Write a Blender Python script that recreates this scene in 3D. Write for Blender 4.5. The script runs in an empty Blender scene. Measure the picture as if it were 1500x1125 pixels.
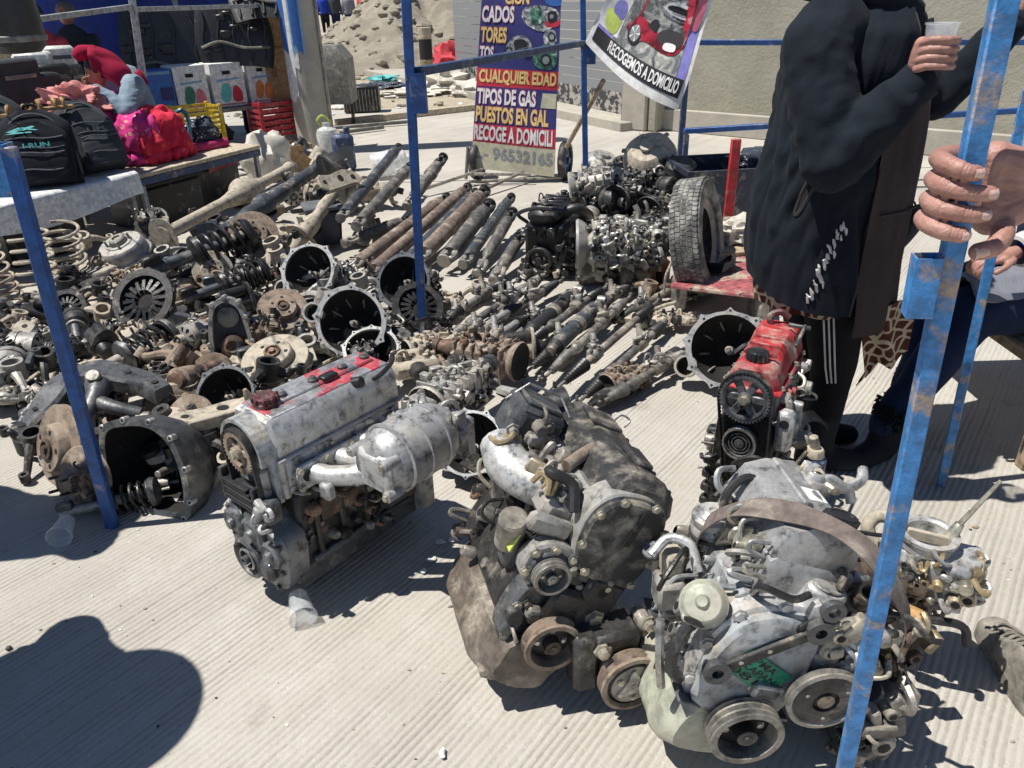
import bpy, math, random
from mathutils import Matrix, Vector, noise
R = math.radians
PI = math.pi
V = Vector
sc = bpy.context.scene
COL = sc.collection
# ---------------------------------------------------------------- camera, sky, sun, exposure
CAM_F, CAM_H, PITCH, ROLL = 1110.0, 1.5, R(27.5), R(-1.7)
CAM_M = Matrix.Rotation(PI / 2 - PITCH, 3, 'X') @ Matrix.Rotation(ROLL, 3, 'Z')
cam = bpy.data.cameras.new('camera')
cam.lens = CAM_F / 1500 * 36
cam.sensor_width = 36
cam.clip_start = 0.02
cam.clip_end = 2000
cam_ob = bpy.data.objects.new('camera', cam)
COL.objects.link(cam_ob)
cam_ob.matrix_world = Matrix.Translation((0, 0, CAM_H)) @ CAM_M.to_4x4()
sc.camera = cam_ob
SUN_FROM = V((-0.43, -0.05, 1.0)).normalized()
world = bpy.data.worlds.new('World')
sc.world = world
world.use_nodes = True
wn = world.node_tree
wn.nodes.clear()
sky = wn.nodes.new('ShaderNodeTexSky')
sky.sky_type = 'NISHITA'
sky.sun_disc = False
sky.sun_elevation = math.asin(SUN_FROM.z)
sky.sun_rotation = math.atan2(SUN_FROM.x, SUN_FROM.y)
sky.altitude = 3500
bgn = wn.nodes.new('ShaderNodeBackground')
bgn.inputs['Strength'].default_value = 0.085
won = wn.nodes.new('ShaderNodeOutputWorld')
wn.links.new(sky.outputs[0], bgn.inputs[0])
wn.links.new(bgn.outputs[0], won.inputs[0])
sun = bpy.data.lights.new('sun', 'SUN')
sun.energy = 5.0
sun.angle = R(0.5)
sun.color = (1.0, 0.955, 0.88)
sun_ob = bpy.data.objects.new('sun', sun)
COL.objects.link(sun_ob)
sun_ob.rotation_euler = SUN_FROM.to_track_quat('Z', 'Y').to_euler()
sun_ob.location = (0, 0, 30)
sc.view_settings.view_transform = 'Standard'
sc.view_settings.look = 'None'
sc.view_settings.gamma = 1
sc.view_settings.exposure = 0.3
sc.cycles.max_bounces = 6
sc.cycles.transparent_max_bounces = 12
def P(x, y, z=0.0):
    """a spot of the photograph on the level z"""
    d = CAM_M @ V(((x - 750) / CAM_F, -(y - 562.5) / CAM_F, -1))
    t = (z - CAM_H) / d.z
    return V((d.x * t, d.y * t, z))
def PY(x, y, yw):
    d = CAM_M @ V(((x - 750) / CAM_F, -(y - 562.5) / CAM_F, -1))
    t = yw / d.y
    return V((d.x * t, yw, CAM_H + d.z * t))
# ---------------------------------------------------------------- materials
MATS = {}
def _n(nt, t, **kw):
    n = nt.nodes.new(t)
    for k, v in kw.items():
        if k.startswith('i_'):
            n.inputs[k[2:].replace('_', ' ')].default_value = v
        else:
            setattr(n, k, v)
    return n
def _noise(nt, vec, scale, detail=5.0, rough=.6, dist=0.0):
    n = nt.nodes.new('ShaderNodeTexNoise')
    n.inputs['Scale'].default_value = scale
    n.inputs['Detail'].default_value = detail
    n.inputs['Roughness'].default_value = rough
    n.inputs['Distortion'].default_value = dist
    nt.links.new(vec, n.inputs['Vector'])
    return n.outputs['Fac']
def _ramp(nt, val, lo, hi, a=0.0, b=1.0):
    n = nt.nodes.new('ShaderNodeMapRange')
    n.interpolation_type = 'SMOOTHSTEP'
    for k, v in zip(('From Min', 'From Max', 'To Min', 'To Max'), (lo, hi, a, b)):
        n.inputs[k].default_value = v
    nt.links.new(val, n.inputs['Value'])
    return n.outputs['Result']
def _mix(nt, fac, a, b):
    n = nt.nodes.new('ShaderNodeMix')
    n.data_type = 'RGBA'
    if isinstance(fac, float):
        n.inputs[0].default_value = fac
    else:
        nt.links.new(fac, n.inputs[0])
    for s, x in ((6, a), (7, b)):
        if isinstance(x, tuple):
            n.inputs[s].default_value = x + (1.0,) if len(x) == 3 else x
        else:
            nt.links.new(x, n.inputs[s])
    return n.outputs[2]
def _math(nt, op, a, b):
    n = nt.nodes.new('ShaderNodeMath')
    n.operation = op
    for s, x in ((0, a), (1, b)):
        if isinstance(x, (int, float)):
            n.inputs[s].default_value = x
        else:
            nt.links.new(x, n.inputs[s])
    return n.outputs[0]
def _base(name):
    m = bpy.data.materials.new(name)
    m.use_nodes = True
    nt = m.node_tree
    b = nt.nodes['Principled BSDF']
    tc = nt.nodes.new('ShaderNodeTexCoord')
    oi = nt.nodes.new('ShaderNodeObjectInfo')
    sh = nt.nodes.new('ShaderNodeVectorMath')
    sh.operation = 'SCALE'
    cx = nt.nodes.new('ShaderNodeCombineXYZ')
    for k in range(3):
        nt.links.new(oi.outputs['Random'], cx.inputs[k])
    nt.links.new(cx.outputs[0], sh.inputs[0])
    sh.inputs['Scale'].default_value = 31.0
    ad = nt.nodes.new('ShaderNodeVectorMath')
    nt.links.new(tc.outputs['Object'], ad.inputs[0])
    nt.links.new(sh.outputs[0], ad.inputs[1])
    MATS[name] = m
    return m, nt, b, ad.outputs[0], oi.outputs['Random']
RUST = (.17, .065, .028)
DUST = (.40, .36, .295)
GRIME = (.022, .02, .018)
def mat(name, col, rough=.5, metal=0.0, dust=0.0, rust=0.0, grime=.4, scale=11.0, bump=.25, paint=None, paintamt=.5, dustcol=DUST, rustcol=RUST, sheen=0.0):
    m, nt, b, vec, rnd = _base(name)
    n1 = _noise(nt, vec, scale, 6, .65, .4)
    n2 = _noise(nt, vec, scale * 2.7, 6, .7)
    n3 = _noise(nt, vec, scale * 9, 4, .7)
    hi = tuple(min(1, c * 1.18) for c in col)
    lo = tuple(c * .78 for c in col)
    c = _mix(nt, _ramp(nt, n2, .3, .7), lo, hi)
    mt = None
    if paint:
        pm = _ramp(nt, n1, .62 - .3 * paintamt, .66 - .3 * paintamt)
        pm = _math(nt, 'MULTIPLY', pm, _ramp(nt, n3, .30, .42))
        c = _mix(nt, pm, c, paint)
        mt = pm
    if rust:
        rm = _math(nt, 'MULTIPLY', _ramp(nt, n1, .70 - .36 * rust, .86 - .36 * rust), _ramp(nt, n3, .2, .6, .45, 1))
        c = _mix(nt, rm, c, _mix(nt, _ramp(nt, n3, .3, .7), tuple(x * .6 for x in rustcol), tuple(x * 1.7 for x in rustcol)))
        mt = rm if mt is None else _math(nt, 'MAXIMUM', mt, rm)
    if grime:
        gm = _math(nt, 'MULTIPLY', _ramp(nt, n2, .66 - .22 * grime, .36 - .1 * grime), .85 * min(1, grime * 1.4))
        c = _mix(nt, gm, c, GRIME)
    if dust:
        dm = _math(nt, 'MULTIPLY', _ramp(nt, n1, .64 - .4 * dust, .86 - .34 * dust), _ramp(nt, n3, .15, .65, .3, 1))
        c = _mix(nt, dm, c, dustcol)
        mt = dm if mt is None else _math(nt, 'MAXIMUM', mt, dm)
    nt.links.new(c, b.inputs['Base Color'])
    if metal and mt is not None:
        nt.links.new(_math(nt, 'MULTIPLY', _math(nt, 'SUBTRACT', 1.0, mt), metal), b.inputs['Metallic'])
    else:
        b.inputs['Metallic'].default_value = metal
    rr = _ramp(nt, n3, .25, .75, max(.05, rough - .13), min(1, rough + .16))
    if mt is not None:
        rr = _math(nt, 'MAXIMUM', rr, _math(nt, 'MULTIPLY', mt, .85))
    nt.links.new(rr, b.inputs['Roughness'])
    if sheen:
        b.inputs['Sheen Weight'].default_value = sheen
    if bump:
        bp = nt.nodes.new('ShaderNodeBump')
        bp.inputs['Strength'].default_value = bump
        bp.inputs['Distance'].default_value = .004
        nt.links.new(_math(nt, 'ADD', _math(nt, 'MULTIPLY', n3, .6), n2), bp.inputs['Height'])
        nt.links.new(bp.outputs[0], b.inputs['Normal'])
    return m
def cloth(name, col, col2=None, scale=60., weave=260., rough=.9, bump=.35, print_=None):
    m, nt, b, vec, rnd = _base(name)
    n1 = _noise(nt, vec, 9, 5, .6)
    n2 = _noise(nt, vec, weave, 2, .5)
    c = _mix(nt, _ramp(nt, n1, .3, .7), tuple(x * .8 for x in col), tuple(min(1, x * 1.15) for x in col))
    c = _mix(nt, _ramp(nt, n2, .35, .75, 0, .35), c, tuple(x * .5 for x in col))
    if col2:
        vo = nt.nodes.new('ShaderNodeTexVoronoi')
        vo.inputs['Scale'].default_value = scale
        nt.links.new(vec, vo.inputs['Vector'])
        if print_ == 'cells':
            vo.feature = 'DISTANCE_TO_EDGE'
            fac = _ramp(nt, vo.outputs['Distance'], .08, .11)
        else:
            fac = _math(nt, 'MULTIPLY', _ramp(nt, vo.outputs['Distance'], .34, .24), _ramp(nt, n1, .42, .55))
        c = _mix(nt, fac, c, col2)
    nt.links.new(c, b.inputs['Base Color'])
    b.inputs['Roughness'].default_value = rough
    b.inputs['Sheen Weight'].default_value = .02
    b.inputs['Specular IOR Level'].default_value = .2
    bp = nt.nodes.new('ShaderNodeBump')
    bp.inputs['Strength'].default_value = bump
    bp.inputs['Distance'].default_value = .003
    nt.links.new(_math(nt, 'ADD', n2, _math(nt, 'MULTIPLY', _noise(nt, vec, 26, 4, .6), 2.0)), bp.inputs['Height'])
    nt.links.new(bp.outputs[0], b.inputs['Normal'])
    return m
mat('aluminium', (.38, .38, .38), .5, .5, dust=.34, grime=.8, bump=.35)
mat('bright_aluminium', (.54, .54, .53), .46, .5, dust=.34, grime=.66, bump=.3)
mat('dusty_aluminium', (.36, .35, .33), .55, .45, dust=.5, grime=.75, bump=.4)
mat('dark_alloy', (.11, .115, .12), .45, .5, dust=.26, grime=.75, bump=.4)
mat('pewter', (.20, .21, .22), .45, .6, dust=.25, grime=.65, bump=.3)
mat('cast_iron', (.055, .053, .052), .45, .4, dust=.24, rust=.2, grime=.5, bump=.5)
mat('rusty_iron', (.11, .08, .06), .7, .2, dust=.3, rust=.6, grime=.65, bump=.55)
mat('rust_tan', (.24, .18, .135), .75, .15, dust=.45, rust=.5, grime=.55, bump=.5)
mat('dusty_iron', (.17, .155, .135), .7, .3, dust=.5, rust=.25, grime=.62, bump=.45)
mat('dusty_tan', (.42, .37, .29), .8, .05, dust=.55, rust=.2, grime=.52, bump=.4)
mat('greasy_black', (.018, .0175, .018), .33, .0, dust=.18, grime=.3, bump=.4)
mat('black_plastic', (.022, .023, .026), .40, .0, dust=.24, grime=.2, bump=.12)
mat('dusty_black', (.035, .035, .036), .5, .0, dust=.5, grime=.3, bump=.3)
mat('black_rubber', (.020, .020, .021), .55, .0, dust=.28, grime=.2, bump=.3)
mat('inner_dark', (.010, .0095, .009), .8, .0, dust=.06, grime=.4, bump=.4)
mat('steel', (.45, .44, .42), .36, .85, dust=.3, rust=.2, grime=.4, bump=.25)
mat('worn_steel', (.30, .285, .26), .5, .6, dust=.5, rust=.35, grime=.45, bump=.35)
mat('zinc', (.55, .52, .42), .38, .7, dust=.35, rust=.15, grime=.3, bump=.2)
mat('brass_yellow', (.36, .28, .16), .5, .4, dust=.4, grime=.3, bump=.2)
mat('red_paint', (.42, .03, .04), .5, .0, dust=.5, grime=.5, rust=.2, bump=.25)
mat('cover_paint', (.47, .47, .47), .4, .65, dust=.3, grime=.3, paint=(.42, .03, .06), paintamt=.42, bump=.25, scale=7)
mat('dark_red_plastic', (.09, .02, .025), .5, .0, dust=.3, bump=.2)
mat('grey_paint', (.33, .35, .36), .45, .1, dust=.4, grime=.45, bump=.3)
mat('pan_green', (.38, .39, .31), .5, .0, dust=.4, rust=.16, grime=.25, bump=.2, scale=7)
mat('pan_brown', (.14, .115, .092), .5, .2, dust=.42, rust=.3, grime=.35, bump=.25, scale=8)
mat('post_blue', (.012, .075, .27), .5, .0, dust=.2, rust=.27, rustcol=(.24, .16, .10), grime=.25, bump=.2, scale=9)
mat('pole_blue', (.045, .22, .52), .5, .0, rust=.55, rustcol=(.30, .20, .12), grime=.2, bump=.35, scale=17, dust=.25)
mat('navy_plate', (.03, .06, .14), .5, .0, dust=.3, grime=.4, bump=.3)
mat('shaft_paint', (.12, .115, .11), .55, .2, dust=.42, rust=.3, grime=.35, bump=.35)
mat('shaft_rust', (.17, .125, .10), .7, .1, dust=.45, rust=.5, grime=.3, bump=.4)
mat('shaft_blue', (.06, .07, .085), .5, .2, dust=.35, rust=.25, grime=.35, bump=.35)
mat('tyre', (.085, .083, .08), .85, .0, dust=.6, grime=.2, bump=.4, dustcol=(.34, .33, .30))
mat('strap_brown', (.15, .12, .105), .85, .0, dust=.4, grime=.2, bump=.3)
mat('green_tape', (.0, .22, .13), .5, .0, dust=.2, grime=.25, bump=.1)
mat('ink', (.006, .006, .007), .6, grime=0, bump=0)
mat('orange_block', (.42, .17, .085), .85, .0, dust=.35, grime=.3, bump=.5)
mat('stone_block', (.36, .32, .25), .9, .0, dust=.4, grime=.3, bump=.8)
mat('white_plastic', (.72, .71, .67), .5, .0, dust=.3, grime=.15, bump=.1)
mat('amber_plastic', (.55, .33, .14), .4, dust=.3, bump=.1)
mat('white_paper', (.74, .74, .72), .8, .0, dust=.15, grime=.1, bump=.1)
mat('cardboard', (.42, .27, .14), .85, .0, dust=.2, grime=.15, bump=.15)
mat('wood', (.38, .28, .18), .8, .0, dust=.5, grime=.4, bump=.5)
mat('wood_pale', (.50, .42, .31), .85, .0, dust=.5, grime=.3, bump=.5)
mat('red_plastic', (.42, .015, .03), .4, dust=.25, bump=.1)
mat('yellow_plastic', (.66, .45, .02), .45, dust=.25, bump=.1)
mat('teal_steel', (.10, .26, .34), .35, .3, dust=.2, bump=.1)
mat('white_sheet', (.76, .76, .75), .35, .0, dust=.2, grime=.12, bump=.2)
mat('liner_black', (.022, .023, .025), .4, dust=.12, grime=.1, bump=.1)
mat('navy_plastic', (.016, .024, .05), .45, dust=.3, bump=.15)
mat('grey_box', (.17, .165, .15), .55, .0, dust=.4, grime=.3, bump=.15)
mat('red_bar', (.48, .02, .03), .45, dust=.25, rust=.15, bump=.2)
mat('tread_red', (.42, .12, .13), .6, .2, dust=.45, rust=.3, grime=.3, paint=(.40, .33, .24), paintamt=.30, bump=.4, scale=5)
mat('rim_blue', (.012, .09, .26), .5, dust=.25, grime=.3, bump=.1)
mat('leather_tan', (.38, .24, .10), .6, dust=.2, bump=.3)
mat('shoe_grey', (.20, .19, .165), .8, dust=.5, bump=.6)
mat('shoe_sole', (.20, .185, .155), .85, dust=.4, bump=.4)
mat('hair', (.012, .010, .009), .5, grime=0, bump=.5, scale=40)
def skin_mat(name, col):
    m, nt, b, vec, rnd = _base(name)
    n1 = _noise(nt, vec, 30, 5, .6)
    n2 = _noise(nt, vec, 240, 4, .6)
    c = _mix(nt, _ramp(nt, n1, .3, .7), (col[0] * .8, col[1] * .70, col[2] * .66), (min(1, col[0] * 1.15), col[1] * 1.1, col[2] * 1.05))
    nt.links.new(c, b.inputs['Base Color'])
    b.inputs['Roughness'].default_value = .46
    b.inputs['Subsurface Weight'].default_value = .12
    b.inputs['Subsurface Radius'].default_value = (.012, .005, .003)
    bp = nt.nodes.new('ShaderNodeBump')
    bp.inputs['Strength'].default_value = .6
    bp.inputs['Distance'].default_value = .0018
    nt.links.new(_math(nt, 'ADD', n2, _noise(nt, vec, 90, 4, .6)), bp.inputs['Height'])
    nt.links.new(bp.outputs[0], b.inputs['Normal'])
skin_mat('skin', (.38, .215, .18))
skin_mat('skin_far', (.36, .19, .13))
mat('nail', (.60, .40, .34), .3, grime=0, bump=.05)
cloth('black_jacket', (.010, .0145, .022), bump=.3, rough=.92)
cloth('jacket_trim', (.05, .05, .052))
cloth('apron_brown', (.034, .020, .020), rough=.6, bump=.7)
cloth('giraffe', (.52, .42, .30), (.085, .026, .016), 24., print_='cells')
cloth('black_leggings', (.009, .009, .011))
cloth('white_stripe', (.6, .6, .58))
cloth('grey_sleeve', (.17, .16, .15))
cloth('jeans_grey', (.20, .21, .25))
cloth('dark_blue_cloth', (.012, .022, .06))
cloth('royal_blue', (.02, .05, .38))
cloth('knit_blue', (.24, .31, .38), weave=160, bump=.8)
cloth('crimson', (.32, .010, .045))
cloth('pink_skirt', (.66, .05, .24), (.75, .40, .30), 20.)
cloth('red_skirt', (.66, .03, .07), (.66, .20, .14), 22.)
cloth('pink_bundle', (.62, .27, .25))
cloth('charcoal_bag', (.055, .06, .068))
cloth('black_bag', (.016, .018, .024))
cloth('bag_trim', (.13, .14, .155))
cloth('pattern_cloth', (.05, .06, .08), (.55, .6, .62), 38.)
cloth('floral_cloth', (.45, .04, .13), (.08, .2, .24), 30.)
cloth('white_sack', (.60, .57, .50))
cloth('tarp_blue', (.01, .03, .22), rough=.5)
cloth('tarp_red', (.62, .08, .10))
cloth('stocking', (.42, .34, .27))
cloth('cuff_white', (.55, .55, .55))
def flat(name, col, rough=.6):
    m, nt, b, vec, rnd = _base(name)
    n = _noise(nt, vec, 20, 4, .6)
    nt.links.new(_mix(nt, _ramp(nt, n, .3, .7), tuple(c * .82 for c in col), tuple(min(1, c * 1.1) for c in col)), b.inputs['Base Color'])
    b.inputs['Roughness'].default_value = rough
    return m
for nm, c in (('print_navy', (.03, .03, .16)), ('print_red', (.50, .02, .05)), ('print_orange', (.66, .22, .05)), ('print_yellow', (.75, .55, .22)),
              ('print_white', (.75, .74, .72)), ('print_pink', (.62, .16, .22)), ('print_blue', (.04, .14, .44)), ('print_lime', (.50, .60, .12)),
              ('print_black', (.012, .012, .016)), ('print_grey', (.25, .27, .28)), ('print_green', (.04, .18, .11)), ('print_cream', (.52, .49, .36)),
              ('print_teal', (.10, .45, .45)), ('print_lilac', (.24, .22, .58)), ('print_brown', (.22, .13, .07)), ('print_sky', (.20, .38, .55))):
    flat(nm, c)
def photo(name, cols, scale):
    m, nt, b, vec, rnd = _base(name)
    n = _noise(nt, vec, scale, 5, .6, 1.2)
    c = cols[0]
    for k, q in enumerate(cols[1:]):
        t = .40 + .09 * k
        c = _mix(nt, _ramp(nt, n, t, t + .025), c, q)
    nt.links.new(c, b.inputs['Base Color'])
    b.inputs['Roughness'].default_value = .5
photo('photo_grey', [(.03, .03, .04), (.16, .17, .18), (.36, .37, .37), (.70, .70, .68)], 16)
photo('photo_green', [(.015, .03, .03), (.03, .12, .08), (.10, .24, .17), (.45, .52, .46)], 14)
photo('photo_red', [(.16, .008, .015), (.42, .02, .04), (.56, .03, .06), (.72, .30, .30)], 9)
photo('photo_street', [(.05, .05, .06), (.14, .15, .15), (.30, .30, .28), (.48, .47, .42)], 11)
def glassy(name, col, rough=.15, alpha=.35):
    m, nt, b, vec, rnd = _base(name)
    b.inputs['Base Color'].default_value = col + (1,)
    b.inputs['Roughness'].default_value = rough
    tr = nt.nodes.new('ShaderNodeBsdfTransparent')
    mx = nt.nodes.new('ShaderNodeMixShader')
    nt.links.new(_ramp(nt, _noise(nt, vec, 30, 4, .6), .3, .7, alpha * .7, min(1, alpha * 1.4)), mx.inputs[0])
    nt.links.new(tr.outputs[0], mx.inputs[1])
    nt.links.new(b.outputs[0], mx.inputs[2])
    nt.links.new(mx.outputs[0], nt.nodes['Material Output'].inputs['Surface'])
glassy('clear_plastic', (.75, .78, .80), .12, .24)
glassy('cloudy_plastic', (.72, .74, .74), .3, .6)
# ---------------------------------------------------------------- mesh builder
def axm(p0, p1, up=(0, 0, 1)):
    """matrix with local Z along p0->p1 at p0"""
    z = (V(p1) - V(p0)).normalized()
    u = V(up)
    if abs(z.dot(u)) > .95:
        u = V((0, 1, 0)) if abs(z.y) < .9 else V((1, 0, 0))
    x = u.cross(z).normalized()
    y = z.cross(x)
    m = Matrix((x, y, z)).transposed().to_4x4()
    m.translation = V(p0)
    return m
def tr(x, y, z):
    return Matrix.Translation((x, y, z))
def rot(a, ax):
    return Matrix.Rotation(R(a), 4, ax)
FACE_Y = rot(90, 'X')      # local Z -> world -Y (towards the front of an engine)
class MB:
    def __init__(s, mt='aluminium'):
        s.v, s.f, s.mi, s.slots = [], [], [], []
        s.T = Matrix.Identity(4)
        s.use(mt)
    def use(s, mt):
        if mt not in s.slots:
            s.slots.append(mt)
        s.cur = s.slots.index(mt)
        return s
    def add(s, vs, fs, M=None):
        T = s.T if M is None else s.T @ M
        o = len(s.v)
        s.v.extend([(T @ V(p))[:] for p in vs])
        s.f.extend([tuple(i + o for i in f) for f in fs])
        s.mi.extend([s.cur] * len(fs))
    def box(s, c, d, bev=.006, M=None, taper=1.0, tapy=None):
        hx, hy, hz = d[0] / 2, d[1] / 2, d[2] / 2
        b = min(bev, hx * .8, hy * .8, hz * .8)
        ty = taper if tapy is None else tapy
        vs, idx = [], {}
        for sx in (-1, 1):
            for sy in (-1, 1):
                for sz in (-1, 1):
                    kx, ky = (taper, ty) if sz < 0 else (1, 1)
                    for a in range(3):
                        p = [sx * (hx - (0 if a == 0 else b)) * kx, sy * (hy - (0 if a == 1 else b)) * ky, sz * (hz - (0 if a == 2 else b))]
                        idx[(sx, sy, sz, a)] = len(vs)
                        vs.append((p[0] + c[0], p[1] + c[1], p[2] + c[2]))
        fs = []
        S = (-1, 1)
        q = lambda *k: idx[k]
        for sg in S:
            fs.append([q(sg, -1, -1, 0), q(sg, 1, -1, 0), q(sg, 1, 1, 0), q(sg, -1, 1, 0)][::sg])
            fs.append([q(-1, sg, -1, 1), q(1, sg, -1, 1), q(1, sg, 1, 1), q(-1, sg, 1, 1)][::-sg])
            fs.append([q(-1, -1, sg, 2), q(1, -1, sg, 2), q(1, 1, sg, 2), q(-1, 1, sg, 2)][::sg])
        for a in S:
            for e in S:
                fs.append([q(a, e, -1, 0), q(a, e, 1, 0), q(a, e, 1, 1), q(a, e, -1, 1)][::-a * e])
                fs.append([q(a, -1, e, 0), q(a, 1, e, 0), q(a, 1, e, 2), q(a, -1, e, 2)][::a * e])
                fs.append([q(-1, a, e, 1), q(1, a, e, 1), q(1, a, e, 2), q(-1, a, e, 2)][::-a * e])
                for g in S:
                    fs.append([q(a, e, g, 0), q(a, e, g, 1), q(a, e, g, 2)][::a * e * g])
        s.add(vs, fs, M)
        return s
    def lathe(s, prof, M=None, n=20, a0=0., a1=2 * PI):
        full = abs(a1 - a0 - 2 * PI) < 1e-6
        m = n if full else n + 1
        vs, fs, rows = [], [], []
        for r, h in prof:
            if r < 1e-6:
                rows.append([len(vs)] * m)
                vs.append((0, 0, h))
            else:
                rows.append(list(range(len(vs), len(vs) + m)))
                vs += [(r * math.cos(a0 + (a1 - a0) * k / n), r * math.sin(a0 + (a1 - a0) * k / n), h) for k in range(m)]
        for a, b in zip(rows, rows[1:]):
            for k in range(n):
                k2 = (k + 1) % m
                f = [a[k], a[k2], b[k2], b[k]]
                g = []
                for i in f:
                    if i not in g:
                        g.append(i)
                if len(g) > 2:
                    fs.append(g)
        s.add(vs, fs, M)
        return s
    def cyl(s, p0, p1, r, r1=None, n=14, bev=None):
        r1 = r if r1 is None else r1
        L = (V(p1) - V(p0)).length
        if L < 1e-6:
            return s
        b = min(.15 * min(r, r1), .2 * L) if bev is None else bev
        s.lathe([(0, 0), (max(r - b, 0), 0), (r, b), (r1, L - b), (max(r1 - b, 0), L), (0, L)], axm(p0, p1), n)
        return s
    def pipe(s, p0, p1, r, ri, n=16):
        L = (V(p1) - V(p0)).length
        s.lathe([(ri, L * .02), (ri, 0), (r, 0), (r, L), (ri, L), (ri, L * .02)], axm(p0, p1), n)
        return s
    def bolt(s, p, d=(0, 0, 1), r=.008, h=.007):
        p = V(p)
        d = V(d).normalized()
        M = axm(p - d * .002, p + d)
        s.lathe([(r * 1.5, 0), (r * 1.5, h * .3), (r, h * .3), (r, h), (r * .55, h * 1.05), (0, h * 1.05)], M, 6)
        return s
    def tube(s, pts, r, n=8, closed=False, cap=True):
        pts = [V(p) for p in pts]
        N = len(pts)
        rs = r if isinstance(r, (list, tuple)) else [r] * N
        tg = []
        for i in range(N):
            a = pts[i - 1] if (i > 0 or closed) else pts[i]
            b = pts[(i + 1) % N] if (i < N - 1 or closed) else pts[i]
            t = b - a
            tg.append(t.normalized() if t.length > 1e-9 else V((0, 0, 1)))
        u = tg[0].orthogonal().normalized()
        vs, fs = [], []
        for i in range(N):
            u = (u - tg[i] * u.dot(tg[i]))
            u = u.normalized() if u.length > 1e-6 else tg[i].orthogonal().normalized()
            w = tg[i].cross(u)
            for k in range(n):
                a = 2 * PI * k / n
                vs.append(pts[i] + (u * math.cos(a) + w * math.sin(a)) * rs[i])
        for i in range(N if closed else N - 1):
            j = (i + 1) % N
            for k in range(n):
                fs.append((i * n + k, i * n + (k + 1) % n, j * n + (k + 1) % n, j * n + k))
        if cap and not closed:
            fs.append(tuple(range(n))[::-1])
            fs.append(tuple((N - 1) * n + k for k in range(n)))
        s.add(vs, fs)
        return s
    def curve(s, pts, r, n=8, seg=6):
        """smooth tube through the points"""
        s.tube(spline(pts, seg), r if not isinstance(r, (list, tuple)) else resample(r, seg, len(pts)), n)
        return s
    def prism(s, out, h0, h1, M=None, bev=.003):
        n = len(out)
        cx = sum(p[0] for p in out) / n
        cy = sum(p[1] for p in out) / n
        ext = max(max(abs(p[0] - cx), abs(p[1] - cy)) for p in out)
        k = max(.2, 1 - bev / max(ext, 1e-4))
        ins = [(cx + (p[0] - cx) * k, cy + (p[1] - cy) * k) for p in out]
        vs = [(p[0], p[1], h0) for p in out] + [(p[0], p[1], h1 - bev) for p in out] + [(p[0], p[1], h1) for p in ins]
        fs = [tuple(range(n))[::-1], tuple(range(2 * n, 3 * n))]
        for b in (0, n):
            fs += [(b + i, b + (i + 1) % n, b + n + (i + 1) % n, b + n + i) for i in range(n)]
        s.add(vs, fs, M)
        return s
    def ringp(s, out, inn, h0, h1, M=None):
        """plate with a hole: outer and inner outlines of equal count"""
        n = len(out)
        vs = [(p[0], p[1], h0) for p in out] + [(p[0], p[1], h1) for p in out] + [(p[0], p[1], h1) for p in inn] + [(p[0], p[1], h0) for p in inn]
        fs = []
        for b in range(4):
            c = (b + 1) % 4
            fs += [(b * n + i, b * n + (i + 1) % n, c * n + (i + 1) % n, c * n + i) for i in range(n)]
        s.add(vs, fs, M)
        return s
    def loft(s, rings, cap=True, M=None):
        n = len(rings[0])
        vs = [p for r in rings for p in r]
        fs = []
        for i in range(len(rings) - 1):
            fs += [(i * n + k, i * n + (k + 1) % n, (i + 1) * n + (k + 1) % n, (i + 1) * n + k) for k in range(n)]
        if cap:
            fs.append(tuple(range(n))[::-1])
            fs.append(tuple((len(rings) - 1) * n + k for k in range(n)))
        s.add(vs, fs, M)
        return s
    def grid(s, fn, nu, nv, th=0.0, M=None):
        P0 = [[V(fn(u / nu, v / nv)) for u in range(nu + 1)] for v in range(nv + 1)]
        vs = [p for r in P0 for p in r]
        w = nu + 1
        fs = [(j * w + i, j * w + i + 1, (j + 1) * w + i + 1, (j + 1) * w + i) for j in range(nv) for i in range(nu)]
        if th:
            N = len(vs)
            nrm = []
            for j in range(nv + 1):
                for i in range(nu + 1):
                    a = P0[j][min(i + 1, nu)] - P0[j][max(i - 1, 0)]
                    b = P0[min(j + 1, nv)][i] - P0[max(j - 1, 0)][i]
                    c = a.cross(b)
                    nrm.append(c.normalized() if c.length > 1e-9 else V((0, 0, 1)))
            vs += [p - q * th for p, q in zip(vs, nrm)]
            fs += [tuple(i + N for i in f[::-1]) for f in fs]
            edge = [i for i in range(w)] + [j * w + nu for j in range(1, nv + 1)] + [nv * w + i for i in range(nu - 1, -1, -1)] + [j * w for j in range(nv - 1, 0, -1)]
            fs += [(edge[k], edge[k] + N, edge[(k + 1) % len(edge)] + N, edge[(k + 1) % len(edge)]) for k in range(len(edge))]
        s.add(vs, fs, M)
        return s
    def blob(s, c, d, seed=0, amp=.12, fr=2.0, nu=14, nv=9, M=None):
        vs, fs = [], []
        for j in range(nv + 1):
            th = PI * j / nv
            for i in range(nu):
                ph = 2 * PI * i / nu
                q = V((math.sin(th) * math.cos(ph), math.sin(th) * math.sin(ph), math.cos(th)))
                k = 1 + amp * noise.noise(q * fr + V((seed * 3.1, seed * 1.7, seed)))
                vs.append((c[0] + q.x * d[0] * k, c[1] + q.y * d[1] * k, c[2] + q.z * d[2] * k))
        for j in range(nv):
            for i in range(nu):
                fs.append((j * nu + i, (j + 1) * nu + i, (j + 1) * nu + (i + 1) % nu, j * nu + (i + 1) % nu))
        s.add(vs, fs, M)
        return s
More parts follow.
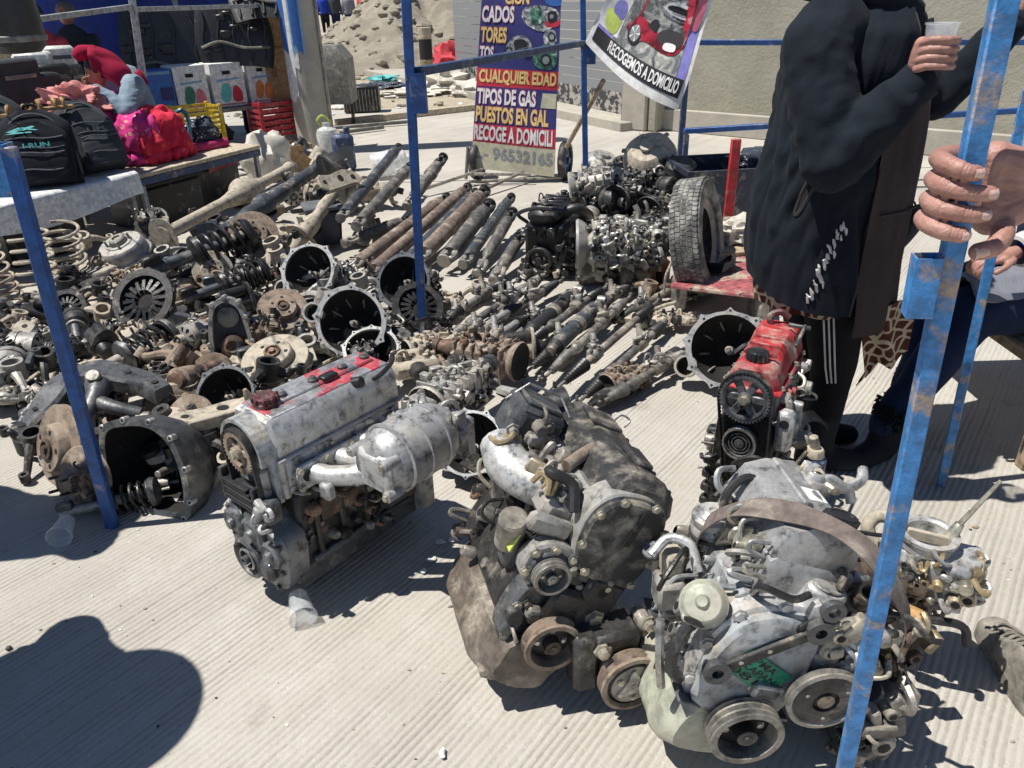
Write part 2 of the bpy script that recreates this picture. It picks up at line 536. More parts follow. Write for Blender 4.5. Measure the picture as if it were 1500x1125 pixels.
    def gear(s, r, teeth, dep, h0, h1, M=None, ri=0.0, spokes=0, hub=.02):
        out, inn = [], []
        for k in range(teeth):
            for q, rr in ((0, r - dep), (.2, r), (.5, r), (.7, r - dep)):
                a = 2 * PI * (k + q) / teeth
                out.append((rr * math.cos(a), rr * math.sin(a)))
                inn.append((ri * math.cos(a), ri * math.sin(a)))
        if ri:
            s.ringp(out, inn, h0, h1, M)
            MM = M or Matrix.Identity(4)
            for k in range(spokes):
                a = 360 * k / spokes
                s.box((( ri + hub) / 2, 0, (h0 + h1) / 2), (ri - hub + .012, r * .3, (h1 - h0) * .55), .003, MM @ rot(a, 'Z'))
            s.lathe([(0, h0), (hub, h0), (hub, h1 + .006), (hub * .7, h1 + .008), (0, h1 + .008)], M, 18)
        else:
            s.prism(out, h0, h1, M, .002)
        return s
    def coil(s, p0, p1, r, wire, turns, n=6, seg=18, r1=None):
        M = axm(p0, p1)
        L = (V(p1) - V(p0)).length
        N = int(turns * seg)
        r1 = r if r1 is None else r1
        s.tube([M @ V(((r + (r1 - r) * k / N) * math.cos(2 * PI * k / seg), (r + (r1 - r) * k / N) * math.sin(2 * PI * k / seg), L * k / N)) for k in range(N + 1)], wire, n)
        return s
    def bellows(s, p0, p1, r0, r1, k=9, n=14):
        L = (V(p1) - V(p0)).length
        pr = [(0, 0)]
        for i in range(k * 2 + 1):
            t = i / (k * 2)
            rr = r0 + (r1 - r0) * t
            pr.append((rr * (1.0 if i % 2 else .80), L * t))
        pr.append((0, L))
        s.lathe(pr, axm(p0, p1), n)
        return s
    def build(s, name, parent=None, M=None, sharp=38, smooth=True):
        me = bpy.data.meshes.new(name)
        me.from_pydata(s.v, [], s.f)
        for k in s.slots:
            me.materials.append(MATS[k])
        me.polygons.foreach_set('material_index', s.mi)
        if smooth:
            me.polygons.foreach_set('use_smooth', [True] * len(me.polygons))
            me.set_sharp_from_angle(angle=R(sharp))
        me.update()
        o = bpy.data.objects.new(name, me)
        COL.objects.link(o)
        if parent:
            o.parent = parent
        if M is not None:
            o.matrix_local = M
        return o
def spline(pts, seg=6):
    pts = [V(p) for p in pts]
    q = [pts[0] * 2 - pts[1]] + pts + [pts[-1] * 2 - pts[-2]]
    out = []
    for i in range(1, len(q) - 2):
        for k in range(seg):
            t = k / seg
            a, b, c, d = q[i - 1], q[i], q[i + 1], q[i + 2]
            out.append(.5 * ((2 * b) + (c - a) * t + (2 * a - 5 * b + 4 * c - d) * t * t + (3 * b - a - 3 * c + d) * t ** 3))
    out.append(pts[-1])
    return out
def resample(r, seg, n):
    out = []
    for i in range(n - 1):
        out += [r[i] + (r[i + 1] - r[i]) * k / seg for k in range(seg)]
    return out + [r[-1]]
def circ(r, n=24, cx=0., cy=0., a0=0.):
    return [(cx + r * math.cos(a0 + 2 * PI * k / n), cy + r * math.sin(a0 + 2 * PI * k / n)) for k in range(n)]
def smooth_poly(pts, seg=4):
    """closed Catmull-Rom outline"""
    n = len(pts)
    out = []
    for i in range(n):
        a, b, c, d = (V(pts[(i + k) % n]) for k in (-1, 0, 1, 2))
        for k in range(seg):
            t = k / seg
            p = .5 * ((2 * b) + (c - a) * t + (2 * a - 5 * b + 4 * c - d) * t * t + (3 * b - a - 3 * c + d) * t ** 3)
            out.append((p.x, p.y))
    return out
def greeble(mb, rng, n, org, u, v, nrm, mats=('aluminium', 'steel'), sc_=1.0):
    """small castings, studs and bosses bolted over a face: org + a*u + b*v, standing out along nrm"""
    org, u, v, nrm = V(org), V(u), V(v), V(nrm).normalized()
    for k in range(int(n * 1.45)):
        p = org + u * rng.random() + v * rng.random()
        mb.use(rng.choice(mats))
        t = rng.random()
        h = rng.uniform(.008, .03) * sc_
        if t < .34:
            mb.bolt(p, nrm, rng.uniform(.006, .011) * sc_, h * .6)
        elif t < .58:
            r = rng.uniform(.009, .02) * sc_
            mb.cyl(p - nrm * .004, p + nrm * h, r, r * rng.uniform(.7, 1), 10)
            if rng.random() < .6:
                mb.use('inner_dark').cyl(p + nrm * (h - .002), p + nrm * (h + .0015), r * .5, n=8)
        elif t < .82:
            a = rng.uniform(0, PI)
            d = (u.normalized() * math.cos(a) + v.normalized() * math.sin(a)).normalized()
            M = axm(p, p + nrm, d)
            mb.box((0, 0, h / 2 - .003), (rng.uniform(.015, .05) * sc_, rng.uniform(.012, .03) * sc_, h), .004, M)
        else:
            d = (u.normalized() * rng.uniform(-1, 1) + v.normalized() * rng.uniform(-1, 1)) * .05 * sc_
            mb.curve([p, p + nrm * h * 1.2 + d * .3, p + nrm * h * 1.3 + d * .8, p + d], rng.uniform(.003, .007) * sc_, 6, 4)
# ---------------------------------------------------------------- things
def tag(o, label=None, cat=None, group=None, kind=None):
    if label:
        o['label'] = label
    if cat:
        o['category'] = cat
    if group:
        o['group'] = group
    if kind:
        o['kind'] = kind
    return o
def thing(name, label, cat, loc=(0, 0, 0), rz=0.0, group=None):
    o = bpy.data.objects.new(name, None)
    o.empty_display_size = .05
    COL.objects.link(o)
    o.location = loc
    o.rotation_euler = (0, 0, R(rz))
    return tag(o, label, cat, group)
def copy_tree(o, parent=None):
    c = o.copy()
    COL.objects.link(c)
    c.parent = parent
    for ch in o.children:
        copy_tree(ch, c)
    return c
def remesh(mb, voxel, it=6, fac=.5):
    """one continuous skin over overlapping limbs; material of each face from the nearest builder face"""
    me = bpy.data.meshes.new('tmp')
    me.from_pydata(mb.v, [], mb.f)
    me.update()
    o = bpy.data.objects.new('tmp', me)
    COL.objects.link(o)
    m = o.modifiers.new('r', 'REMESH')
    m.mode = 'VOXEL'
    m.voxel_size = voxel
    if it:
        q = o.modifiers.new('s', 'SMOOTH')
        q.iterations = it
        q.factor = fac
    dg = bpy.context.evaluated_depsgraph_get()
    dg.update()
    ev = o.evaluated_get(dg)
    out = bpy.data.meshes.new_from_object(ev)
    bpy.data.objects.remove(o)
    bpy.data.meshes.remove(me)
    return out
def mesh_obj(name, me, mats, parent=None, fn=None):
    me.materials.clear()
    for k in mats:
        me.materials.append(MATS[k])
    if fn:
        for p in me.polygons:
            p.material_index = fn(p.center)
    me.polygons.foreach_set('use_smooth', [True] * len(me.polygons))
    me.name = name
    me.update()
    o = bpy.data.objects.new(name, me)
    COL.objects.link(o)
    o.parent = parent
    return o
def capsule(mb, p0, p1, r0, r1, n=14):
    L = max((V(p1) - V(p0)).length, 1e-4)
    pr = [(0, -r0)] + [(r0 * math.cos(a), r0 * math.sin(a)) for a in (-1.2, -.8, -.4, 0)]
    pr += [(r1 * math.cos(a), L + r1 * math.sin(a)) for a in (0, .4, .8, 1.2)] + [(0, L + r1)]
    mb.lathe(pr, axm(p0, p1), n)
def wrinkle(me, amp, fr, seed=0, axis=None):
    """cloth folds pressed into a remeshed garment"""
    ns = [v.normal.copy() for v in me.vertices]
    for v, n in zip(me.vertices, ns):
        q = v.co * fr
        if axis:
            q = V((v.co.x * axis[0], v.co.y * axis[1], v.co.z * axis[2])) * fr
        k = noise.noise(q + V((seed, seed * 2.3, 0)))
        k2 = noise.noise(q * 2.3 + V((7, seed, 3)))
        v.co += n * amp * (1 - 2 * abs(k) + .5 * k2)
FONT_CACHE = {}
def text_polys(txt, bold=.0, sx=1.0):
    """flat letter faces, normalised to height 1 and starting at x = 0"""
    key = (txt, bold)
    if key not in FONT_CACHE:
        cu = bpy.data.curves.new('t', 'FONT')
        cu.body = txt
        cu.size = 1.0
        cu.offset = bold
        cu.resolution_u = 3
        o = bpy.data.objects.new('t', cu)
        COL.objects.link(o)
        dg = bpy.context.evaluated_depsgraph_get()
        dg.update()
        me = bpy.data.meshes.new_from_object(o.evaluated_get(dg))
        vs = [tuple(v.co) for v in me.vertices]
        fs = [tuple(p.vertices) for p in me.polygons]
        bpy.data.objects.remove(o)
        bpy.data.meshes.remove(me)
        bpy.data.curves.remove(cu)
        x0 = min(v[0] for v in vs)
        x1 = max(v[0] for v in vs)
        y0 = min(v[1] for v in vs)
        y1 = max(v[1] for v in vs)
        FONT_CACHE[key] = ([((v[0] - x0) / (x1 - x0), (v[1] - y0) / (y1 - y0)) for v in vs], fs)
    return FONT_CACHE[key]
def put_text(mb, txt, fn, u0, u1, v0, v1, mt, bold=.02):
    """letters stretched over u0..u1 x v0..v1 of the sheet fn(u, v)"""
    vs, fs = text_polys(txt, bold)
    mb.use(mt)
    mb.add([fn(u0 + (u1 - u0) * a, v0 + (v1 - v0) * b) for a, b in vs], fs)
def put_poly(mb, pts, fn, mt):
    mb.use(mt)
    mb.add([fn(*p) for p in pts], [tuple(range(len(pts)))])
rng = random.Random(7)
# ---------------------------------------------------------------- the setting
def ground_mat():
    m, nt, b, vec, rnd = _base('grooved_concrete')
    tc = [n for n in nt.nodes if n.type == 'TEX_COORD'][0]
    vec = tc.outputs['Object']
    mp = nt.nodes.new('ShaderNodeMapping')
    mp.inputs['Rotation'].default_value = (0, 0, R(-52))
    nt.links.new(vec, mp.inputs['Vector'])
    wob = _noise(nt, vec, 2.2, 3, .5)
    fine = _noise(nt, vec, 16, 3, .6)
    sx = nt.nodes.new('ShaderNodeSeparateXYZ')
    nt.links.new(mp.outputs[0], sx.inputs[0])
    y = _math(nt, 'ADD', sx.outputs['Y'], _math(nt, 'ADD', _math(nt, 'MULTIPLY', wob, .022), _math(nt, 'MULTIPLY', fine, .0035)))
    cx = nt.nodes.new('ShaderNodeCombineXYZ')
    nt.links.new(_math(nt, 'MULTIPLY', sx.outputs['X'], .55), cx.inputs[0])
    nt.links.new(_math(nt, 'MULTIPLY', y, 60.0), cx.inputs[1])
    st = _noise(nt, cx.outputs[0], 1.0, 3, .65)
    cx2 = nt.nodes.new('ShaderNodeCombineXYZ')
    nt.links.new(_math(nt, 'MULTIPLY', sx.outputs['X'], .8), cx2.inputs[0])
    nt.links.new(_math(nt, 'MULTIPLY', y, 9.0), cx2.inputs[1])
    st2 = _noise(nt, cx2.outputs[0], 1.0, 2, .5)
    wave = _math(nt, 'SINE', _math(nt, 'MULTIPLY', y, 2 * PI / .0185), 0.0)
    amp = _ramp(nt, st2, .35, .68, .45, 1.0)
    groove = _math(nt, 'ADD', _math(nt, 'MULTIPLY', _math(nt, 'MULTIPLY', wave, .30), amp), _math(nt, 'ADD', _math(nt, 'MULTIPLY', st, .55), _math(nt, 'MULTIPLY', _noise(nt, vec, 45, 4, .7), .45)))
    big = _noise(nt, vec, .9, 5, .6)
    mid = _noise(nt, vec, 5.5, 6, .7)
    grit = _noise(nt, vec, 150, 5, .75)
    c = _mix(nt, _ramp(nt, big, .3, .7), (.395, .37, .325), (.475, .45, .40))
    c = _mix(nt, _ramp(nt, mid, .45, .75, 0, .55), c, (.53, .51, .47))
    c = _mix(nt, _ramp(nt, groove, .44, .12, 0, .6), c, (.20, .185, .16))
    c = _mix(nt, _ramp(nt, grit, .52, .70, 0, .55), c, (.26, .245, .215))
    c = _mix(nt, _ramp(nt, _noise(nt, vec, 60, 3, .6), .62, .72, 0, .5), c, (.60, .58, .53))
    stain = _math(nt, 'MULTIPLY', _ramp(nt, _noise(nt, vec, 2.1, 6, .7), .58, .72), .55)
    c = _mix(nt, stain, c, (.20, .18, .15))
    nt.links.new(c, b.inputs['Base Color'])
    b.inputs['Roughness'].default_value = .9
    bp = nt.nodes.new('ShaderNodeBump')
    bp.inputs['Strength'].default_value = 1.0
    bp.inputs['Distance'].default_value = .0048
    nt.links.new(_math(nt, 'ADD', groove, _math(nt, 'MULTIPLY', grit, .35)), bp.inputs['Height'])
    nt.links.new(bp.outputs[0], b.inputs['Normal'])
def earth_mat(name, c1, c2, c3, s=3., bump=.8, dist=.02):
    m, nt, b, vec, rnd = _base(name)
    n1 = _noise(nt, vec, s, 8, .7)
    n2 = _noise(nt, vec, s * 14, 6, .75)
    c = _mix(nt, _ramp(nt, n1, .35, .65), c1, c2)
    c = _mix(nt, _ramp(nt, n2, .55, .72, 0, .8), c, c3)
    nt.links.new(c, b.inputs['Base Color'])
    b.inputs['Roughness'].default_value = .95
    bp = nt.nodes.new('ShaderNodeBump')
    bp.inputs['Strength'].default_value = bump
    bp.inputs['Distance'].default_value = dist
    nt.links.new(_math(nt, 'ADD', n1, n2), bp.inputs['Height'])
    nt.links.new(bp.outputs[0], b.inputs['Normal'])
ground_mat()
earth_mat('earth', (.34, .29, .21), (.43, .38, .29), (.22, .18, .13))
earth_mat('sand', (.40, .355, .275), (.47, .425, .34), (.31, .27, .20), 4., .8, .08)
earth_mat('stucco', (.30, .285, .225), (.37, .35, .285), (.24, .225, .175), 1.6, .6, .02)
earth_mat('old_concrete', (.36, .335, .285), (.44, .41, .35), (.26, .24, .20), 4., .5, .01)
m_, nt_, b_, v_, r_ = _base('shutter_steel')
b_.inputs['Base Color'].default_value = (.27, .28, .29, 1)
b_.inputs['Metallic'].default_value = .3
b_.inputs['Roughness'].default_value = .45
mat('shutter_dark', (.05, .05, .052), .6, dust=.4, grime=.3, bump=.4, paint=(.42, .40, .37), paintamt=.45)
g = MB('earth')
g.grid(lambda u, v: ((u - .5) * 500, -40 + v * 460, -.004), 40, 40)
tag(g.build('ground'), kind='structure')
g = MB('grooved_concrete')
RP = [(-40, -12), (40, -12), (40, 7.6), (1.95, 9.05), (-.1, 11.6), (-9, 12.3), (-40, 13.5)]
g.add([(x, y, 0) for x, y in RP], [tuple(range(len(RP)))])
tag(g.build('road'), kind='structure')
g = MB('inner_dark')
for a, b in (((-9, 6.9), (9, 6.75)), ((-1.3, -3), (-1.0, -1)),):
    g.tube([V((a[0], a[1], .0)), V((b[0], b[1], .0))], .004, 4)
tag(g.build('road_joint'), kind='structure')
WK = V((1.62, 9.35, 0))
D1 = V((-.5, 1.0, 0)).normalized()
D2 = V((.76, -.65, 0)).normalized()
g = MB('old_concrete')
for a, b, w in ((WK + V((-.28, -.22, 0)), WK + D1 * 9 + V((-.55, -.3, 0)), .7), ):
    n_ = V((-D1.y, D1.x, 0))
    pts = [a, a + (b - a), b - n_ * .8, a - n_ * .8]
    g.prism([(p.x, p.y) for p in pts], .0, .10, None, .01)
tag(g.build('pavement'), kind='structure')
def wall_panel(name, p0, d, L, h, mt, th=.25, label=None, kids=None):
    t = thing(name, label, 'wall', p0, math.degrees(math.atan2(d.y, d.x)))
    m = MB(mt)
    m.box((L / 2, 0, h / 2), (L, th, h), .01)
    m.build('wall_face', t)
    return t
t = thing('stucco_wall', 'olive grey stucco wall behind the parts stall, beside the roller shutter', 'wall', WK + D2 * .28, math.degrees(math.atan2(D2.y, D2.x)))
m = MB('stucco')
m.box((5, .17, 1.7), (10, .25, 3.4), .01)
m.build('wall_face', t)
m = MB('old_concrete')
m.box((5, .02, .12), (10, .06, .24), .01)
m.build('plinth', t)
t = thing('concrete_pillar', 'pale concrete pillar between roller shutter and stucco wall', 'pillar', WK, math.degrees(math.atan2(D2.y, D2.x)))
m = MB('old_concrete')
m.box((.0, 0, 1.7), (.34, .40, 3.4), .02)
m.build('pillar_shaft', t)
m = MB('stucco')
m.box((.235, -.02, 1.7), (.12, .30, 3.4), .02)
m.build('pillar_return', t)
t = thing('roller_shutter', 'closed grey steel roller shutter with a dark painted foot strip', 'shutter', WK + D1 * .2, math.degrees(math.atan2(D1.y, D1.x)))
sl = MB('shutter_steel')
pr = []
for k in range(7):
    a = PI * k / 6
    pr.append((-.030 * math.sin(a), .003 + .103 * k / 6))
rings = []
for x in (0.0, 5.2):
    rings.append([(x, py, pz) for py, pz in pr] + [(x, .012, .106), (x, .012, .003)])
sl.loft(rings)
first = sl.build('slat', t, tr(0, 0, .36))
for k in range(1, 28):
    c = first.copy()
    COL.objects.link(c)
    c.parent = t
    c.matrix_local = tr(0, 0, .36 + .11 * k)
m = MB('shutter_dark')
m.box((2.6, 0, .235), (5.2, .03, .25), .004)
m.build('foot_strip', t)
m = MB('old_concrete')
m.box((2.6, .0, .055), (5.4, .16, .11), .01)
m.build('sill', t)
pc = P(607, 100)
t = thing('sand_heap', 'tall heap of beige building sand with a dark gully, beyond the road', 'sand heap', (pc.x, pc.y + 1.6, 0))
m = MB('sand')
SR = 3.3
def sandf(u, v):
    a, r = u * 2 * PI, v
    ca, sa = math.cos(a), math.sin(a)
    q = V((ca * r * 3, sa * r * 3, 0))
    rr = SR * r * (1 + .18 * noise.noise(V((ca * 1.5, sa * 1.5, 4))))
    h = 1.95 * (1 - r ** 1.15) ** 1.05 if r < 1 else 0
    h += .20 * noise.noise(q * 1.8) * (1 - r * .6) + .09 * noise.noise(q * 5) + .05 * noise.noise(q * 13)
    gl = abs(((a / PI * 180 - 286) + 180) % 360 - 180)
    if gl < 14 and .06 < r < .75:
        h -= .16 * (1 - gl / 14)
    return (rr * ca, rr * sa, max(h, -.02) if r < .98 else -.03)
m.grid(lambda u, v: sandf(u, v), 150, 70)
m.build('sand', t)
m = MB('sand')
rs = random.Random(3)
for k in range(420):
    u, v = rs.random(), rs.random() ** .6 * .98
    p = sandf(u, v)
    d = rs.uniform(.03, .11)
    m.blob(p, (d * rs.uniform(.8, 1.6), d, d * .7), k, .5, 2, 8, 5)
m.build('clods', t)['kind'] = 'stuff'
m = MB('stone_block')
rr1 = random.Random(8)
for k in range(420):
    x, y = rr1.uniform(-1.6, 1.7), rr1.uniform(.95, 3.4)
    d = rr1.uniform(.0012, .0042) * (2 if rr1.random() < .05 else 1)
    m.use(rr1.choice(('stone_block', 'cast_iron', 'wood', 'white_paper')))
    m.blob((x, y, d * .5), (d * rr1.uniform(.8, 1.8), d, d * .7), k, .4, 2, 5, 4)
tag(m.build('grit'), 'grit and crumbs scattered on the grooved concrete', 'grit', kind='stuff')
m = MB('stone_block')
rr0 = random.Random(44)
for k in range(900):
    y = rr0.uniform(11.2, 24)
    x = rr0.uniform(-9, 1.0 + (y - 11) * .05)
    d = rr0.uniform(.012, .05) * (1.6 if rr0.random() < .08 else 1)
    m.use(rr0.choice(('stone_block', 'stone_block', 'wood', 'grey_box', 'white_paper')))
    m.blob((x, y, d * .4), (d * rr0.uniform(.7, 1.5), d, d * .6), k, .4, 2, 6, 4)
tag(m.build('rubble'), 'stones and litter strewn at the foot of the sand heap', 'rubble', kind='stuff')
# ---------------------------------------------------------------- the engines
def pulley(mb, c, d, r, w, grooves=3, mt='worn_steel', face='cast_iron', hubm='rusty_iron', deep=.5):
    """belt pulley with grooves; c = face centre, d = outward axis"""
    c, d = V(c), V(d).normalized()
    M = axm(c - d * w, c)
    pr = [(0, 0), (r * .92, 0)]
    for k in range(grooves):
        z0 = w * (k + .15) / grooves
        z1 = w * (k + .5) / grooves
        z2 = w * (k + .85) / grooves
        pr += [(r, z0), (r * .86, z1), (r, z2)]
    pr += [(r * .97, w), (r * .80, w), (r * .74, w * (1 - deep))]
    mb.use(mt).lathe(pr, M, 30)
    mb.use(face).lathe([(r * .74, w * (1 - deep)), (r * .30, w * (1 - deep * .8)), (r * .28, w * .95)], M, 24)
    mb.use(hubm).lathe([(r * .28, w * .95), (r * .24, w * 1.0), (r * .12, w * 1.0), (r * .12, w * 1.1), (0, w * 1.1)], M, 18)
    for k in range(4):
        a = 2 * PI * k / 4 + .4
        mb.use('steel').bolt(M @ V((r * .46 * math.cos(a), r * .46 * math.sin(a), w * (1 - deep * .85))), d, r * .09, r * .1)
def bolt_ring(mb, pts, z, M, r=.007, h=.008, mt='zinc'):
    mb.use(mt)
    for p in pts:
        q = M @ V((p[0], p[1], z))
        d = (M.to_3x3() @ V((0, 0, 1)))
        mb.bolt(q, d, r, h)
def belt_loop(mb, circles, y0, y1, th=.005):
    """toothed belt round circles [(x, z, r)] in the XZ plane (convex hull)"""
    pts = []
    for x, z, r in circles:
        pts += [(x + r * math.cos(2 * PI * k / 28), z + r * math.sin(2 * PI * k / 28)) for k in range(28)]
    pts = sorted(set(pts))
    def half(ps):
        h = []
        for p in ps:
            while len(h) > 1 and (h[-1][0] - h[-2][0]) * (p[1] - h[-2][1]) - (h[-1][1] - h[-2][1]) * (p[0] - h[-2][0]) <= 0:
                h.pop()
            h.append(p)
        return h
    hull = half(pts)[:-1] + half(pts[::-1])[:-1]
    cx = sum(p[0] for p in hull) / len(hull)
    cz = sum(p[1] for p in hull) / len(hull)
    out = []
    n = len(hull)
    for i in range(n):
        a, b = V(hull[i]), V(hull[(i + 1) % n])
        k = max(1, int((b - a).length / .006))
        out += [a.lerp(b, q / k) for q in range(k)]
    o2 = [(p.x, p.y) for p in out]
    inn = []
    for i, p in enumerate(out):
        e = out[(i + 1) % len(out)] - out[i - 1]
        nn = V((-e.y, e.x)).normalized()
        inn.append(tuple(p + nn * (th if i % 2 else th * .5)))
    M = Matrix(((1, 0, 0, 0), (0, 0, -1, 0), (0, 1, 0, 0), (0, 0, 0, 1)))
    mb.use('black_rubber').ringp(o2, inn, -y1, -y0, M)
FRONT = Matrix(((1, 0, 0, 0), (0, 0, -1, 0), (0, 1, 0, 0), (0, 0, 0, 1)))   # drawing plane XZ, local Z -> -Y
def plateF(mb, outline, y_back, y_front, bev=.004):
    """plate drawn in XZ, its front face at y_front (towards -Y)"""
    mb.prism(outline, -y_back, -y_front, FRONT, bev)
def frF(mb, pts, y, r=.007, h=.008, mt='zinc'):
    mb.use(mt)
    for x, z in pts:
        mb.bolt((x, y, z), (0, -1, 0), r, h)
def engine_grey():
    """four-cylinder engine with a silver valve cover flaked with red paint, cam wheel bare at the front"""
    rg = random.Random(11)
    o = P(372, 835)
    t = thing('engine', 'grey engine with silver valve cover flaked with red paint and bare rusty cam wheel', 'engine', (-.675, 1.645, 0), -40, 'used engines standing on the road')
    m = MB('cast_iron')
    m.box((0, .25, .235), (.20, .42, .23), .012)
    for k in range(5):
        m.use('cast_iron').box((.108, .09 + k * .082, .22), (.018, .018, .19), .005)
    m.use('rusty_iron').box((.106, .20, .27), (.012, .19, .07), .004)
    m.use('dark_alloy').box((.107, .26, .135), (.024, .40, .022), .005)
    m.use('dark_alloy').box((.112, .36, .2), (.03, .10, .10), .01)
    greeble(m, rg, 34, (.10, .06, .13), (0, .38, 0), (0, 0, .20), (1, 0, 0), ('dark_alloy', 'rusty_iron', 'worn_steel', 'cast_iron'), 1.15)
    greeble(m, rg, 14, (-.10, .06, .13), (0, .38, 0), (0, 0, .20), (-1, 0, 0), ('dark_alloy', 'cast_iron'))
    m.use('rusty_iron').curve([(.115, .12, .33), (.14, .18, .30), (.13, .26, .315), (.14, .36, .28)], .009, 8)
    m.build('block', t)
    m = MB('dark_alloy')
    m.box((0, .24, .085), (.19, .44, .07), .01)
    m.use('grey_paint').box((0, .13, .045), (.16, .24, .09), .02, None, .72)
    m.use('dark_alloy').box((0, .36, .065), (.15, .18, .07), .02, None, .8)
    bolt_ring(m, [(.098, .03 + k * .06) for k in range(8)], .118, Matrix.Identity(4), .006, .006)
    m.build('oil_pan', t)
    m = MB('bright_aluminium')
    m.box((0, .23, .405), (.19, .41, .11), .01)
    for k in range(4):
        m.use('aluminium').box((.10, .08 + k * .1, .40), (.045, .05, .06), .012)
        m.use('inner_dark').cyl((.118, .08 + k * .1, .405), (.124, .08 + k * .1, .405), .016)
        m.use('aluminium').cyl((.085, .03 + k * .1, .35), (.085, .03 + k * .1, .46), .013)
    greeble(m, rg, 26, (.095, .03, .35), (0, .38, 0), (0, 0, .10), (1, 0, 0), ('aluminium', 'bright_aluminium', 'steel'), .9)
    greeble(m, rg, 10, (-.095, .03, .35), (0, .38, 0), (0, 0, .10), (-1, 0, 0), ('aluminium', 'steel'), .9)
    m.build('cylinder_head', t)
    m = MB('cover_paint')
    vcs = []
    for y in (.022, .03, .43, .438):
        e = 0.006 if y in (.022, .438) else 0
        vcs.append([(-.088 + e, y, .462), (.088 - e, y, .462), (.09 - e, y, .478), (.088 - e, y, .535), (.074 - e, y, .565 - e), (.066, y, .572 - e),
                    (-.066, y, .572 - e), (-.074 + e, y, .565 - e), (-.088 + e, y, .535), (-.09 + e, y, .478)])
    m.use('bright_aluminium').loft(vcs)
    m.use('cover_paint').box((0, .235, .571), (.134, .39, .008), .004)
    m.use('cover_paint').box((0, .25, .577), (.05, .33, .012), .005)
    for y in (.12, .22, .32, .40):
        m.use('dark_alloy').cyl((.0, y, .578), (.0, y, .592), .014)
        m.use('steel').bolt((.0, y, .592), (0, 0, 1), .008, .008)
    m.use('greasy_black').box((0.015, .26, .587), (.03, .05, .012), .004)
    m.use('greasy_black').cyl((.058, .30, .56), (.088, .315, .568), .016)
    m.use('aluminium').box((0, .23, .464), (.20, .43, .010), .004)
    vc = m.build('valve_cover', t)
    m = MB('dark_red_plastic')
    m.lathe([(0, 0), (.034, 0), (.034, .010), (.030, .014), (.030, .024), (.026, .028), (.010, .024), (0, .024)], tr(-.005, .075, .575), 18)
    for k in range(9):
        a = 2 * PI * k / 9
        m.box((.031 * math.cos(a), .031 * math.sin(a), .018), (.009, .009, .016), .002, tr(-.005, .075, .575))
    m.build('oil_cap', vc)
    m = MB('greasy_black')
    m.curve([(.07, .36, .55), (.10, .37, .57), (.115, .40, .60), (.10, .42, .615)], .007, 7)
    m.build('hose', t)
    m = MB('rust_tan')
    m.gear(.062, 34, .006, .0, .024, tr(0, -.010, .485) @ FACE_Y, .044, 5, .018)
    m.use('zinc').bolt((0, -.042, .485), (0, -1, 0), .012, .01)
    m.build('cam_wheel', t)
    m = MB('black_rubber')
    belt_loop(m, [(0, .485, .066), (-.005, .17, .03), (.05, .28, .02)], -.036, -.012)
    m.build('timing_belt', t)
    m = MB('grey_paint')
    arc = [(.088 * math.cos(a), .485 + .088 * math.sin(a)) for a in [R(-15 + k * 10.5) for k in range(21)]]
    arc_i = [(.078 * math.cos(a), .485 + .078 * math.sin(a)) for a in [R(-15 + k * 10.5) for k in range(21)]]
    ol = arc + arc_i[::-1]
    for i in range(20):
        q = [arc[i], arc[i + 1], arc_i[i + 1], arc_i[i]]
        m.prism(q, -.03, .022, FRONT, .0)
    plateF(m, [(-.08, .34), (.085, .34), (.088, .49), (.06, .55), (0, .575), (-.06, .55), (-.088, .49)], .022, .004, .004)
    m.use('aluminium').box((.055, -.01, .40), (.03, .03, .09), .006)
    m.build('rear_belt_cover', t)
    m = MB('pewter')
    ol = smooth_poly([(-.125, .12), (-.135, .22), (-.12, .285), (-.08, .30), (-.05, .28), (-.02, .30), (.04, .30), (.075, .27), (.12, .24), (.115, .14), (.085, .075), (.02, .065), (-.06, .07), (-.105, .09)], 4)
    plateF(m, ol, .04, -.035, .012)
    for x, z, r in ((-.085, .235, .042), (.005, .235, .05), (.075, .20, .04)):
        m.use('pewter').lathe([(r, 0), (r, .012), (r * .82, .018), (r * .78, .014), (r * .4, .014), (r * .34, .026), (0, .026)], tr(x, -.034, z) @ FACE_Y, 20)
    m.use('dark_alloy').box((.05, -.045, .14), (.05, .03, .07), .012)
    m.use('dark_alloy').box((.045, -.042, .255), (.018, .02, .07), .006, None)
    frF(m, [(-.12, .13), (-.128, .21), (-.11, .275), (.03, .295), (.11, .235), (.105, .15), (.07, .085), (-.08, .085)], -.036, .007, .008, 'dark_alloy')
    tc_ = m.build('timing_cover', t)
    m = MB('dark_alloy')
    m.lathe([(.062, 0), (.062, .022), (.055, .028), (.050, .022), (.046, .010), (.036, .010), (.034, .024), (.028, .026), (.026, .012), (.013, .012), (.013, .034), (.008, .036), (.008, .02), (0, .02)], tr(-.025, -.036, .148) @ FACE_Y, 26)
    m.use('steel').lathe([(.034, .0245), (.031, .027), (.028, .0265)], tr(-.025, -.036, .148) @ FACE_Y, 26)
    m.build('crank_boss', tc_)
    m = MB('black_plastic')
    for k in range(6):
        m.box((-.02 - .004 * k, -.028, .318 + k * .012), (.175 - .012 * k, .03 + .004 * (k % 2), .008), .002)
    m.box((-.02, -.02, .345), (.16, .02, .08), .003)
    m.box((-.095, -.03, .36), (.012, .03, .10), .003)
    m.box((.05, -.03, .35), (.012, .035, .10), .003)
    m.use('dark_alloy').box((.085, -.02, .335), (.04, .05, .07), .01)
    greeble(m, rg, 8, (.07, -.045, .31), (.05, 0, 0), (0, 0, .07), (0, -1, 0), ('bright_aluminium', 'aluminium'), .9)
    m.build('belt_guard', t)
    m = MB('bright_aluminium')
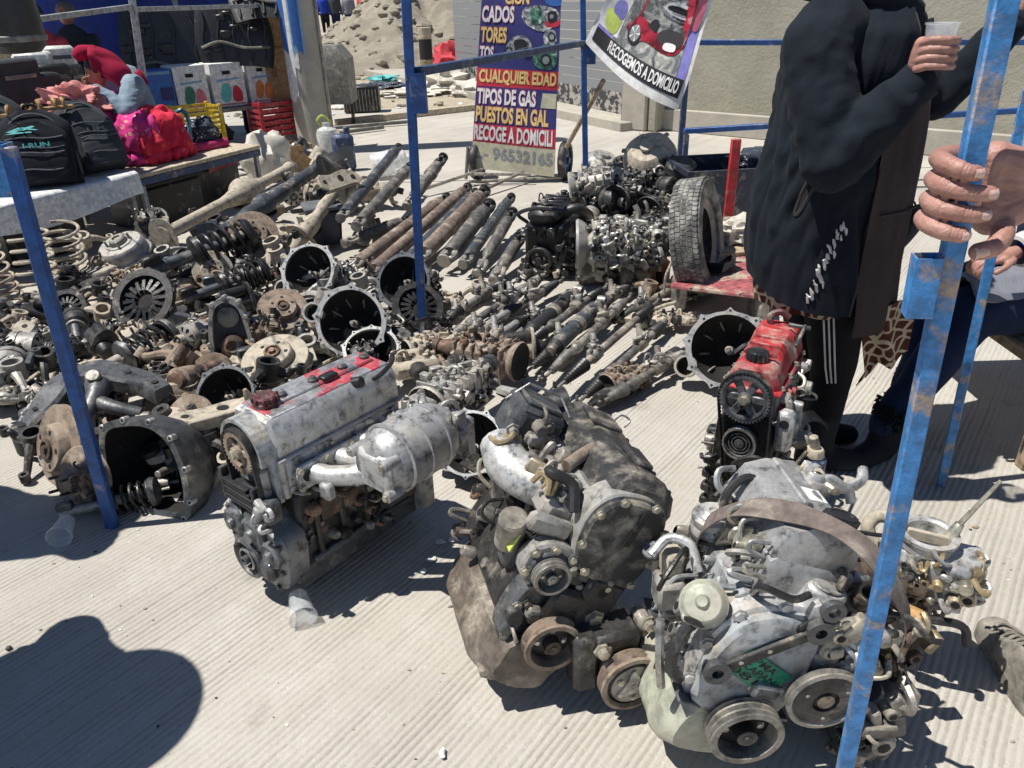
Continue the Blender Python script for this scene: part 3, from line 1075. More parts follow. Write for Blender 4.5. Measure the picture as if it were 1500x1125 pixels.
    for y, z in ((.10, .40), (.185, .405), (.27, .41), (.35, .41)):
        m.use('bright_aluminium').curve([(.10, y, z), (.15, y + .02, z - .005), (.20, y + .06, z - .005), (.26, y + .11, z + .01)], [.028, .027, .028, .032], 12, 5)
    m.box((.112, .225, .40), (.012, .34, .075), .004)
    for y in (.06, .145, .23, .31, .39):
        m.use('zinc').bolt((.118, y, .425), (1, 0, 0), .008, .01)
        m.use('zinc').bolt((.118, y, .375), (1, 0, 0), .008, .01)
    m.use('aluminium').box((.165, .10, .365), (.04, .03, .05), .008)
    m.build('intake_runners', t)
    m = MB('aluminium')
    pl = [(0, -.005), (.045, -.003), (.074, .015), (.088, .05), (.092, .10), (.094, .17), (.088, .22), (.066, .255), (.03, .268), (0, .27)]
    MP = tr(.275, .17, .44) @ Matrix.Rotation(R(-90), 4, 'X')
    m.lathe(pl, MP, 26)
    for z in (.06, .125, .19):
        m.use('aluminium').lathe([(.090, z - .006), (.097, z - .003), (.097, z + .003), (.090, z + .006)], MP, 26)
    m.use('bright_aluminium').box((.275, .175, .43), (.13, .03, .11), .012)
    for z in (.37, .46):
        for x in (.225, .345):
            m.use('aluminium').cyl((x - .01, .15, z + .015), (x - .01, .20, z + .015), .015)
            m.use('zinc').bolt((x - .01, .151, z + .015), (0, -1, 0), .009, .009)
    m.use('bright_aluminium').cyl((.275, .25, .375), (.275, .25, .34), .02)
    m.use('steel').cyl((.35, .26, .45), (.362, .26, .45), .012)
    greeble(m, rg, 7, (.22, .20, .515), (.10, 0, 0), (0, .2, 0), (0, 0, 1), ('aluminium', 'steel'), .8)
    m.build('plenum', t)
    m = MB('aluminium')
    m.box((.31, .45, .42), (.09, .05, .12), .012)
    m.use('inner_dark').cyl((.31, .474, .42), (.31, .478, .42), .035)
    m.use('aluminium').box((.20, .40, .42), (.18, .10, .07), .012)
    m.use('dusty_aluminium').box((.27, .40, .42), (.05, .05, .09), .01)
    m.use('dusty_aluminium').box((.19, .43, .47), (.09, .05, .06), .01)
    greeble(m, rg, 18, (.16, .41, .36), (.2, 0, 0), (0, 0, .13), (0, 1, 0), ('dusty_aluminium', 'worn_steel', 'aluminium'), 1.3)
    greeble(m, rg, 14, (.15, .38, .47), (.2, 0, 0), (0, .08, 0), (0, 0, 1), ('dusty_aluminium', 'worn_steel', 'aluminium'), 1.2)
    m.build('throttle_body', t)
    m = MB('aluminium')
    m.box((.02, .47, .20), (.23, .025, .26), .012)
    m.use('dusty_aluminium').box((.13, .46, .20), (.05, .06, .22), .012)
    m.build('rear_plate', t)
    return t
def engine_brown():
    """tilted engine: black cam cover plate, brown sump, bare pulleys"""
    rg = random.Random(5)
    t = thing('engine', 'leaning engine with black front cover plate, brown dented oil pan and bare pulleys', 'engine', (.058, 1.275, 0), 15, 'used engines standing on the road')
    TL = tr(0, 0, .205) @ Matrix.Rotation(R(33), 4, 'Y') @ Matrix.Diagonal((1, .86, .97, 1))     # crank axis at z .205, leaning to +X
    def mb(mt):
        m = MB(mt)
        m.T = TL
        return m
    m = mb('cast_iron')
    m.box((0, .27, .10), (.19, .44, .30), .015)
    m.use('dark_alloy').box((.10, .25, .05), (.03, .35, .12), .01)
    m.use('cast_iron').box((-.10, .25, .08), (.03, .38, .2), .01)
    greeble(m, rg, 20, (-.112, .06, -.03), (0, .40, 0), (0, 0, .24), (-1, 0, 0), ('cast_iron', 'dusty_iron', 'worn_steel', 'rusty_iron'), 1.4)
    greeble(m, rg, 24, (.10, .06, -.03), (0, .40, 0), (0, 0, .24), (1, 0, 0), ('cast_iron', 'dark_alloy', 'worn_steel'), 1.4)
    m.build('block', t)
    m = MB('pan_brown')
    m.T = TL
    prof = smooth_poly([(-.085, -.03), (-.10, -.12), (-.105, -.16), (-.075, -.19), (0, -.20), (.075, -.18), (.09, -.12), (.10, -.03)], 3)
    rings = []
    for j in range(13):
        y = -.035 + .46 * j / 12
        k = .72 + .28 * min(1, j / 2.5) if j < 3 else 1
        if j > 10:
            k = 1 - .12 * (j - 10)
        dz = .025 * math.sin(j * 1.3)
        rings.append([(x * k + .002 * noise.noise(V((x * 20, y * 14, z * 20))), y, (-.05 + (z + .05) * k + .002 * noise.noise(V((x * 14, y * 20, 3))))) for x, z in prof])
    m.loft(rings)
    for k in range(3):
        m.box((-.07 + k * .055, .0 + .01 * k, -.155 - .004 * k), (.045, .05, .02), .008, None)
    m.build('oil_pan', t)
    m = mb('dusty_iron')
    m.cyl((-.155, .10, .14), (-.205, .05, .225), .034, .034, 18)
    m.use('print_lime').box((-.178, .045, .175), (.004, .03, .05), .001, None)
    m.use('dark_alloy').box((-.12, .11, .12), (.06, .06, .09), .015)
    m.build('oil_filter', t)
    m = mb('dark_alloy')
    ol = smooth_poly([(-.10, -.05), (-.115, .05), (-.09, .14), (-.07, .20), (0, .24), (.07, .22), (.10, .14), (.12, .05), (.11, -.05), (.05, -.085), (-.04, -.085)], 4)
    plateF(m, ol, .06, .0, .01)
    frF(m, [(-.10, .04), (-.085, .13), (-.045, .205), (.06, .20), (.10, .12), (.11, .03), (.09, -.05), (-.085, -.045)], -.001, .009, .01, 'worn_steel')
    m.use('cast_iron').box((.06, -.02, .11), (.10, .03, .16), .012)
    m.use('inner_dark').cyl((.055, -.036, .155), (.055, -.03, .155), .013)
    m.use('greasy_black').box((-.01, -.022, .085), (.09, .03, .10), .015)
    m.use('zinc').bolt((.075, -.035, .085), (0, -1, 0), .017, .016)
    m.use('dark_alloy').box((.09, -.03, .03), (.11, .035, .04), .01, None)
    greeble(m, rg, 22, (-.10, -.002, -.05), (.22, 0, 0), (0, 0, .24), (0, -1, 0), ('dark_alloy', 'cast_iron', 'worn_steel', 'dusty_iron'), 1.3)
    m.build('timing_case', t)
    m = mb('worn_steel')
    pulley(m, (0, -.075, 0), (0, -1, 0), .068, .045, 1, 'rust_tan', 'cast_iron', 'rusty_iron', .75)
    m.build('crank_pulley', t)
    m = mb('worn_steel')
    pulley(m, (-.095, -.055, .16), (0, -1, 0), .043, .03, 2, 'worn_steel', 'dark_alloy', 'worn_steel', .6)
    m.use('dark_alloy').cyl((-.095, -.02, .16), (-.095, .05, .16), .05, .06, 18)
    ear = smooth_poly([(-.15, .13), (-.155, .19), (-.11, .225), (-.05, .215), (-.035, .16), (-.05, .11), (-.10, .10)], 3)
    m.use('dusty_aluminium')
    plateF(m, ear, .03, -.012, .006)
    frF(m, [(-.142, .14), (-.145, .19), (-.105, .212), (-.055, .203), (-.047, .125)], -.013, .009, .01, 'zinc')
    m.build('water_pump_pulley', t)
    m = mb('dusty_black')
    ol = smooth_poly([(-.065, .245), (-.078, .32), (-.05, .375), (.02, .395), (.085, .375), (.115, .31), (.12, .215), (.085, .165), (.015, .175), (-.035, .20)], 4)
    plateF(m, ol, .02, -.03, .006)
    m.use('dusty_aluminium')
    big = [((x - .02) * 1.09 + .02, (z - .285) * 1.09 + .285) for x, z in ol]
    plateF(m, big, .06, -.012, .004)
    frF(m, [(-.068, .255), (-.07, .335), (-.035, .382), (.045, .395), (.105, .345), (.122, .26), (.112, .195), (.06, .168), (-.02, .192)], -.03, .008, .009, 'zinc')
    m.use('greasy_black').box((.03, -.032, .335), (.02, .006, .10), .003)
    m.build('cam_cover_plate', t)
    m = mb('dusty_aluminium')
    m.box((.02, .24, .29), (.21, .40, .12), .014)
    greeble(m, rg, 22, (-.09, .05, .24), (0, .38, 0), (0, 0, .11), (-1, 0, 0), ('dusty_aluminium', 'aluminium', 'worn_steel'), 1.3)
    m.build('cylinder_head', t)
    m = mb('dusty_black')
    vcs = []
    for j, y in enumerate((.0, .02, .12, .24, .36, .44, .455)):
        e = .018 if j in (0, 6) else 0
        vcs.append([(-.06 + e, y, .352), (.125 - e, y, .352), (.128 - e, y, .372), (.105 - e, y, .415 - e), (.06, y, .435 - e + .008 * math.sin(j * 2)), (-.01, y, .432 - e), (-.05 + e, y, .40 - e)])
    m.loft(vcs)
    m.box((.04, .14, .438), (.05, .10, .018), .006)
    m.box((.02, .34, .437), (.09, .10, .016), .006)
    for y in (.04, .13, .22, .31, .42):
        m.use('zinc').bolt((.12, y, .374), (0, 0, 1), .009, .012)
        m.use('greasy_black').box((.085, y, .415), (.04, .012, .02), .004, None)
    m.use('steel').curve([(.11, .44, .41), (.13, .45, .44), (.15, .43, .44), (.14, .42, .42)], .003, 6)
    m.build('valve_cover', t)
    m = mb('bright_aluminium')
    m.curve([(-.07, .13, .29), (-.13, .17, .27), (-.18, .25, .26), (-.19, .34, .27)], [.045, .05, .055, .05], 14, 6)
    m.use('dusty_aluminium').box((-.10, .10, .265), (.10, .10, .06), .015)
    m.use('dusty_aluminium').box((-.13, .03, .245), (.11, .035, .045), .01)
    greeble(m, rg, 26, (-.17, .04, .30), (.16, 0, 0), (0, .22, 0), (0, 0, 1), ('dusty_aluminium', 'dusty_iron', 'brass_yellow', 'worn_steel'), 1.5)
    m.build('intake_elbow', t)
    m = mb('dark_alloy')
    m.box((-.13, .39, .34), (.13, .13, .11), .012)
    m.box((-.13, .39, .401), (.10, .10, .012), .004)
    m.use('black_plastic').box((-.13, .32, .33), (.11, .02, .10), .006)
    m.use('steel').lathe([(.014, 0), (.017, .004), (.014, .008), (.011, .008)], tr(-.09, .308, .33) @ FACE_Y, 14)
    m.use('black_plastic').lathe([(.055, 0), (.06, .03), (.062, .055), (.052, .055), (.05, .01)], tr(-.06, .46, .36) @ rot(50, 'Y'), 22)
    m.use('dusty_aluminium').lathe([(.075, 0), (.08, .012), (.07, .025), (.02, .035), (0, .035)], tr(-.13, .48, .35) @ rot(-20, 'X'), 22)
    m.use('steel').tube([(-.20, .43, .36), (-.17, .42, .425), (-.08, .41, .43), (-.05, .36, .40)], .004, 6)
    greeble(m, rg, 14, (-.20, .31, .28), (.14, 0, 0), (0, 0, .1), (0, -1, 0), ('dusty_aluminium', 'brass_yellow', 'dusty_iron'), 1.3)
    m.build('throttle_box', t)
    m = mb('rust_tan')
    m.curve([(-.10, .16, .345), (-.05, .20, .385), (.0, .24, .405), (.04, .27, .395)], .016, 10)
    m.use('black_rubber').curve([(-.15, .13, .33), (-.17, .08, .345), (-.12, .06, .345), (-.10, .02, .30)], .013, 9)
    m.build('hose', t)
    m = MB('dark_alloy')
    c = V((.162, -.105, .12))
    m.cyl(c + V((0, .01, 0)), c + V((0, .17, .01)), .062, .058, 22)
    m.use('cast_iron').box(c + V((-.02, .06, .075)), (.12, .09, .06), .012)
    m.use('cast_iron').box(c + V((-.09, .05, .03)), (.06, .07, .16), .012)
    m.use('worn_steel').box(c + V((.055, .06, .09)), (.035, .06, .06), .01)
    m.use('zinc').bolt(c + V((.055, .025, .115)), (0, -1, 0), .013, .02)
    m.use('zinc').bolt(c + V((-.06, .01, .08)), (0, -1, 0), .013, .02)
    greeble(m, rg, 12, c + V((-.06, .03, .05)), (.13, 0, 0), (0, .1, 0), (0, 0, 1), ('cast_iron', 'worn_steel', 'dusty_aluminium'), 1.2)
    m.build('compressor', t)
    m = MB('worn_steel')
    M = tr(c.x, c.y, c.z) @ FACE_Y
    m.use('rust_tan').lathe([(.0, -.01), (.066, -.01), (.074, .0), (.066, .006), (.074, .012), (.066, .018), (.075, .026), (.075, .034), (.066, .036), (.060, .030)], M, 34)
    m.use('dark_alloy').lathe([(.060, .030), (.058, .022), (.054, .020)], M, 30)
    m.use('worn_steel').lathe([(.054, .020), (.052, .032), (.030, .034), (.018, .034), (.016, .028), (.008, .028), (.008, .040), (0, .04)], M, 30)
    tri = smooth_poly([(.045 * math.cos(R(a)), .045 * math.sin(R(a))) if a % 120 == 90 % 120 else (.022 * math.cos(R(a)), .022 * math.sin(R(a))) for a in range(30, 390, 60)], 4)
    m.use('steel').prism(tri, .033, .039, M, .002)
    m.use('zinc')
    for k in range(6):
        a = R(60 * k + 30)
        q = M @ V((.036 * math.cos(a), .036 * math.sin(a), .036))
        m.bolt(q, (0, -1, 0), .006, .006)
    m.build('clutch_pulley', t)
    m = MB('cast_iron')
    m.box((.10, .30, .045), (.12, .25, .09), .02)
    m.build('mounting_bracket', t)
    return t
def engine_red():
    rg = random.Random(3)
    t = thing('engine', 'slim black engine with a bright red valve cover and six-spoke cam wheel', 'engine', (.655, 1.84, 0), -31, 'used engines standing on the road')
    t.scale = (.92, .80, .98)
    m = MB('greasy_black')
    m.box((0, .25, .22), (.17, .40, .34), .014)
    m.use('cast_iron').box((-.095, .2, .2), (.03, .34, .22), .01)
    greeble(m, rg, 20, (-.10, .04, .08), (0, .38, 0), (0, 0, .27), (-1, 0, 0), ('cast_iron', 'worn_steel', 'dark_alloy'), 1.2)
    greeble(m, rg, 20, (.085, .04, .08), (0, .38, 0), (0, 0, .27), (1, 0, 0), ('cast_iron', 'worn_steel', 'dark_alloy'), 1.2)
    for z in (.21, .30):
        m.use('worn_steel').cyl((-.085, .02, z), (-.13, .01, z), .004)
    m.build('block', t)
    m = MB('cast_iron')
    m.box((0, .24, .04), (.19, .40, .08), .02, None, .8)
    for k in range(5):
        m.box((-.10, .01, .05 + k * .05), (.03, .04, .028), .006)
    m.build('oil_pan', t)
    m = MB('dusty_aluminium')
    m.box((0, .24, .445), (.17, .39, .11), .01)
    greeble(m, rg, 24, (.085, .05, .40), (0, .36, 0), (0, 0, .09), (1, 0, 0), ('dusty_aluminium', 'zinc', 'worn_steel', 'red_paint'), 1.2)
    m.use('worn_steel').curve([(.10, .03, .41), (.115, .04, .44), (.11, .06, .47), (.12, .05, .34)], .012)
    m.build('cylinder_head', t)
    m = MB('red_paint')
    vcs = []
    for j, y in enumerate((.03, .045, .16, .165, .30, .305, .405, .42)):
        e = .014 if j in (0, 7) else (.006 if j in (3, 4) else 0)
        h = .575 if j < 3 else .598
        vcs.append([(-.078 + e, y, .502), (.078 - e, y, .502), (.08 - e, y, .525), (.062 - e, y, h - .012 - e), (.045, y, h - e), (-.045, y, h - e), (-.062 + e, y, h - .012 - e), (-.08 + e, y, .525)])
    m.loft(vcs)
    for k in range(5):
        m.box((0, .10 + k * .07, .592), (.10, .010, .016), .004)
    m.use('red_paint').box((0, .225, .503), (.18, .42, .012), .005)
    m.use('zinc')
    for y in (.06, .17, .28, .39):
        m.bolt((.083, y, .51), (0, 0, 1), .008, .01)
        m.bolt((-.083, y, .51), (0, 0, 1), .008, .01)
    vc = m.build('valve_cover', t)
    m = MB('black_plastic')
    m.gear(.034, 14, .004, 0, .026, tr(-.005, .085, .578))
    m.lathe([(.024, .026), (.022, .030), (.008, .028), (0, .028)], tr(-.005, .085, .578), 16)
    m.build('oil_cap', vc)
    m = MB('dark_red_plastic')
    m.curve([(-.02, .36, .59), (-.03, .37, .62), (.0, .38, .635), (.03, .38, .62)], .011)
    m.use('dark_alloy').box((.07, .33, .615), (.07, .012, .012), .003, None)
    m.box((.095, .28, .60), (.010, .14, .012), .003, rot(8, 'X'))
    m.build('breather_pipe', t)
    m = MB('pewter')
    m.gear(.078, 44, .006, 0, .024, tr(-.005, -.012, .495) @ FACE_Y, .058, 6, .02)
    m.use('dark_alloy').lathe([(.058, .004), (.060, .024), (.064, .026)], tr(-.005, -.012, .495) @ FACE_Y, 34)
    m.use('zinc').bolt((-.005, -.044, .495), (0, -1, 0), .013, .012)
    m.build('cam_wheel', t)
    m = MB('black_rubber')
    belt_loop(m, [(-.005, .495, .082), (-.01, .19, .03), (.06, .30, .025)], -.038, -.012)
    m.build('timing_belt', t)
    m = MB('greasy_black')
    plateF(m, smooth_poly([(-.085, .08), (-.09, .30), (-.07, .42), (.07, .42), (.09, .30), (.085, .08)], 3), .03, .0, .008)
    pulley(m, (-.005, -.03, .345), (0, -1, 0), .052, .024, 1, 'dark_alloy', 'greasy_black', 'dark_alloy', .7)
    m.use('worn_steel').lathe([(.050, .0), (.052, .003), (.046, .003)], tr(-.005, -.031, .345) @ FACE_Y, 28)
    for r in (.034, .024, .014):
        m.use('pewter').lathe([(r, 0), (r, .003), (r - .003, .003), (r - .003, 0)], tr(-.005, -.024, .345) @ FACE_Y, 24)
    greeble(m, rg, 14, (-.08, 0, .1), (.16, 0, 0), (0, 0, .18), (0, -1, 0), ('greasy_black', 'dark_alloy', 'cast_iron'), 1.2)
    m.build('front_cover', t)
    m = MB('bright_aluminium')
    m.box((.115, .02, .40), (.05, .05, .13), .012)
    m.use('inner_dark').cyl((.115, -.006, .43), (.115, -.008, .43), .014)
    m.build('engine_mount', t)
    m = MB('aluminium')
    m.use('aluminium').box((.10, .16, .36), (.08, .09, .10), .015)
    m.use('aluminium').box((.10, .09, .39), (.05, .12, .06), .015)
    m.use('dusty_aluminium').cyl((.13, .16, .31), (.18, .15, .33), .028)
    greeble(m, rg, 16, (.11, .05, .28), (0, .3, 0), (0, 0, .16), (1, 0, 0), ('aluminium', 'dusty_aluminium', 'worn_steel'), 1.2)
    m.build('pump_casting', t)
    m = MB('navy_plate')
    m.cyl((.20, .12, .20), (.20, .12, .29), .04, .04, 18)
    m.use('dusty_tan').cyl((.20, .12, .29), (.20, .12, .32), .032, .028, 16)
    m.cyl((.20, .12, .32), (.19, .11, .36), .016, .014, 12)
    m.use('print_white').box((.20, .079, .245), (.04, .004, .05), .001)
    m.build('oil_filter', t)
    m = MB('black_rubber')
    m.curve([(.0, -.10, .28), (.01, -.12, .33), (.07, -.12, .36), (.12, -.11, .31), (.11, -.10, .24), (.05, -.09, .19)], .008, 8)
    m.build('hose', t)
    m = MB('rust_tan')
    m.tube([(.19, .0, .36), (.14, -.04, .27), (.10, -.06, .21)], .006, 6)
    m.build('dipstick', t)
    return t
def engine_silver():
    """big engine nearest the pole: light green sump, grey front case with a green tape label, strap across"""
    rg = random.Random(21)
    t = thing('engine', 'large silver engine with pale green oil pan, green tape label and two belt pulleys', 'engine', (.515, 1.055, 0), 4, 'used engines standing on the road')
    TL = tr(-.06, 0, .215) @ Matrix.Rotation(R(20), 4, 'Y') @ Matrix.Diagonal((1, .64, .95, 1))
    def mb(mt):
        m = MB(mt)
        m.T = TL
        return m
    m = mb('grey_paint')
    m.box((0, .30, .09), (.21, .44, .28), .015)
    m.use('cast_iron').box((.11, .30, .05), (.03, .4, .16), .01)
    greeble(m, rg, 24, (-.11, .09, -.03), (0, .40, 0), (0, 0, .24), (-1, 0, 0), ('grey_paint', 'aluminium', 'worn_steel'), 1.4)
    greeble(m, rg, 24, (.12, .09, -.03), (0, .40, 0), (0, 0, .24), (1, 0, 0), ('cast_iron', 'dusty_iron', 'worn_steel'), 1.4)
    m.build('block', t)
    m = mb('pan_green')
    prof = smooth_poly([(-.10, -.03), (-.125, -.05), (-.14, -.10), (-.14, -.16), (-.11, -.19), (-.02, -.19), (.06, -.17), (.10, -.10), (.10, -.03)], 3)
    rings = []
    for j in range(11):
        y = -.01 + .46 * j / 10
        k = (.80, .94, 1, 1, 1, 1, 1, 1, 1, .96, .86)[j]
        rings.append([(x * k, y, -.03 + (z + .03) * k + .004 * noise.noise(V((x * 14, y * 14, z * 9)))) for x, z in prof])
    m.loft(rings)
    m.use('dark_alloy').box((-.02, .22, -.028), (.25, .46, .008), .003)
    m.build('oil_pan', t)
    m = mb('grey_paint')
    ol = smooth_poly([(-.125, .02), (-.13, .12), (-.10, .20), (-.03, .235), (.05, .235), (.075, .16), (.085, .05), (.06, -.04), (-.05, -.06), (-.11, -.03)], 4)
    plateF(m, ol, .09, -.01, .012)
    rim = [((x + .02) * 1.08 - .02, (z - .09) * 1.08 + .09) for x, z in ol]
    m.use('bright_aluminium')
    plateF(m, rim, .10, .03, .008)
    frF(m, [(-.135, .02), (-.14, .12), (-.108, .205), (-.03, .25), (.05, .25)], .028, .011, .012, 'bright_aluminium')
    m.use('aluminium').box((.01, -.02, .055), (.065, .03, .035), .005)
    m.use('dark_alloy').box((.01, -.037, .055), (.045, .004, .022), .001)
    m.build('front_case', t)
    m = mb('cast_iron')
    a, b = V((-.115, -.024, .085)), V((.035, -.024, .235))
    m.T = TL @ axm(a, b, (0, -1, 0))
    L = (b - a).length
    m.box((0, .0, L / 2), (.030, .008, L), .003)
    m.box((.013, .006, L / 2), (.005, .014, L), .002)
    for z in (0, L):
        m.use('dark_alloy').lathe([(.028, -.012), (.028, .014), (.012, .014), (.012, -.012)], tr(0, 0, z) @ rot(-90, 'X'), 20)
    for z in (.05, .11):
        m.use('zinc').cyl((0, .003, z), (0, .007, z), .005)
    m.build('stay_bar', t)
    m = mb('aluminium')
    m.box((.035, .01, .262), (.05, .045, .05), .01)
    m.use('dark_alloy').lathe([(.024, -.0), (.024, .02), (.012, .02), (.012, .0)], tr(.035, -.015, .29) @ FACE_Y, 18)
    m.build('lifting_eye', t)
    m = mb('green_tape')
    O = V((-.070, -.0145, .150))
    U = V((.115, 0, -.052))
    W = V((.034, 0, .062))
    def fn(u, v, e=0.0):
        k = .0012 * math.sin(u * 9)
        return O + U * u + W * (v - .95) + V((0, -e - .003 + k, 0))
    m.grid(lambda u, v: fn(u, v), 8, 4, -.0006)
    put_text(m, '4PMA', lambda u, v: fn(u, v, .0012), .10, .72, .68, .92, 'ink', .01)
    put_text(m, 'KAPAN', lambda u, v: fn(u, v, .0012), .16, .90, .38, .62, 'ink', .01)
    put_text(m, '081', lambda u, v: fn(u, v, .0012), .06, .66, .08, .32, 'ink', .01)
    m.build('tape_label', t)
    m = mb('worn_steel')
    pulley(m, (.0, -.085, -.045), (0, -1, 0), .077, .065, 3, 'worn_steel', 'inner_dark', 'cast_iron', .85)
    m.build('crank_pulley', t)
    m = mb('worn_steel')
    m.use('worn_steel').lathe([(0, 0), (.072, 0), (.078, .01), (.070, .018), (.079, .028), (.079, .034), (.070, .037), (.066, .030)], tr(.115, -.035, .085) @ FACE_Y, 32)
    m.use('cast_iron').lathe([(.066, .030), (.060, .034), (.028, .036), (.026, .020), (.018, .018)], tr(.115, -.035, .085) @ FACE_Y, 28)
    m.use('rust_tan').lathe([(.018, .018), (.018, .036), (.010, .040), (0, .04)], tr(.115, -.035, .085) @ FACE_Y, 14)
    m.use('cast_iron').cyl((.115, -.02, .085), (.115, .06, .09), .045, .06, 18)
    for k in range(3):
        a = R(120 * k + 50)
        m.use('steel').cyl((.115 + .047 * math.cos(a), -.068, .085 + .047 * math.sin(a)), (.115 + .047 * math.cos(a), -.073, .085 + .047 * math.sin(a)), .004)
    m.build('fan_pulley', t)
    m = mb('bright_aluminium')
    m.cyl((.10, .02, .17), (.11, .08, .20), .05, .06, 18)
    m.use('aluminium').box((.105, .02, .14), (.06, .05, .06), .015)
    m.use('dusty_tan').box((.10, .0, .185), (.05, .03, .05), .01)
    m.use('bright_aluminium').curve([(.12, .03, .20), (.16, .02, .19), (.20, .04, .17)], .022, 12)
    m.use('bright_aluminium').cyl((.05, .07, .22), (.05, .06, .30), .048, .043, 22)
    m.use('dusty_aluminium').cyl((.05, .06, .30), (.05, .06, .304), .03, .03, 18)
    greeble(m, rg, 22, (.085, .0, .14), (.12, 0, 0), (0, 0, .12), (0, -1, 0), ('bright_aluminium', 'dusty_tan', 'aluminium', 'zinc'), 1.3)
    m.build('water_pump', t)
    m = mb('rust_tan')
    m.pipe((.15, .09, .265), (.125, .04, .325), .026, .020, 18)
    m.use('dusty_tan').lathe([(.034, 0), (.036, .01), (.028, .02)], axm((.15, .09, .265), (.125, .04, .325)), 18)
    m.build('hose_stub', t)
    m = mb('aluminium')
    m.box((.02, .30, .275), (.19, .42, .10), .012)
    greeble(m, rg, 24, (-.08, .10, .235), (0, .38, 0), (0, 0, .08), (-1, 0, 0), ('aluminium', 'dusty_aluminium', 'zinc'), 1.3)
    greeble(m, rg, 20, (.115, .10, .235), (0, .38, 0), (0, 0, .08), (1, 0, 0), ('aluminium', 'dusty_aluminium', 'zinc'), 1.3)
    m.build('cylinder_head', t)
    m = mb('aluminium')
    vcs = []
    for j, y in enumerate((.10, .115, .20, .30, .40, .50, .515)):
        e = .016 if j in (0, 6) else 0
        vcs.append([(-.075 + e, y, .322), (.105 - e, y, .322), (.108 - e, y, .345), (.085 - e, y, .395 - e), (.045, y, .41 - e + .006 * (j % 2)), (-.02, y, .405 - e), (-.06 + e, y, .38 - e)])
    m.loft(vcs)
    m.use('aluminium').box((.0, .36, .41), (.022, .26, .014), .004)
    m.use('white_paper').box((.03, .30, .412), (.05, .07, .004), .001)
    m.use('zinc').bolt((.06, .13, .40), (0, 0, 1), .014, .014)
    m.use('zinc').bolt((.055, .46, .405), (0, 0, 1), .014, .014)
    vc = m.build('valve_cover', t)
    m = mb('black_plastic')
    m.gear(.040, 12, .004, 0, .030, tr(.045, .165, .40))
    m.lathe([(.032, .030), (.031, .034), (.026, .032), (.024, .028), (0, .028)], tr(.045, .165, .40), 24)
    m.build('oil_cap', vc)
    m = mb('bright_aluminium')
    m.curve([(.075, .40, .40), (.11, .42, .415), (.16, .44, .40), (.20, .46, .42), (.21, .50, .44)], [.02, .017, .015, .014, .012], 10)
    m.curve([(.16, .44, .40), (.19, .47, .39), (.21, .46, .36)], .012, 8)
    m.use('dusty_aluminium').box((.075, .42, .40), (.06, .11, .03), .008)
    greeble(m, rg, 12, (.05, .36, .405), (.07, 0, 0), (0, .12, 0), (0, 0, 1), ('dusty_tan', 'bright_aluminium', 'zinc'), 1.1)
    m.build('lifting_bracket', t)
    m = MB('pan_green')
    c = V((-.155, .05, .44))
    ML = tr(c.x, c.y, c.z) @ rot(-24, 'Y') @ rot(34, 'X') @ Matrix.Scale(.82, 4)
    m.use('grey_box').lathe([(0, -.03), (.035, -.03), (.05, -.012), (.056, 0)], ML, 24)
    m.use('pan_green').lathe([(.056, 0), (.058, .006), (.054, .010), (.050, .022), (.042, .030), (.018, .033), (.012, .045), (0, .045)], ML, 24)
    m.build('vacuum_can', t)
    m = MB('white_plastic')
    c = V((-.075, .255, .435))
    ML = tr(c.x, c.y, c.z)
    m.use('rusty_iron').box((0, 0, -.03), (.08, .08, .06), .01, ML)
    m.use('bright_aluminium').lathe([(0, -.01), (.044, -.01), (.046, .03), (.042, .036), (.045, .042), (.045, .055), (.038, .062), (.03, .060), (.018, .070), (.010, .070), (.008, .063), (0, .063)], ML, 26)
    m.use('dark_alloy').lathe([(.046, .004), (.048, .008), (.048, .014), (.046, .018)], ML, 26)
    m.build('egr_valve', t)
    m = MB('black_rubber')
    for pts, r in (([(-.06, .22, .44), (-.055, .25, .54), (.0, .27, .57), (.04, .24, .53), (.035, .2, .46), (.02, .14, .42)], .010),
                   ([(-.02, .20, .45), (-.015, .20, .52), (.015, .18, .53), (.02, .12, .46), (.06, .08, .40)], .012),
                   ([(-.05, .32, .49), (.0, .34, .52), (.05, .36, .53), (.08, .36, .51)], .007),
                   ([(-.20, .0, .44), (-.23, -.02, .40), (-.225, .0, .33), (-.20, .02, .28)], .012)):
        m.curve(pts, r, 8)
        m.build('hose', t)
        m = MB('black_rubber')
    m.use('bright_aluminium').curve([(-.22, .20, .44), (-.18, .22, .465), (-.14, .20, .46), (-.13, .16, .42)], .011, 9)
    m.build('pipe', t)
    m = MB('steel')
    m.use('steel').curve([(-.235, .06, .40), (-.24, .03, .33), (-.235, .02, .26)], .009, 8)
    m.build('pipe', t)
    m = MB('yellow_plastic')
    m.use('yellow_plastic').curve([(-.06, .13, .46), (-.03, .12, .475), (.0, .10, .46)], .003, 6)
    m.build('wire', t)
    for k in range(17):
        a_ = V((rg.uniform(-.2, .16), rg.uniform(.0, .26), rg.uniform(.34, .46)))
        b_ = a_ + V((rg.uniform(-.16, .16), rg.uniform(-.10, .12), rg.uniform(-.10, .06)))
        m = MB(rg.choice(('black_rubber', 'greasy_black', 'steel', 'cast_iron')))
        m.curve([a_, a_.lerp(b_, .3) + V((rg.uniform(-.03, .03), rg.uniform(-.03, .02), rg.uniform(.0, .06))), a_.lerp(b_, .7) + V((rg.uniform(-.03, .03), -.02, rg.uniform(.0, .06))), b_], rg.uniform(.003, .008), 7, 5)
        m.build('hose', t)
    m = MB('greasy_black')
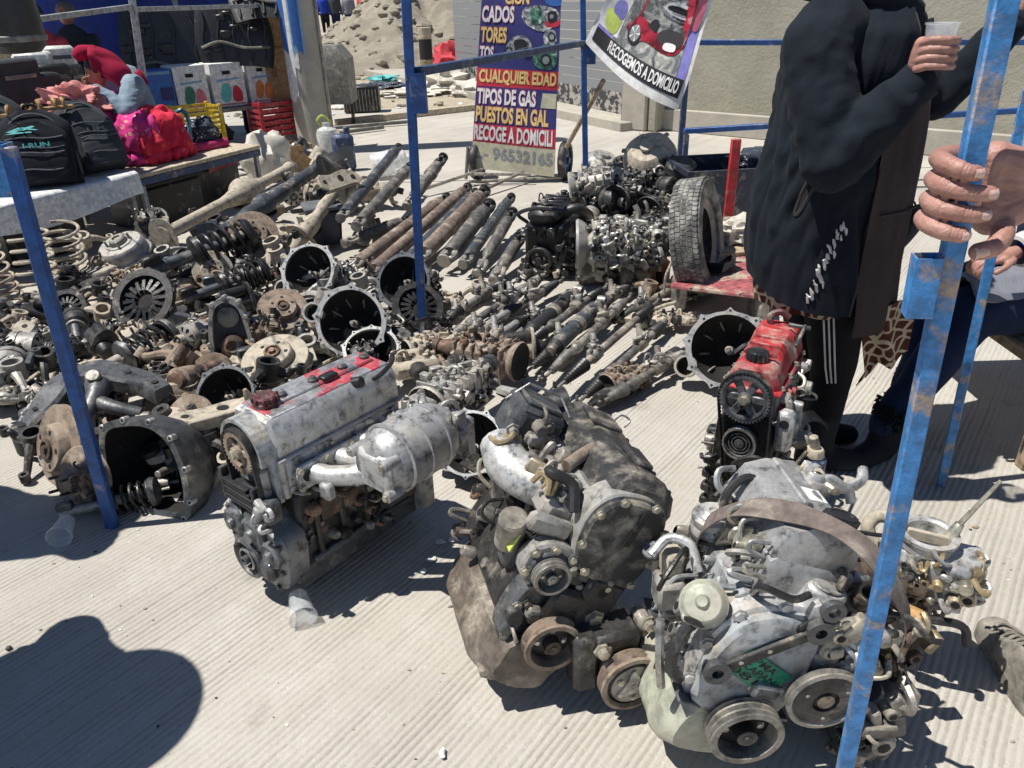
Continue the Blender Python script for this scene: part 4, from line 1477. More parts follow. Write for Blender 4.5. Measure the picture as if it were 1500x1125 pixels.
    for k in range(16):
        p = V((rg.uniform(-.2, -.02), rg.uniform(.06, .3), rg.uniform(.33, .42)))
        m.use(rg.choice(('greasy_black', 'aluminium', 'dusty_aluminium', 'dusty_tan', 'dark_alloy')))
        if rg.random() < .5:
            m.box(p, (rg.uniform(.03, .07), rg.uniform(.03, .07), rg.uniform(.03, .08)), .008, None)
        else:
            m.cyl(p, p + V((rg.uniform(-.06, .06), rg.uniform(-.05, .05), rg.uniform(.02, .06))), rg.uniform(.012, .025))
    m.build('intake_castings', t)['kind'] = 'stuff'
    m = MB('rusty_iron')
    m.curve([(.16, .22, .33), (.24, .24, .31), (.30, .24, .30)], .04, 12)
    m.use('dusty_tan').cyl((.26, .14, .17), (.28, .12, .24), .028, .024, 14)
    m.cyl((.33, .15, .17), (.35, .13, .25), .026, .024, 14)
    m.use('rusty_iron').box((.27, .2, .12), (.17, .12, .05), .01)
    m.use('cast_iron').box((.22, .24, .20), (.15, .24, .20), .02)
    m.use('worn_steel').box((.29, .09, .12), (.12, .10, .03), .006, None)
    greeble(m, rg, 26, (.20, .10, .12), (.17, 0, 0), (0, 0, .18), (0, -1, 0), ('dusty_tan', 'rusty_iron', 'brass_yellow', 'worn_steel', 'greasy_black'), 1.3)
    m.build('exhaust_manifold', t)
    m = MB('cast_iron')
    c = (.10, .47, .20)
    m.lathe([(0, 0), (.14, 0), (.148, .012), (.14, .02), (.06, .028), (0, .028)], tr(.19, .30, .30) @ rot(82, 'Y') @ rot(20, 'X'), 32)
    m.build('flywheel', t)
    m = MB('cast_iron')
    greeble(m, rg, 20, (.12, -.01, .02), (.14, 0, 0), (0, 0, .18), (0, -1, 0), ('dusty_iron', 'greasy_black', 'worn_steel', 'dusty_tan'), 1.5)
    m.use('rust_tan').lathe([(0, 0), (.035, 0), (.037, .02), (.028, .026), (.012, .02), (0, .02)], tr(.24, .02, .06) @ FACE_Y, 18)
    m.use('dark_alloy').cyl((.22, .06, .0), (.22, .06, .16), .05, .045, 16)
    m.build('starter_motor', t)
    return t
def carburettor():
    rg = random.Random(8)
    t = thing('carburettor', 'silver carburettor with open round throat and upright lever beside the pulley engine', 'carburettor', (.945, 1.335, .245), -28)
    m = MB('bright_aluminium')
    m.box((0, 0, .03), (.14, .12, .06), .012)
    m.box((.01, .0, .085), (.16, .10, .06), .012)
    m.use('aluminium').box((.03, -.055, .08), (.09, .03, .07), .01)
    greeble(m, rg, 22, (-.07, -.06, .01), (.15, 0, 0), (0, 0, .11), (0, -1, 0), ('bright_aluminium', 'aluminium', 'brass_yellow', 'zinc'), 1.0)
    greeble(m, rg, 22, (.08, -.05, .01), (0, .1, 0), (0, 0, .1), (1, 0, 0), ('bright_aluminium', 'aluminium', 'brass_yellow', 'zinc'), 1.0)
    m.build('body', t)
    m = MB('bright_aluminium')
    m.lathe([(.050, .0), (.058, .0), (.058, .022), (.064, .026), (.064, .034), (.052, .036), (.047, .03), (.047, -.04), (0, -.04)], tr(-.02, .0, .115), 30)
    m.use('dusty_tan').box((-.02, .0, .135), (.085, .010, .028), .003)
    m.use('inner_dark').lathe([(0.0, -.036), (.046, -.036)], tr(-.02, 0, .115), 24)
    m.build('throat', t)
    m = MB('zinc')
    m.cyl((.02, .01, .13), (.035, .015, .18), .016, .010, 12)
    m.cyl((.035, .015, .18), (.085, .03, .30), .0065, .004, 8)
    m.build('lever', t)
    m = MB('greasy_black')
    m.curve([(-.12, -.03, .02), (-.06, -.08, -.01), (.0, -.09, -.02), (.08, -.08, -.02), (.10, -.09, -.06)], .010, 8)
    m.curve([(-.12, -.02, .05), (-.09, -.06, -.01), (-.06, -.09, -.06)], .009, 8)
    m.use('amber_plastic').cyl((-.045, -.092, -.012), (.0, -.096, -.018), .019, n=14)
    m.build('hose', t)
    m = MB('dusty_aluminium')
    m.box((-.02, .02, -.05), (.10, .09, .10), .012)
    greeble(m, rg, 16, (-.07, -.03, -.1), (.12, 0, 0), (0, 0, .1), (0, -1, 0), ('dusty_tan', 'rusty_iron', 'worn_steel'), 1.0)
    m.use('dusty_tan').curve([(-.10, .02, .04), (-.14, .04, .09), (-.12, .06, .12), (-.06, .06, .11)], .016, 10)
    m.use('rusty_iron').box((-.02, .03, -.17), (.09, .09, .15), .015)
    m.build('manifold_flange', t)
    return t
engine_grey()
engine_brown()
engine_red()
engine_silver()
carburettor()
s0, s1 = P(1040, 770, .50), P(1290, 852, .50)
m = MB('strap_brown')
ce = [V((s0.x - .02, s0.y + .02, .42)), s0 + V((.0, 0, .015)), s0.lerp(s1, .25) + V((0, .0, .075)), s0.lerp(s1, .6) + V((0, -.01, .10)), s1 + V((-.03, -.01, .065)), s1 + V((.05, -.02, -.06)), s1 + V((.06, -.02, -.16))]
cs = spline(ce, 8)
wd = (s1 - s0).normalized().cross(V((0, 0, 1))).normalized()
m.grid(lambda u, v: cs[min(int(round(u * (len(cs) - 1))), len(cs) - 1)] + (wd * .8 - V((0, 0, .3))) * (v - .5) * .052 + V((0, 0, .004 * math.sin(u * 21 + v * 2))), len(cs) - 1, 4, .003)
tag(m.build('webbing_strap'), 'worn brown webbing strap draped across the silver engine', 'strap')
# ---------------------------------------------------------------- used parts laid out on the road
STOCK = {}
IRON = {'tan': ('dusty_tan', 'cast_iron', 'rust_tan'), 'dark': ('cast_iron', 'greasy_black', 'worn_steel'), 'rust': ('rust_tan', 'rusty_iron', 'cast_iron'),
        'grey': ('dusty_aluminium', 'dark_alloy', 'worn_steel')}
WORD = {'tan': 'dust-caked tan', 'dark': 'greasy dark', 'rust': 'rust-brown', 'grey': 'dull grey'}
def p_drum(a, b, c, T):
    m = MB(a)
    m.lathe([(0, .0), (.128, .0), (.134, .006), (.134, .018), (.122, .024), (.118, .075), (.108, .086), (.070, .088), (.066, .094), (.05, .094), (.048, .08), (0, .08)], None, 30)
    m.build('drum', T)
    m = MB(c)
    m.lathe([(.045, .08), (.042, .115), (.034, .122), (.022, .122), (.020, .112), (0, .112)], None, 18)
    m.build('hub_cap', T)
    for k in range(4):
        q = R(90 * k + 20)
        m = MB('worn_steel')
        m.cyl((.058 * math.cos(q), .058 * math.sin(q), .09), (.058 * math.cos(q), .058 * math.sin(q), .125), .006, n=8)
        m.build('stud', T)
def p_disc(a, b, c, T):
    m = MB(a)
    m.lathe([(.07, .0), (.13, .0), (.132, .002), (.132, .009), (.128, .010), (.128, .014), (.132, .015), (.132, .022), (.13, .024), (.078, .024), (.074, .05), (.068, .056), (.03, .056), (.03, .03), (0, .03)], None, 34)
    for k in range(5):
        q = R(72 * k + 10)
        m.use('inner_dark').cyl((.053 * math.cos(q), .053 * math.sin(q), .0555), (.053 * math.cos(q), .053 * math.sin(q), .0568), .008, n=10)
    m.build('rotor', T)
    m = MB('rusty_iron')
    m.lathe([(.032, .05), (.032, .064), (.024, .066), (.022, .058), (.014, .058), (.012, .07), (0, .07)], None, 18)
    m.build('hub', T)
def p_knuckle(a, b, c, T):
    m = MB(a)
    m.pipe((0, 0, .06), (0, 0, .145), .05, .035, 22)
    m.use(b).lathe([(.035, .07), (0, .07)], None, 18)
    m.build('bearing_bore', T)
    for k, (q, L, h) in enumerate(((20, .17, .05), (140, .14, .12), (250, .19, .04))):
        q = R(q)
        d = V((math.cos(q), math.sin(q), 0))
        m = MB(b if k == 1 else a)
        m.curve([d * .035 + V((0, 0, .10)), d * .08 + V((0, 0, .09)), d * (L - .03) + V((0, 0, h)), d * L + V((0, 0, h))], [.026, .02, .016, .016], 8, 4)
        m.pipe(d * L + V((0, 0, h - .02)), d * L + V((0, 0, h + .022)), .022, .011, 12)
        m.build('arm', T)
def p_hub(a, b, c, T):
    rg = random.Random(4)
    m = MB(a)
    m.lathe([(0, 0), (.12, 0), (.125, .006), (.12, .014), (.09, .02), (.06, .03), (.052, .07), (.04, .075), (.038, .10), (.02, .105), (0, .105)], None, 26)
    m.build('backing_plate', T)
    m = MB(b)
    m.box((.07, .02, .05), (.07, .10, .06), .012)
    m.use(c).cyl((.07, -.03, .05), (.07, -.06, .055), .022)
    greeble(m, rg, 8, (.035, -.03, .08), (.07, 0, 0), (0, .1, 0), (0, 0, 1), (a, b, c), 1.0)
    m.build('caliper', T)
    for k in range(4):
        q = R(90 * k + 45)
        m = MB(c)
        m.cyl((.036 * math.cos(q), .036 * math.sin(q), .09), (.036 * math.cos(q), .036 * math.sin(q), .135), .006, n=8)
        m.build('stud', T)
def p_caliper(a, b, c, T):
    rg = random.Random(6)
    m = MB(a)
    m.box((0, 0, .05), (.17, .09, .06), .015)
    m.box((0, .06, .06), (.15, .05, .05), .012)
    m.use(b).cyl((0, -.03, .05), (0, -.085, .05), .034, .03, 16)
    greeble(m, rg, 10, (-.08, -.04, .08), (.16, 0, 0), (0, .1, 0), (0, 0, 1), (a, b, c), 1.1)
    m.build('body', T)
    for s in (-1, 1):
        m = MB(c)
        m.cyl((.10 * s, -.06, .045), (.10 * s, .05, .045), .011)
        m.box((.09 * s, .0, .045), (.04, .03, .03), .006)
        m.build('slide_pin', T)
def p_strut(a, b, c, T):
    m = MB('shaft_blue' if a == 'cast_iron' else a)
    m.cyl((0, 0, 0), (0, 0, .33), .027, .027, 18)
    m.use(b).box((.0, .035, .035), (.045, .05, .08), .008)
    m.build('damper_tube', T)
    m = MB(b)
    m.lathe([(.03, .20), (.075, .215), (.082, .23), (.076, .232), (.03, .215)], None, 22)
    m.build('spring_seat', T)
    m = MB(b)
    m.lathe([(.0, .47), (.07, .47), (.078, .455), (.082, .46), (.074, .485), (.04, .50), (.02, .505), (0, .505)], None, 22)
    m.use(c).cyl((0, 0, .50), (0, 0, .55), .008)
    m.build('top_mount', T)
    m = MB('greasy_black')
    m.coil((0, 0, .228), (0, 0, .458), .068, .0085, 5.5, 7, 18)
    m.build('coil', T)
    m = MB('black_rubber')
    m.bellows((0, 0, .33), (0, 0, .455), .030, .034, 6)
    m.build('dust_boot', T)
def p_spring(a, b, c, T):
    m = MB(a)
    m.coil((0, 0, .008), (0, 0, .34), .085, .0085, 6.2, 7, 22)
    m.build('coil', T)
def p_bell(a, b, c, T, deep=.17):
    """clutch housing: lobed flange facing +Z, cone and gear case behind"""
    rg = random.Random(9)
    n = 72
    out, inn = [], []
    for k in range(n):
        q = 2 * PI * k / n
        lob = max(0, math.cos(q * 9)) ** 4 * .018 + .006 * math.sin(q * 2 + 1)
        ex = 1.0 + .10 * max(0, math.cos(q - 2.4)) ** 3
        out.append(((.165 + lob) * ex * math.cos(q), (.165 + lob) * ex * math.sin(q)))
        inn.append((.148 * (1 + .06 * max(0, math.cos(q - 2.4)) ** 3) * math.cos(q), .148 * (1 + .06 * max(0, math.cos(q - 2.4)) ** 3) * math.sin(q)))
    m = MB(a)
    m.use('aluminium' if a != 'cast_iron' else 'pewter').ringp(out, inn, -.012, .004)
    for k in range(9):
        q = 2 * PI * k / 9
        m.use('inner_dark').cyl((.167 * math.cos(q), .167 * math.sin(q), .0035), (.167 * math.cos(q), .167 * math.sin(q), .0052), .006, n=8)
    m.build('flange', T)
    m = MB(a)
    m.lathe([(.160, -.010), (.150, -.05), (.12, -.12), (.085, -deep), (.0, -deep)], None, 30)
    for k in range(9):
        q = 2 * PI * (k + .5) / 9
        m.box((.146, 0, -.075), (.026, .008, .11), .003, rot(math.degrees(q), 'Z') @ rot(22, 'Y'))
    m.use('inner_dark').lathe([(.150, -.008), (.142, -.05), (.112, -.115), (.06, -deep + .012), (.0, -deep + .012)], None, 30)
    m.build('shell', T)
    m = MB(a)
    m.pipe((-.185, -.05, -.06), (-.185, -.05, .002), .05, .040, 20)
    m.use('inner_dark').lathe([(0, -.05), (.042, -.05)], tr(-.185, -.05, 0), 18)
    m.build('starter_pocket', T)
    m = MB(c)
    m.cyl((.0, 0, -deep), (0, 0, -.055), .022, .018, 14)
    m.use('worn_steel').cyl((0, 0, -.055), (0, 0, -.01), .010, .010, 10)
    m.use(b).box((.045, -.02, -.09), (.09, .018, .016), .004, rot(30, 'Z'))
    m.build('input_shaft', T)
    m = MB(b)
    m.box((.0, .01, -deep - .10), (.19, .17, .22), .025, None, .72)
    for k in range(4):
        m.box((0, .01, -deep - .04 - .045 * k), (.205 - .015 * k, .185 - .014 * k, .010), .003)
    m.cyl((0, 0, -deep - .2), (0, 0, -deep - .30), .05, .04, 16)
    greeble(m, rg, 16, (-.095, -.08, -deep - .18), (.19, 0, 0), (0, 0, .16), (0, -1, 0), (a, b, c), 1.3)
    greeble(m, rg, 16, (.092, -.08, -deep - .18), (0, .17, 0), (0, 0, .16), (1, 0, 0), (a, b, c), 1.3)
    greeble(m, rg, 16, (-.092, -.08, -deep - .18), (0, .17, 0), (0, 0, .16), (-1, 0, 0), (a, b, c), 1.3)
    greeble(m, rg, 16, (-.092, .09, -deep - .18), (.19, 0, 0), (0, 0, .16), (0, 1, 0), (a, b, c), 1.3)
    m.build('gear_case', T)
def p_gearbox(a, b, c, T):
    rg = random.Random(13)
    m = MB(a)
    m.box((0, 0, .095), (.32, .17, .15), .03)
    for k in range(6):
        m.box((-.13 + k * .052, 0, .095), (.010, .185, .165), .003)
    greeble(m, rg, 26, (-.15, -.085, .03), (.3, 0, 0), (0, 0, .13), (0, -1, 0), (a, b, c), 1.3)
    greeble(m, rg, 22, (-.15, -.08, .168), (.3, 0, 0), (0, .16, 0), (0, 0, 1), (a, b, c), 1.3)
    m.build('case', T)
    m = MB(b)
    m.cyl((.15, 0, .10), (.27, 0, .09), .055, .035, 16)
    m.pipe((.27, 0, .09), (.30, 0, .09), .04, .025, 16)
    m.build('tail_housing', T)
    m = MB(a)
    m.lathe([(.095, 0), (.10, .01), (.09, .03), (.07, .05), (0, .05)], tr(-.20, 0, .10) @ rot(90, 'Y'), 22)
    m.use('inner_dark').lathe([(.088, .004), (.04, .03), (0, .03)], tr(-.202, 0, .10) @ rot(90, 'Y'), 20)
    m.build('front_flange', T)
    m = MB(c)
    m.curve([(.04, .0, .17), (.045, .01, .22), (.03, .02, .25)], .011, 8)
    m.build('shift_lever', T)
def p_alternator(a, b, c, T):
    m = MB(a)
    M = tr(0, 0, .075) @ rot(90, 'X')
    m.lathe([(0, -.065), (.05, -.065), (.068, -.05), (.072, -.02), (.068, -.018), (.068, .018), (.072, .02), (.070, .045), (.045, .058), (0, .058)], M, 24)
    for k in range(10):
        m.use('inner_dark').box((.052, 0, .053), (.026, .010, .012), .002, M @ rot(36 * k, 'Z'))
    m.use(a).box((.075, .0, .075), (.05, .03, .035), .008)
    m.box((-.07, .0, .05), (.06, .025, .035), .008)
    m.build('casing', T)
    m = MB(c)
    pulley(m, (0, -.105, .075), (0, -1, 0), .033, .035, 3, c, b, c, .3)
    m.build('pulley', T)
def p_starter(a, b, c, T):
    rg = random.Random(2)
    m = MB(a)
    m.cyl((-.12, 0, .045), (.06, 0, .045), .043, .043, 20)
    m.use(b).cyl((.06, 0, .045), (.12, 0, .04), .05, .032, 18)
    m.cyl((-.122, 0, .045), (-.135, 0, .045), .035, .03, 18)
    m.build('motor_body', T)
    m = MB(b)
    m.cyl((-.07, .0, .105), (.05, .0, .105), .026, .026, 16)
    m.use(c).bolt((-.07, 0, .11), (-1, 0, 0), .010, .02)
    m.build('solenoid', T)
    m = MB(a)
    m.prism(smooth_poly([(-.06, -.03), (0, -.055), (.06, -.03), (.055, .05), (0, .09), (-.05, .05)], 3), 0, .014, tr(.055, 0, .055) @ rot(90, 'Y') @ rot(90, 'Z'))
    m.build('flange', T)
def p_bracket(a, b, c, T):
    m = MB(a)
    ol = smooth_poly([(-.15, -.03), (-.05, -.055), (.06, -.045), (.15, -.06), (.17, .0), (.08, .05), (-.04, .04), (-.13, .05)], 4)
    m.prism(ol, .03, .042, None, .004)
    m.box((0, -.05, .022), (.24, .010, .045), .004)
    m.build('plate', T)
    for x, y, r in ((-.11, .005, .014), (.12, -.015, .018), (.02, .0, .022)):
        m = MB('inner_dark')
        m.cyl((x, y, .0415), (x, y, .0432), r, n=14)
        m.build('hole', T)
def p_link(a, b, c, T):
    m = MB(a)
    m.tube([(-.16, 0, .025), (-.05, .006, .03), (.06, .0, .03), (.16, 0, .025)], [.010, .013, .013, .010], 9)
    m.build('rod', T)
    for s in (-1, 1):
        m = MB(b)
        m.pipe((.175 * s, 0, .005), (.175 * s, 0, .045), .024, .012, 14)
        m.build('eye', T)
def p_cv(a, b, c, T):
    m = MB(a)
    m.cyl((0, 0, 0), (0, 0, .62), .012, .012, 12)
    m.build('shaft', T)
    for z0, z1, r0, r1 in ((.06, .15, .036, .018), (.56, .47, .036, .018)):
        m = MB('black_rubber')
        m.bellows((0, 0, z0), (0, 0, z1), r0, r1, 6)
        m.build('boot', T)
    for z0, z1 in ((-.02, .06), (.56, .64)):
        m = MB(c)
        m.cyl((0, 0, z0), (0, 0, z1), .038, .038, 18)
        m.cyl((0, 0, z0 - .06 if z0 < 0 else z1), (0, 0, z0 if z0 < 0 else z1 + .06), .013, .013, 10)
        m.build('joint', T)
def p_arm(a, b, c, T):
    """wishbone suspension arm"""
    m = MB(a)
    ol = smooth_poly([(-.19, -.05), (-.10, -.075), (.02, -.05), (.12, -.02), (.20, -.02), (.21, .03), (.12, .04), (.05, .06), (-.01, .13), (-.06, .20), (-.12, .19), (-.10, .10), (-.13, .03), (-.19, .01)], 4)
    m.prism(ol, .03, .055, None, .006)
    m.build('pressing', T)
    for x, y in ((-.17, -.02), (-.09, .18)):
        m = MB(b)
        m.pipe((x, y, .01), (x, y, .075), .032, .013, 16)
        m.build('bush', T)
    m = MB(c)
    m.cyl((.195, .005, .05), (.195, .005, .10), .020, .008, 12)
    m.build('ball_joint', T)
    m = MB('inner_dark')
    m.cyl((-.06, .05, .0545), (-.06, .05, .0565), .022, n=16)
    m.build('hole', T)
def p_pan(a, b, c, T):
    m = MB(a)
    m.box((0, 0, .06), (.30, .20, .12), .03, None, .8)
    m.box((0, 0, .122), (.34, .24, .010), .004)
    m.build('pan', T)
    m = MB(c)
    m.bolt((.12, -.09, .05), (.3, -1, 0), .012, .012)
    m.build('drain_plug', T)
def p_casing(a, b, c, T):
    """open timing chain case standing on edge"""
    n = 40
    o = smooth_poly([(-.09, 0), (.09, 0), (.10, .10), (.085, .22), (.06, .29), (0, .32), (-.06, .29), (-.085, .22), (-.10, .10)], 5)
    i = [(x * .80, .155 + (z - .155) * .86) for x, z in o]
    m = MB(a)
    m.ringp(o, i, -.05, .03, FRONT)
    for k in range(0, len(o), 5):
        x, z = o[k]
        m.cyl((x, .05, z), (x, -.034, z), .011, n=10)
    m.build('rim', T)
    m = MB(b)
    m.prism(i, -.05, -.03, FRONT)
    m.use(c).lathe([(.05, 0), (.05, .02), (.03, .025), (0, .025)], tr(0, .03, .22) @ FACE_Y, 20)
    m.use('rusty_iron').lathe([(.06, 0), (.055, .04), (.03, .05), (.02, .04), (0, .04)], tr(0, .03, .08) @ FACE_Y, 20)
    m.build('back_plate', T)
def p_clutch(a, b, c, T):
    m = MB(a)
    m.ringp(circ(.15, 40), circ(.115, 40), 0, .03)
    for k in range(10):
        m.use(a).box((.145, 0, .015), (.03, .03, .022), .005, rot(36 * k + 8, 'Z'))
    m.build('cover_ring', T)
    m = MB(b)
    for k in range(16):
        m.box((.078, 0, .028), (.075, .018, .003), .001, rot(22.5 * k, 'Z') @ rot(8, 'Y'))
    m.build('finger_spring', T)
    m = MB('inner_dark')
    m.lathe([(0, .006), (.12, .006)], None, 30)
    m.build('pressure_plate', T)
def p_post_bar(a, b, c, T):
    m = MB(a)
    m.box((0, 0, .012), (.46, .055, .022), .006)
    m.use(b).box((.05, .0, .028), (.2, .05, .014), .004)
    m.build('bar', T)
PROTO = dict(drum=(p_drum, 'brake_drum', 'brake drum'), disc=(p_disc, 'brake_disc', 'brake disc'), knuckle=(p_knuckle, 'steering_knuckle', 'steering knuckle'),
             hub=(p_hub, 'wheel_hub', 'wheel hub'), caliper=(p_caliper, 'brake_caliper', 'brake caliper'), strut=(p_strut, 'suspension_strut', 'suspension strut'),
             spring=(p_spring, 'coil_spring', 'coil spring'), bell=(p_bell, 'gearbox', 'gearbox'), gearbox=(p_gearbox, 'gearbox', 'gearbox'),
             alternator=(p_alternator, 'alternator', 'alternator'), starter=(p_starter, 'starter_motor', 'starter motor'), bracket=(p_bracket, 'bracket', 'bracket'),
             link=(p_link, 'link_rod', 'link rod'), cv=(p_cv, 'drive_axle', 'drive axle'), arm=(p_arm, 'wishbone', 'wishbone'),
             pan=(p_pan, 'oil_pan', 'oil pan'), casing=(p_casing, 'timing_case', 'timing case'), clutch=(p_clutch, 'clutch_cover', 'clutch cover'), bar=(p_post_bar, 'flat_bar', 'steel bar'))
PHRASE = dict(drum='round brake drum with studs', disc='flat brake disc with rusty hub', knuckle='three-armed steering knuckle with open bore', hub='wheel hub with backing plate and caliper',
              caliper='small brake caliper casting', strut='suspension strut with coil spring', spring='tall bare coil spring', bell='gearbox with a wide round open clutch housing',
              gearbox='ribbed long gearbox case', alternator='round alternator with pulley', starter='starter motor with piggyback solenoid', bracket='flat pressed bracket with holes',
              link='short link rod with two eyes', cv='drive axle shaft with ribbed rubber boots', arm='triangular suspension wishbone', pan='square oil pan', casing='open arched timing case',
              clutch='ring-shaped clutch cover with spring fingers', bar='short flat steel bar')
def place(kind, var, px, py, z, eul=(0, 0, 0), s=1.0, d=None, spin=0.0, label=None, where='in the spread of car parts'):
    key = (kind, var)
    fn, name, cat = PROTO[kind]
    if key not in STOCK:
        T = thing(name, None, cat)
        fn(*IRON[var], T)
        STOCK[key] = [T, False]
    T, used = STOCK[key]
    if not used:
        STOCK[key][1] = True
        o = T
    else:
        o = copy_tree(T)
    p = P(px, py, z)
    if d is not None:
        M = axm((0, 0, 0), d)
        o.matrix_world = Matrix.Translation(p) @ M @ rot(spin, 'Z') @ Matrix.Scale(s, 4)
    else:
        o.location = p
        o.rotation_euler = tuple(R(a) for a in eul)
        o.scale = (s, s, s)
    if label:
        tag(o, label, cat)
        if 'group' in o:
            del o['group']
    else:
        tag(o, WORD[var] + ' ' + PHRASE[kind] + ' ' + where, cat, WORD[var] + ' ' + (cat + 'es' if cat.endswith('x') else cat + 's') + ' ' + where)
    return o
for i, (x, y, v, tz, sc2) in enumerate(((8, 440, 'tan', 4, 1.1), (64, 440, 'tan', -5, 1.15), (112, 418, 'tan', 6, 1.1), (30, 478, 'rust', -8, .8))):
    place('spring', v, x, y, .0, (tz, -tz, 40 * i), sc2, where='standing upright at the end of the heap')
place('knuckle', 'tan', 126, 372, .08, (20, 0, 30), 1.0, label='tan steering knuckle with open bore propped beside the coil springs')
place('drum', 'grey', 188, 376, .13, (18, -10, 0), 1.15, label='grey brake drum with three slots lying on top of the heap')
place('drum', 'tan', 153, 404, .05, (10, -8, 40), 1.0)
place('hub', 'tan', 165, 442, .03, (8, 0, 80), 1.0)
place('hub', 'rust', 128, 424, .02, (4, 6, 200), .8)
place('clutch', 'dark', 214, 440, .17, d=(-.1, -.75, .62), spin=10, s=1.05, label='dark toothed clutch cover ring tipped up in the heap')
place('arm', 'tan', 205, 455, .02, (20, 4, 100), .9)
place('disc', 'rust', 372, 345, .22, d=(.3, -.75, .6), s=1.1, label='rusty brake disc standing on edge below the black axle')
place('strut', 'dark', 214, 398, .16, d=(.72, .60, .12), s=1.3, label='black suspension strut with wide coil, largest of the struts')
place('strut', 'dark', 268, 440, .07, d=(.74, .64, .10), s=1.0, where='lying in the middle of the heap')
place('strut', 'grey', 300, 420, .08, d=(.9, .35, .05), s=.95, where='lying in the middle of the heap')
place('hub', 'tan', 204, 512, .04, (14, -8, 10), 1.1)
place('casing', 'grey', 345, 530, .0, (-12, 0, 12), .95, label='grey open arched timing case standing upright among hubs')
place('bell', 'grey', 452, 398, .20, d=(-.30, -.78, .55), spin=20, s=.93, label='grey gearbox with open clutch housing, rearmost of the trio by the blue post')
place('bell', 'dark', 592, 412, .18, d=(-.25, -.85, .42), spin=60, s=.86, label='dark gearbox with open clutch housing just behind the blue post')
place('bell', 'grey', 514, 472, .20, d=(-.05, -.86, .5), spin=-30, s=.94, label='grey gearbox with black round open housing, foremost of the trio by the blue post')
place('bell', 'dark', 330, 580, .15, d=(-.1, -.8, .6), spin=100, s=.72, label='small dark gearbox housing with jagged rim behind the engine cover')
place('bell', 'grey', 1066, 512, .19, d=(-.35, -.82, .44), spin=15, s=.94, label='grey gearbox with deep open housing beside the red-topped engine')
place('disc', 'tan', 405, 530, .10, d=(-.05, -.35, .93), s=1.1, label='pale brake disc with rusty hub lying flat behind the silver valve cover')
place('pan', 'tan', 420, 552, .0, (0, 0, 20), .8)
place('starter', 'rust', 275, 560, .10, (60, 20, 80), 1.2, label='tan starter motor tipped on end behind the control arm')
place('knuckle', 'rust', 245, 560, .08, (50, 0, 140), 1.1)
place('starter', 'dark', 350, 460, .05, (0, 0, 40), 1.1)
place('bell', 'grey', 545, 510, .12, d=(.1, -.45, .88), spin=45, s=.72, label='low grey clutch housing lying on its back behind the valve cover')
rp = random.Random(31)
MARKS = [(60, 430, 'the coil springs'), (125, 370, 'the tan bored knuckle'), (188, 376, 'the slotted grey drum'), (214, 440, 'the toothed clutch ring'), (260, 385, 'the widest black strut'), (345, 520, 'the arched timing case'), (452, 398, 'the rearmost open gearbox'),
         (592, 412, 'the dark open gearbox'), (514, 472, 'the foremost open gearbox'), (405, 530, 'the pale brake disc'), (330, 580, 'the jagged small housing'), (140, 560, 'the large control arm'), (275, 560, 'the upended starter'), (20, 560, 'the end alternators'), (60, 500, 'the short blue post'),
         (620, 495, 'the tall blue post'), (220, 500, 'the upturned tan hub')]
MARKS = [(P(a, b), c) for a, b, c in MARKS]
def near(x, y):
    w = P(x, y)
    return 'near ' + min(MARKS, key=lambda k: (k[0] - w).length)[1]
POOL = [('knuckle', 'dark'), ('hub', 'dark'), ('caliper', 'dark'), ('knuckle', 'grey'), ('hub', 'grey'), ('caliper', 'grey'), ('link', 'grey'), ('bracket', 'dark'), ('starter', 'grey'), ('alternator', 'dark'), ('drum', 'tan'), ('drum', 'rust'), ('disc', 'tan'), ('disc', 'rust'), ('knuckle', 'tan'), ('knuckle', 'dark'), ('knuckle', 'rust'), ('hub', 'tan'), ('hub', 'dark'), ('hub', 'rust'), ('caliper', 'tan'),
        ('caliper', 'dark'), ('bracket', 'tan'), ('bracket', 'rust'), ('link', 'tan'), ('link', 'dark'), ('arm', 'tan'), ('arm', 'dark'), ('starter', 'dark'), ('alternator', 'grey'), ('bar', 'tan'), ('strut', 'grey'),
        ('gearbox', 'dark'), ('clutch', 'dark'), ('cv', 'dark')]
WEIGHT = [6, 7, 7, 8, 7, 8, 5, 6, 4, 4, 3, 3, 2, 3, 6, 5, 5, 6, 5, 4, 6, 5, 5, 4, 6, 5, 5, 3, 3, 3, 5, 2, 1, 2, 2]
spots = []
for k in range(2600):
    x, y = rp.uniform(-20, 640), rp.uniform(385, 690)
    if y < 395 and x > 430 or (x > 440 and y > 540) or (x > 620 and y < 480) or (x < 300 and y > 600 + x * .25) or (x > 560 and y < 430) or (x < 90 and y < 455):
        continue
    if x > 540 and y > 500:
        continue
    w = P(x, y)
    if min([(w - q).length for q in spots], default=9) < .118:
        continue
    spots.append(w)
    kd = rp.choices(POOL, WEIGHT)[0]
    z = rp.uniform(0, .05)
    e = (rp.uniform(-25, 25), rp.uniform(-25, 25), rp.uniform(0, 360))
    s2 = rp.uniform(.66, .98)
    if kd[0] in ('strut', 'cv'):
        a = rp.uniform(.2, 1.2)
        place(*kd, x, y, .06, d=(math.cos(a), math.sin(a), rp.uniform(-.02, .12)), s=s2, where=near(x, y))
    elif kd[0] in ('disc', 'clutch') and rp.random() < .5:
        place(*kd, x, y, .10, d=(rp.uniform(-.6, .6), -.6, rp.uniform(.3, .9)), s=s2, where=near(x, y))
    else:
        place(*kd, x, y, z, e, s2, where=near(x, y))
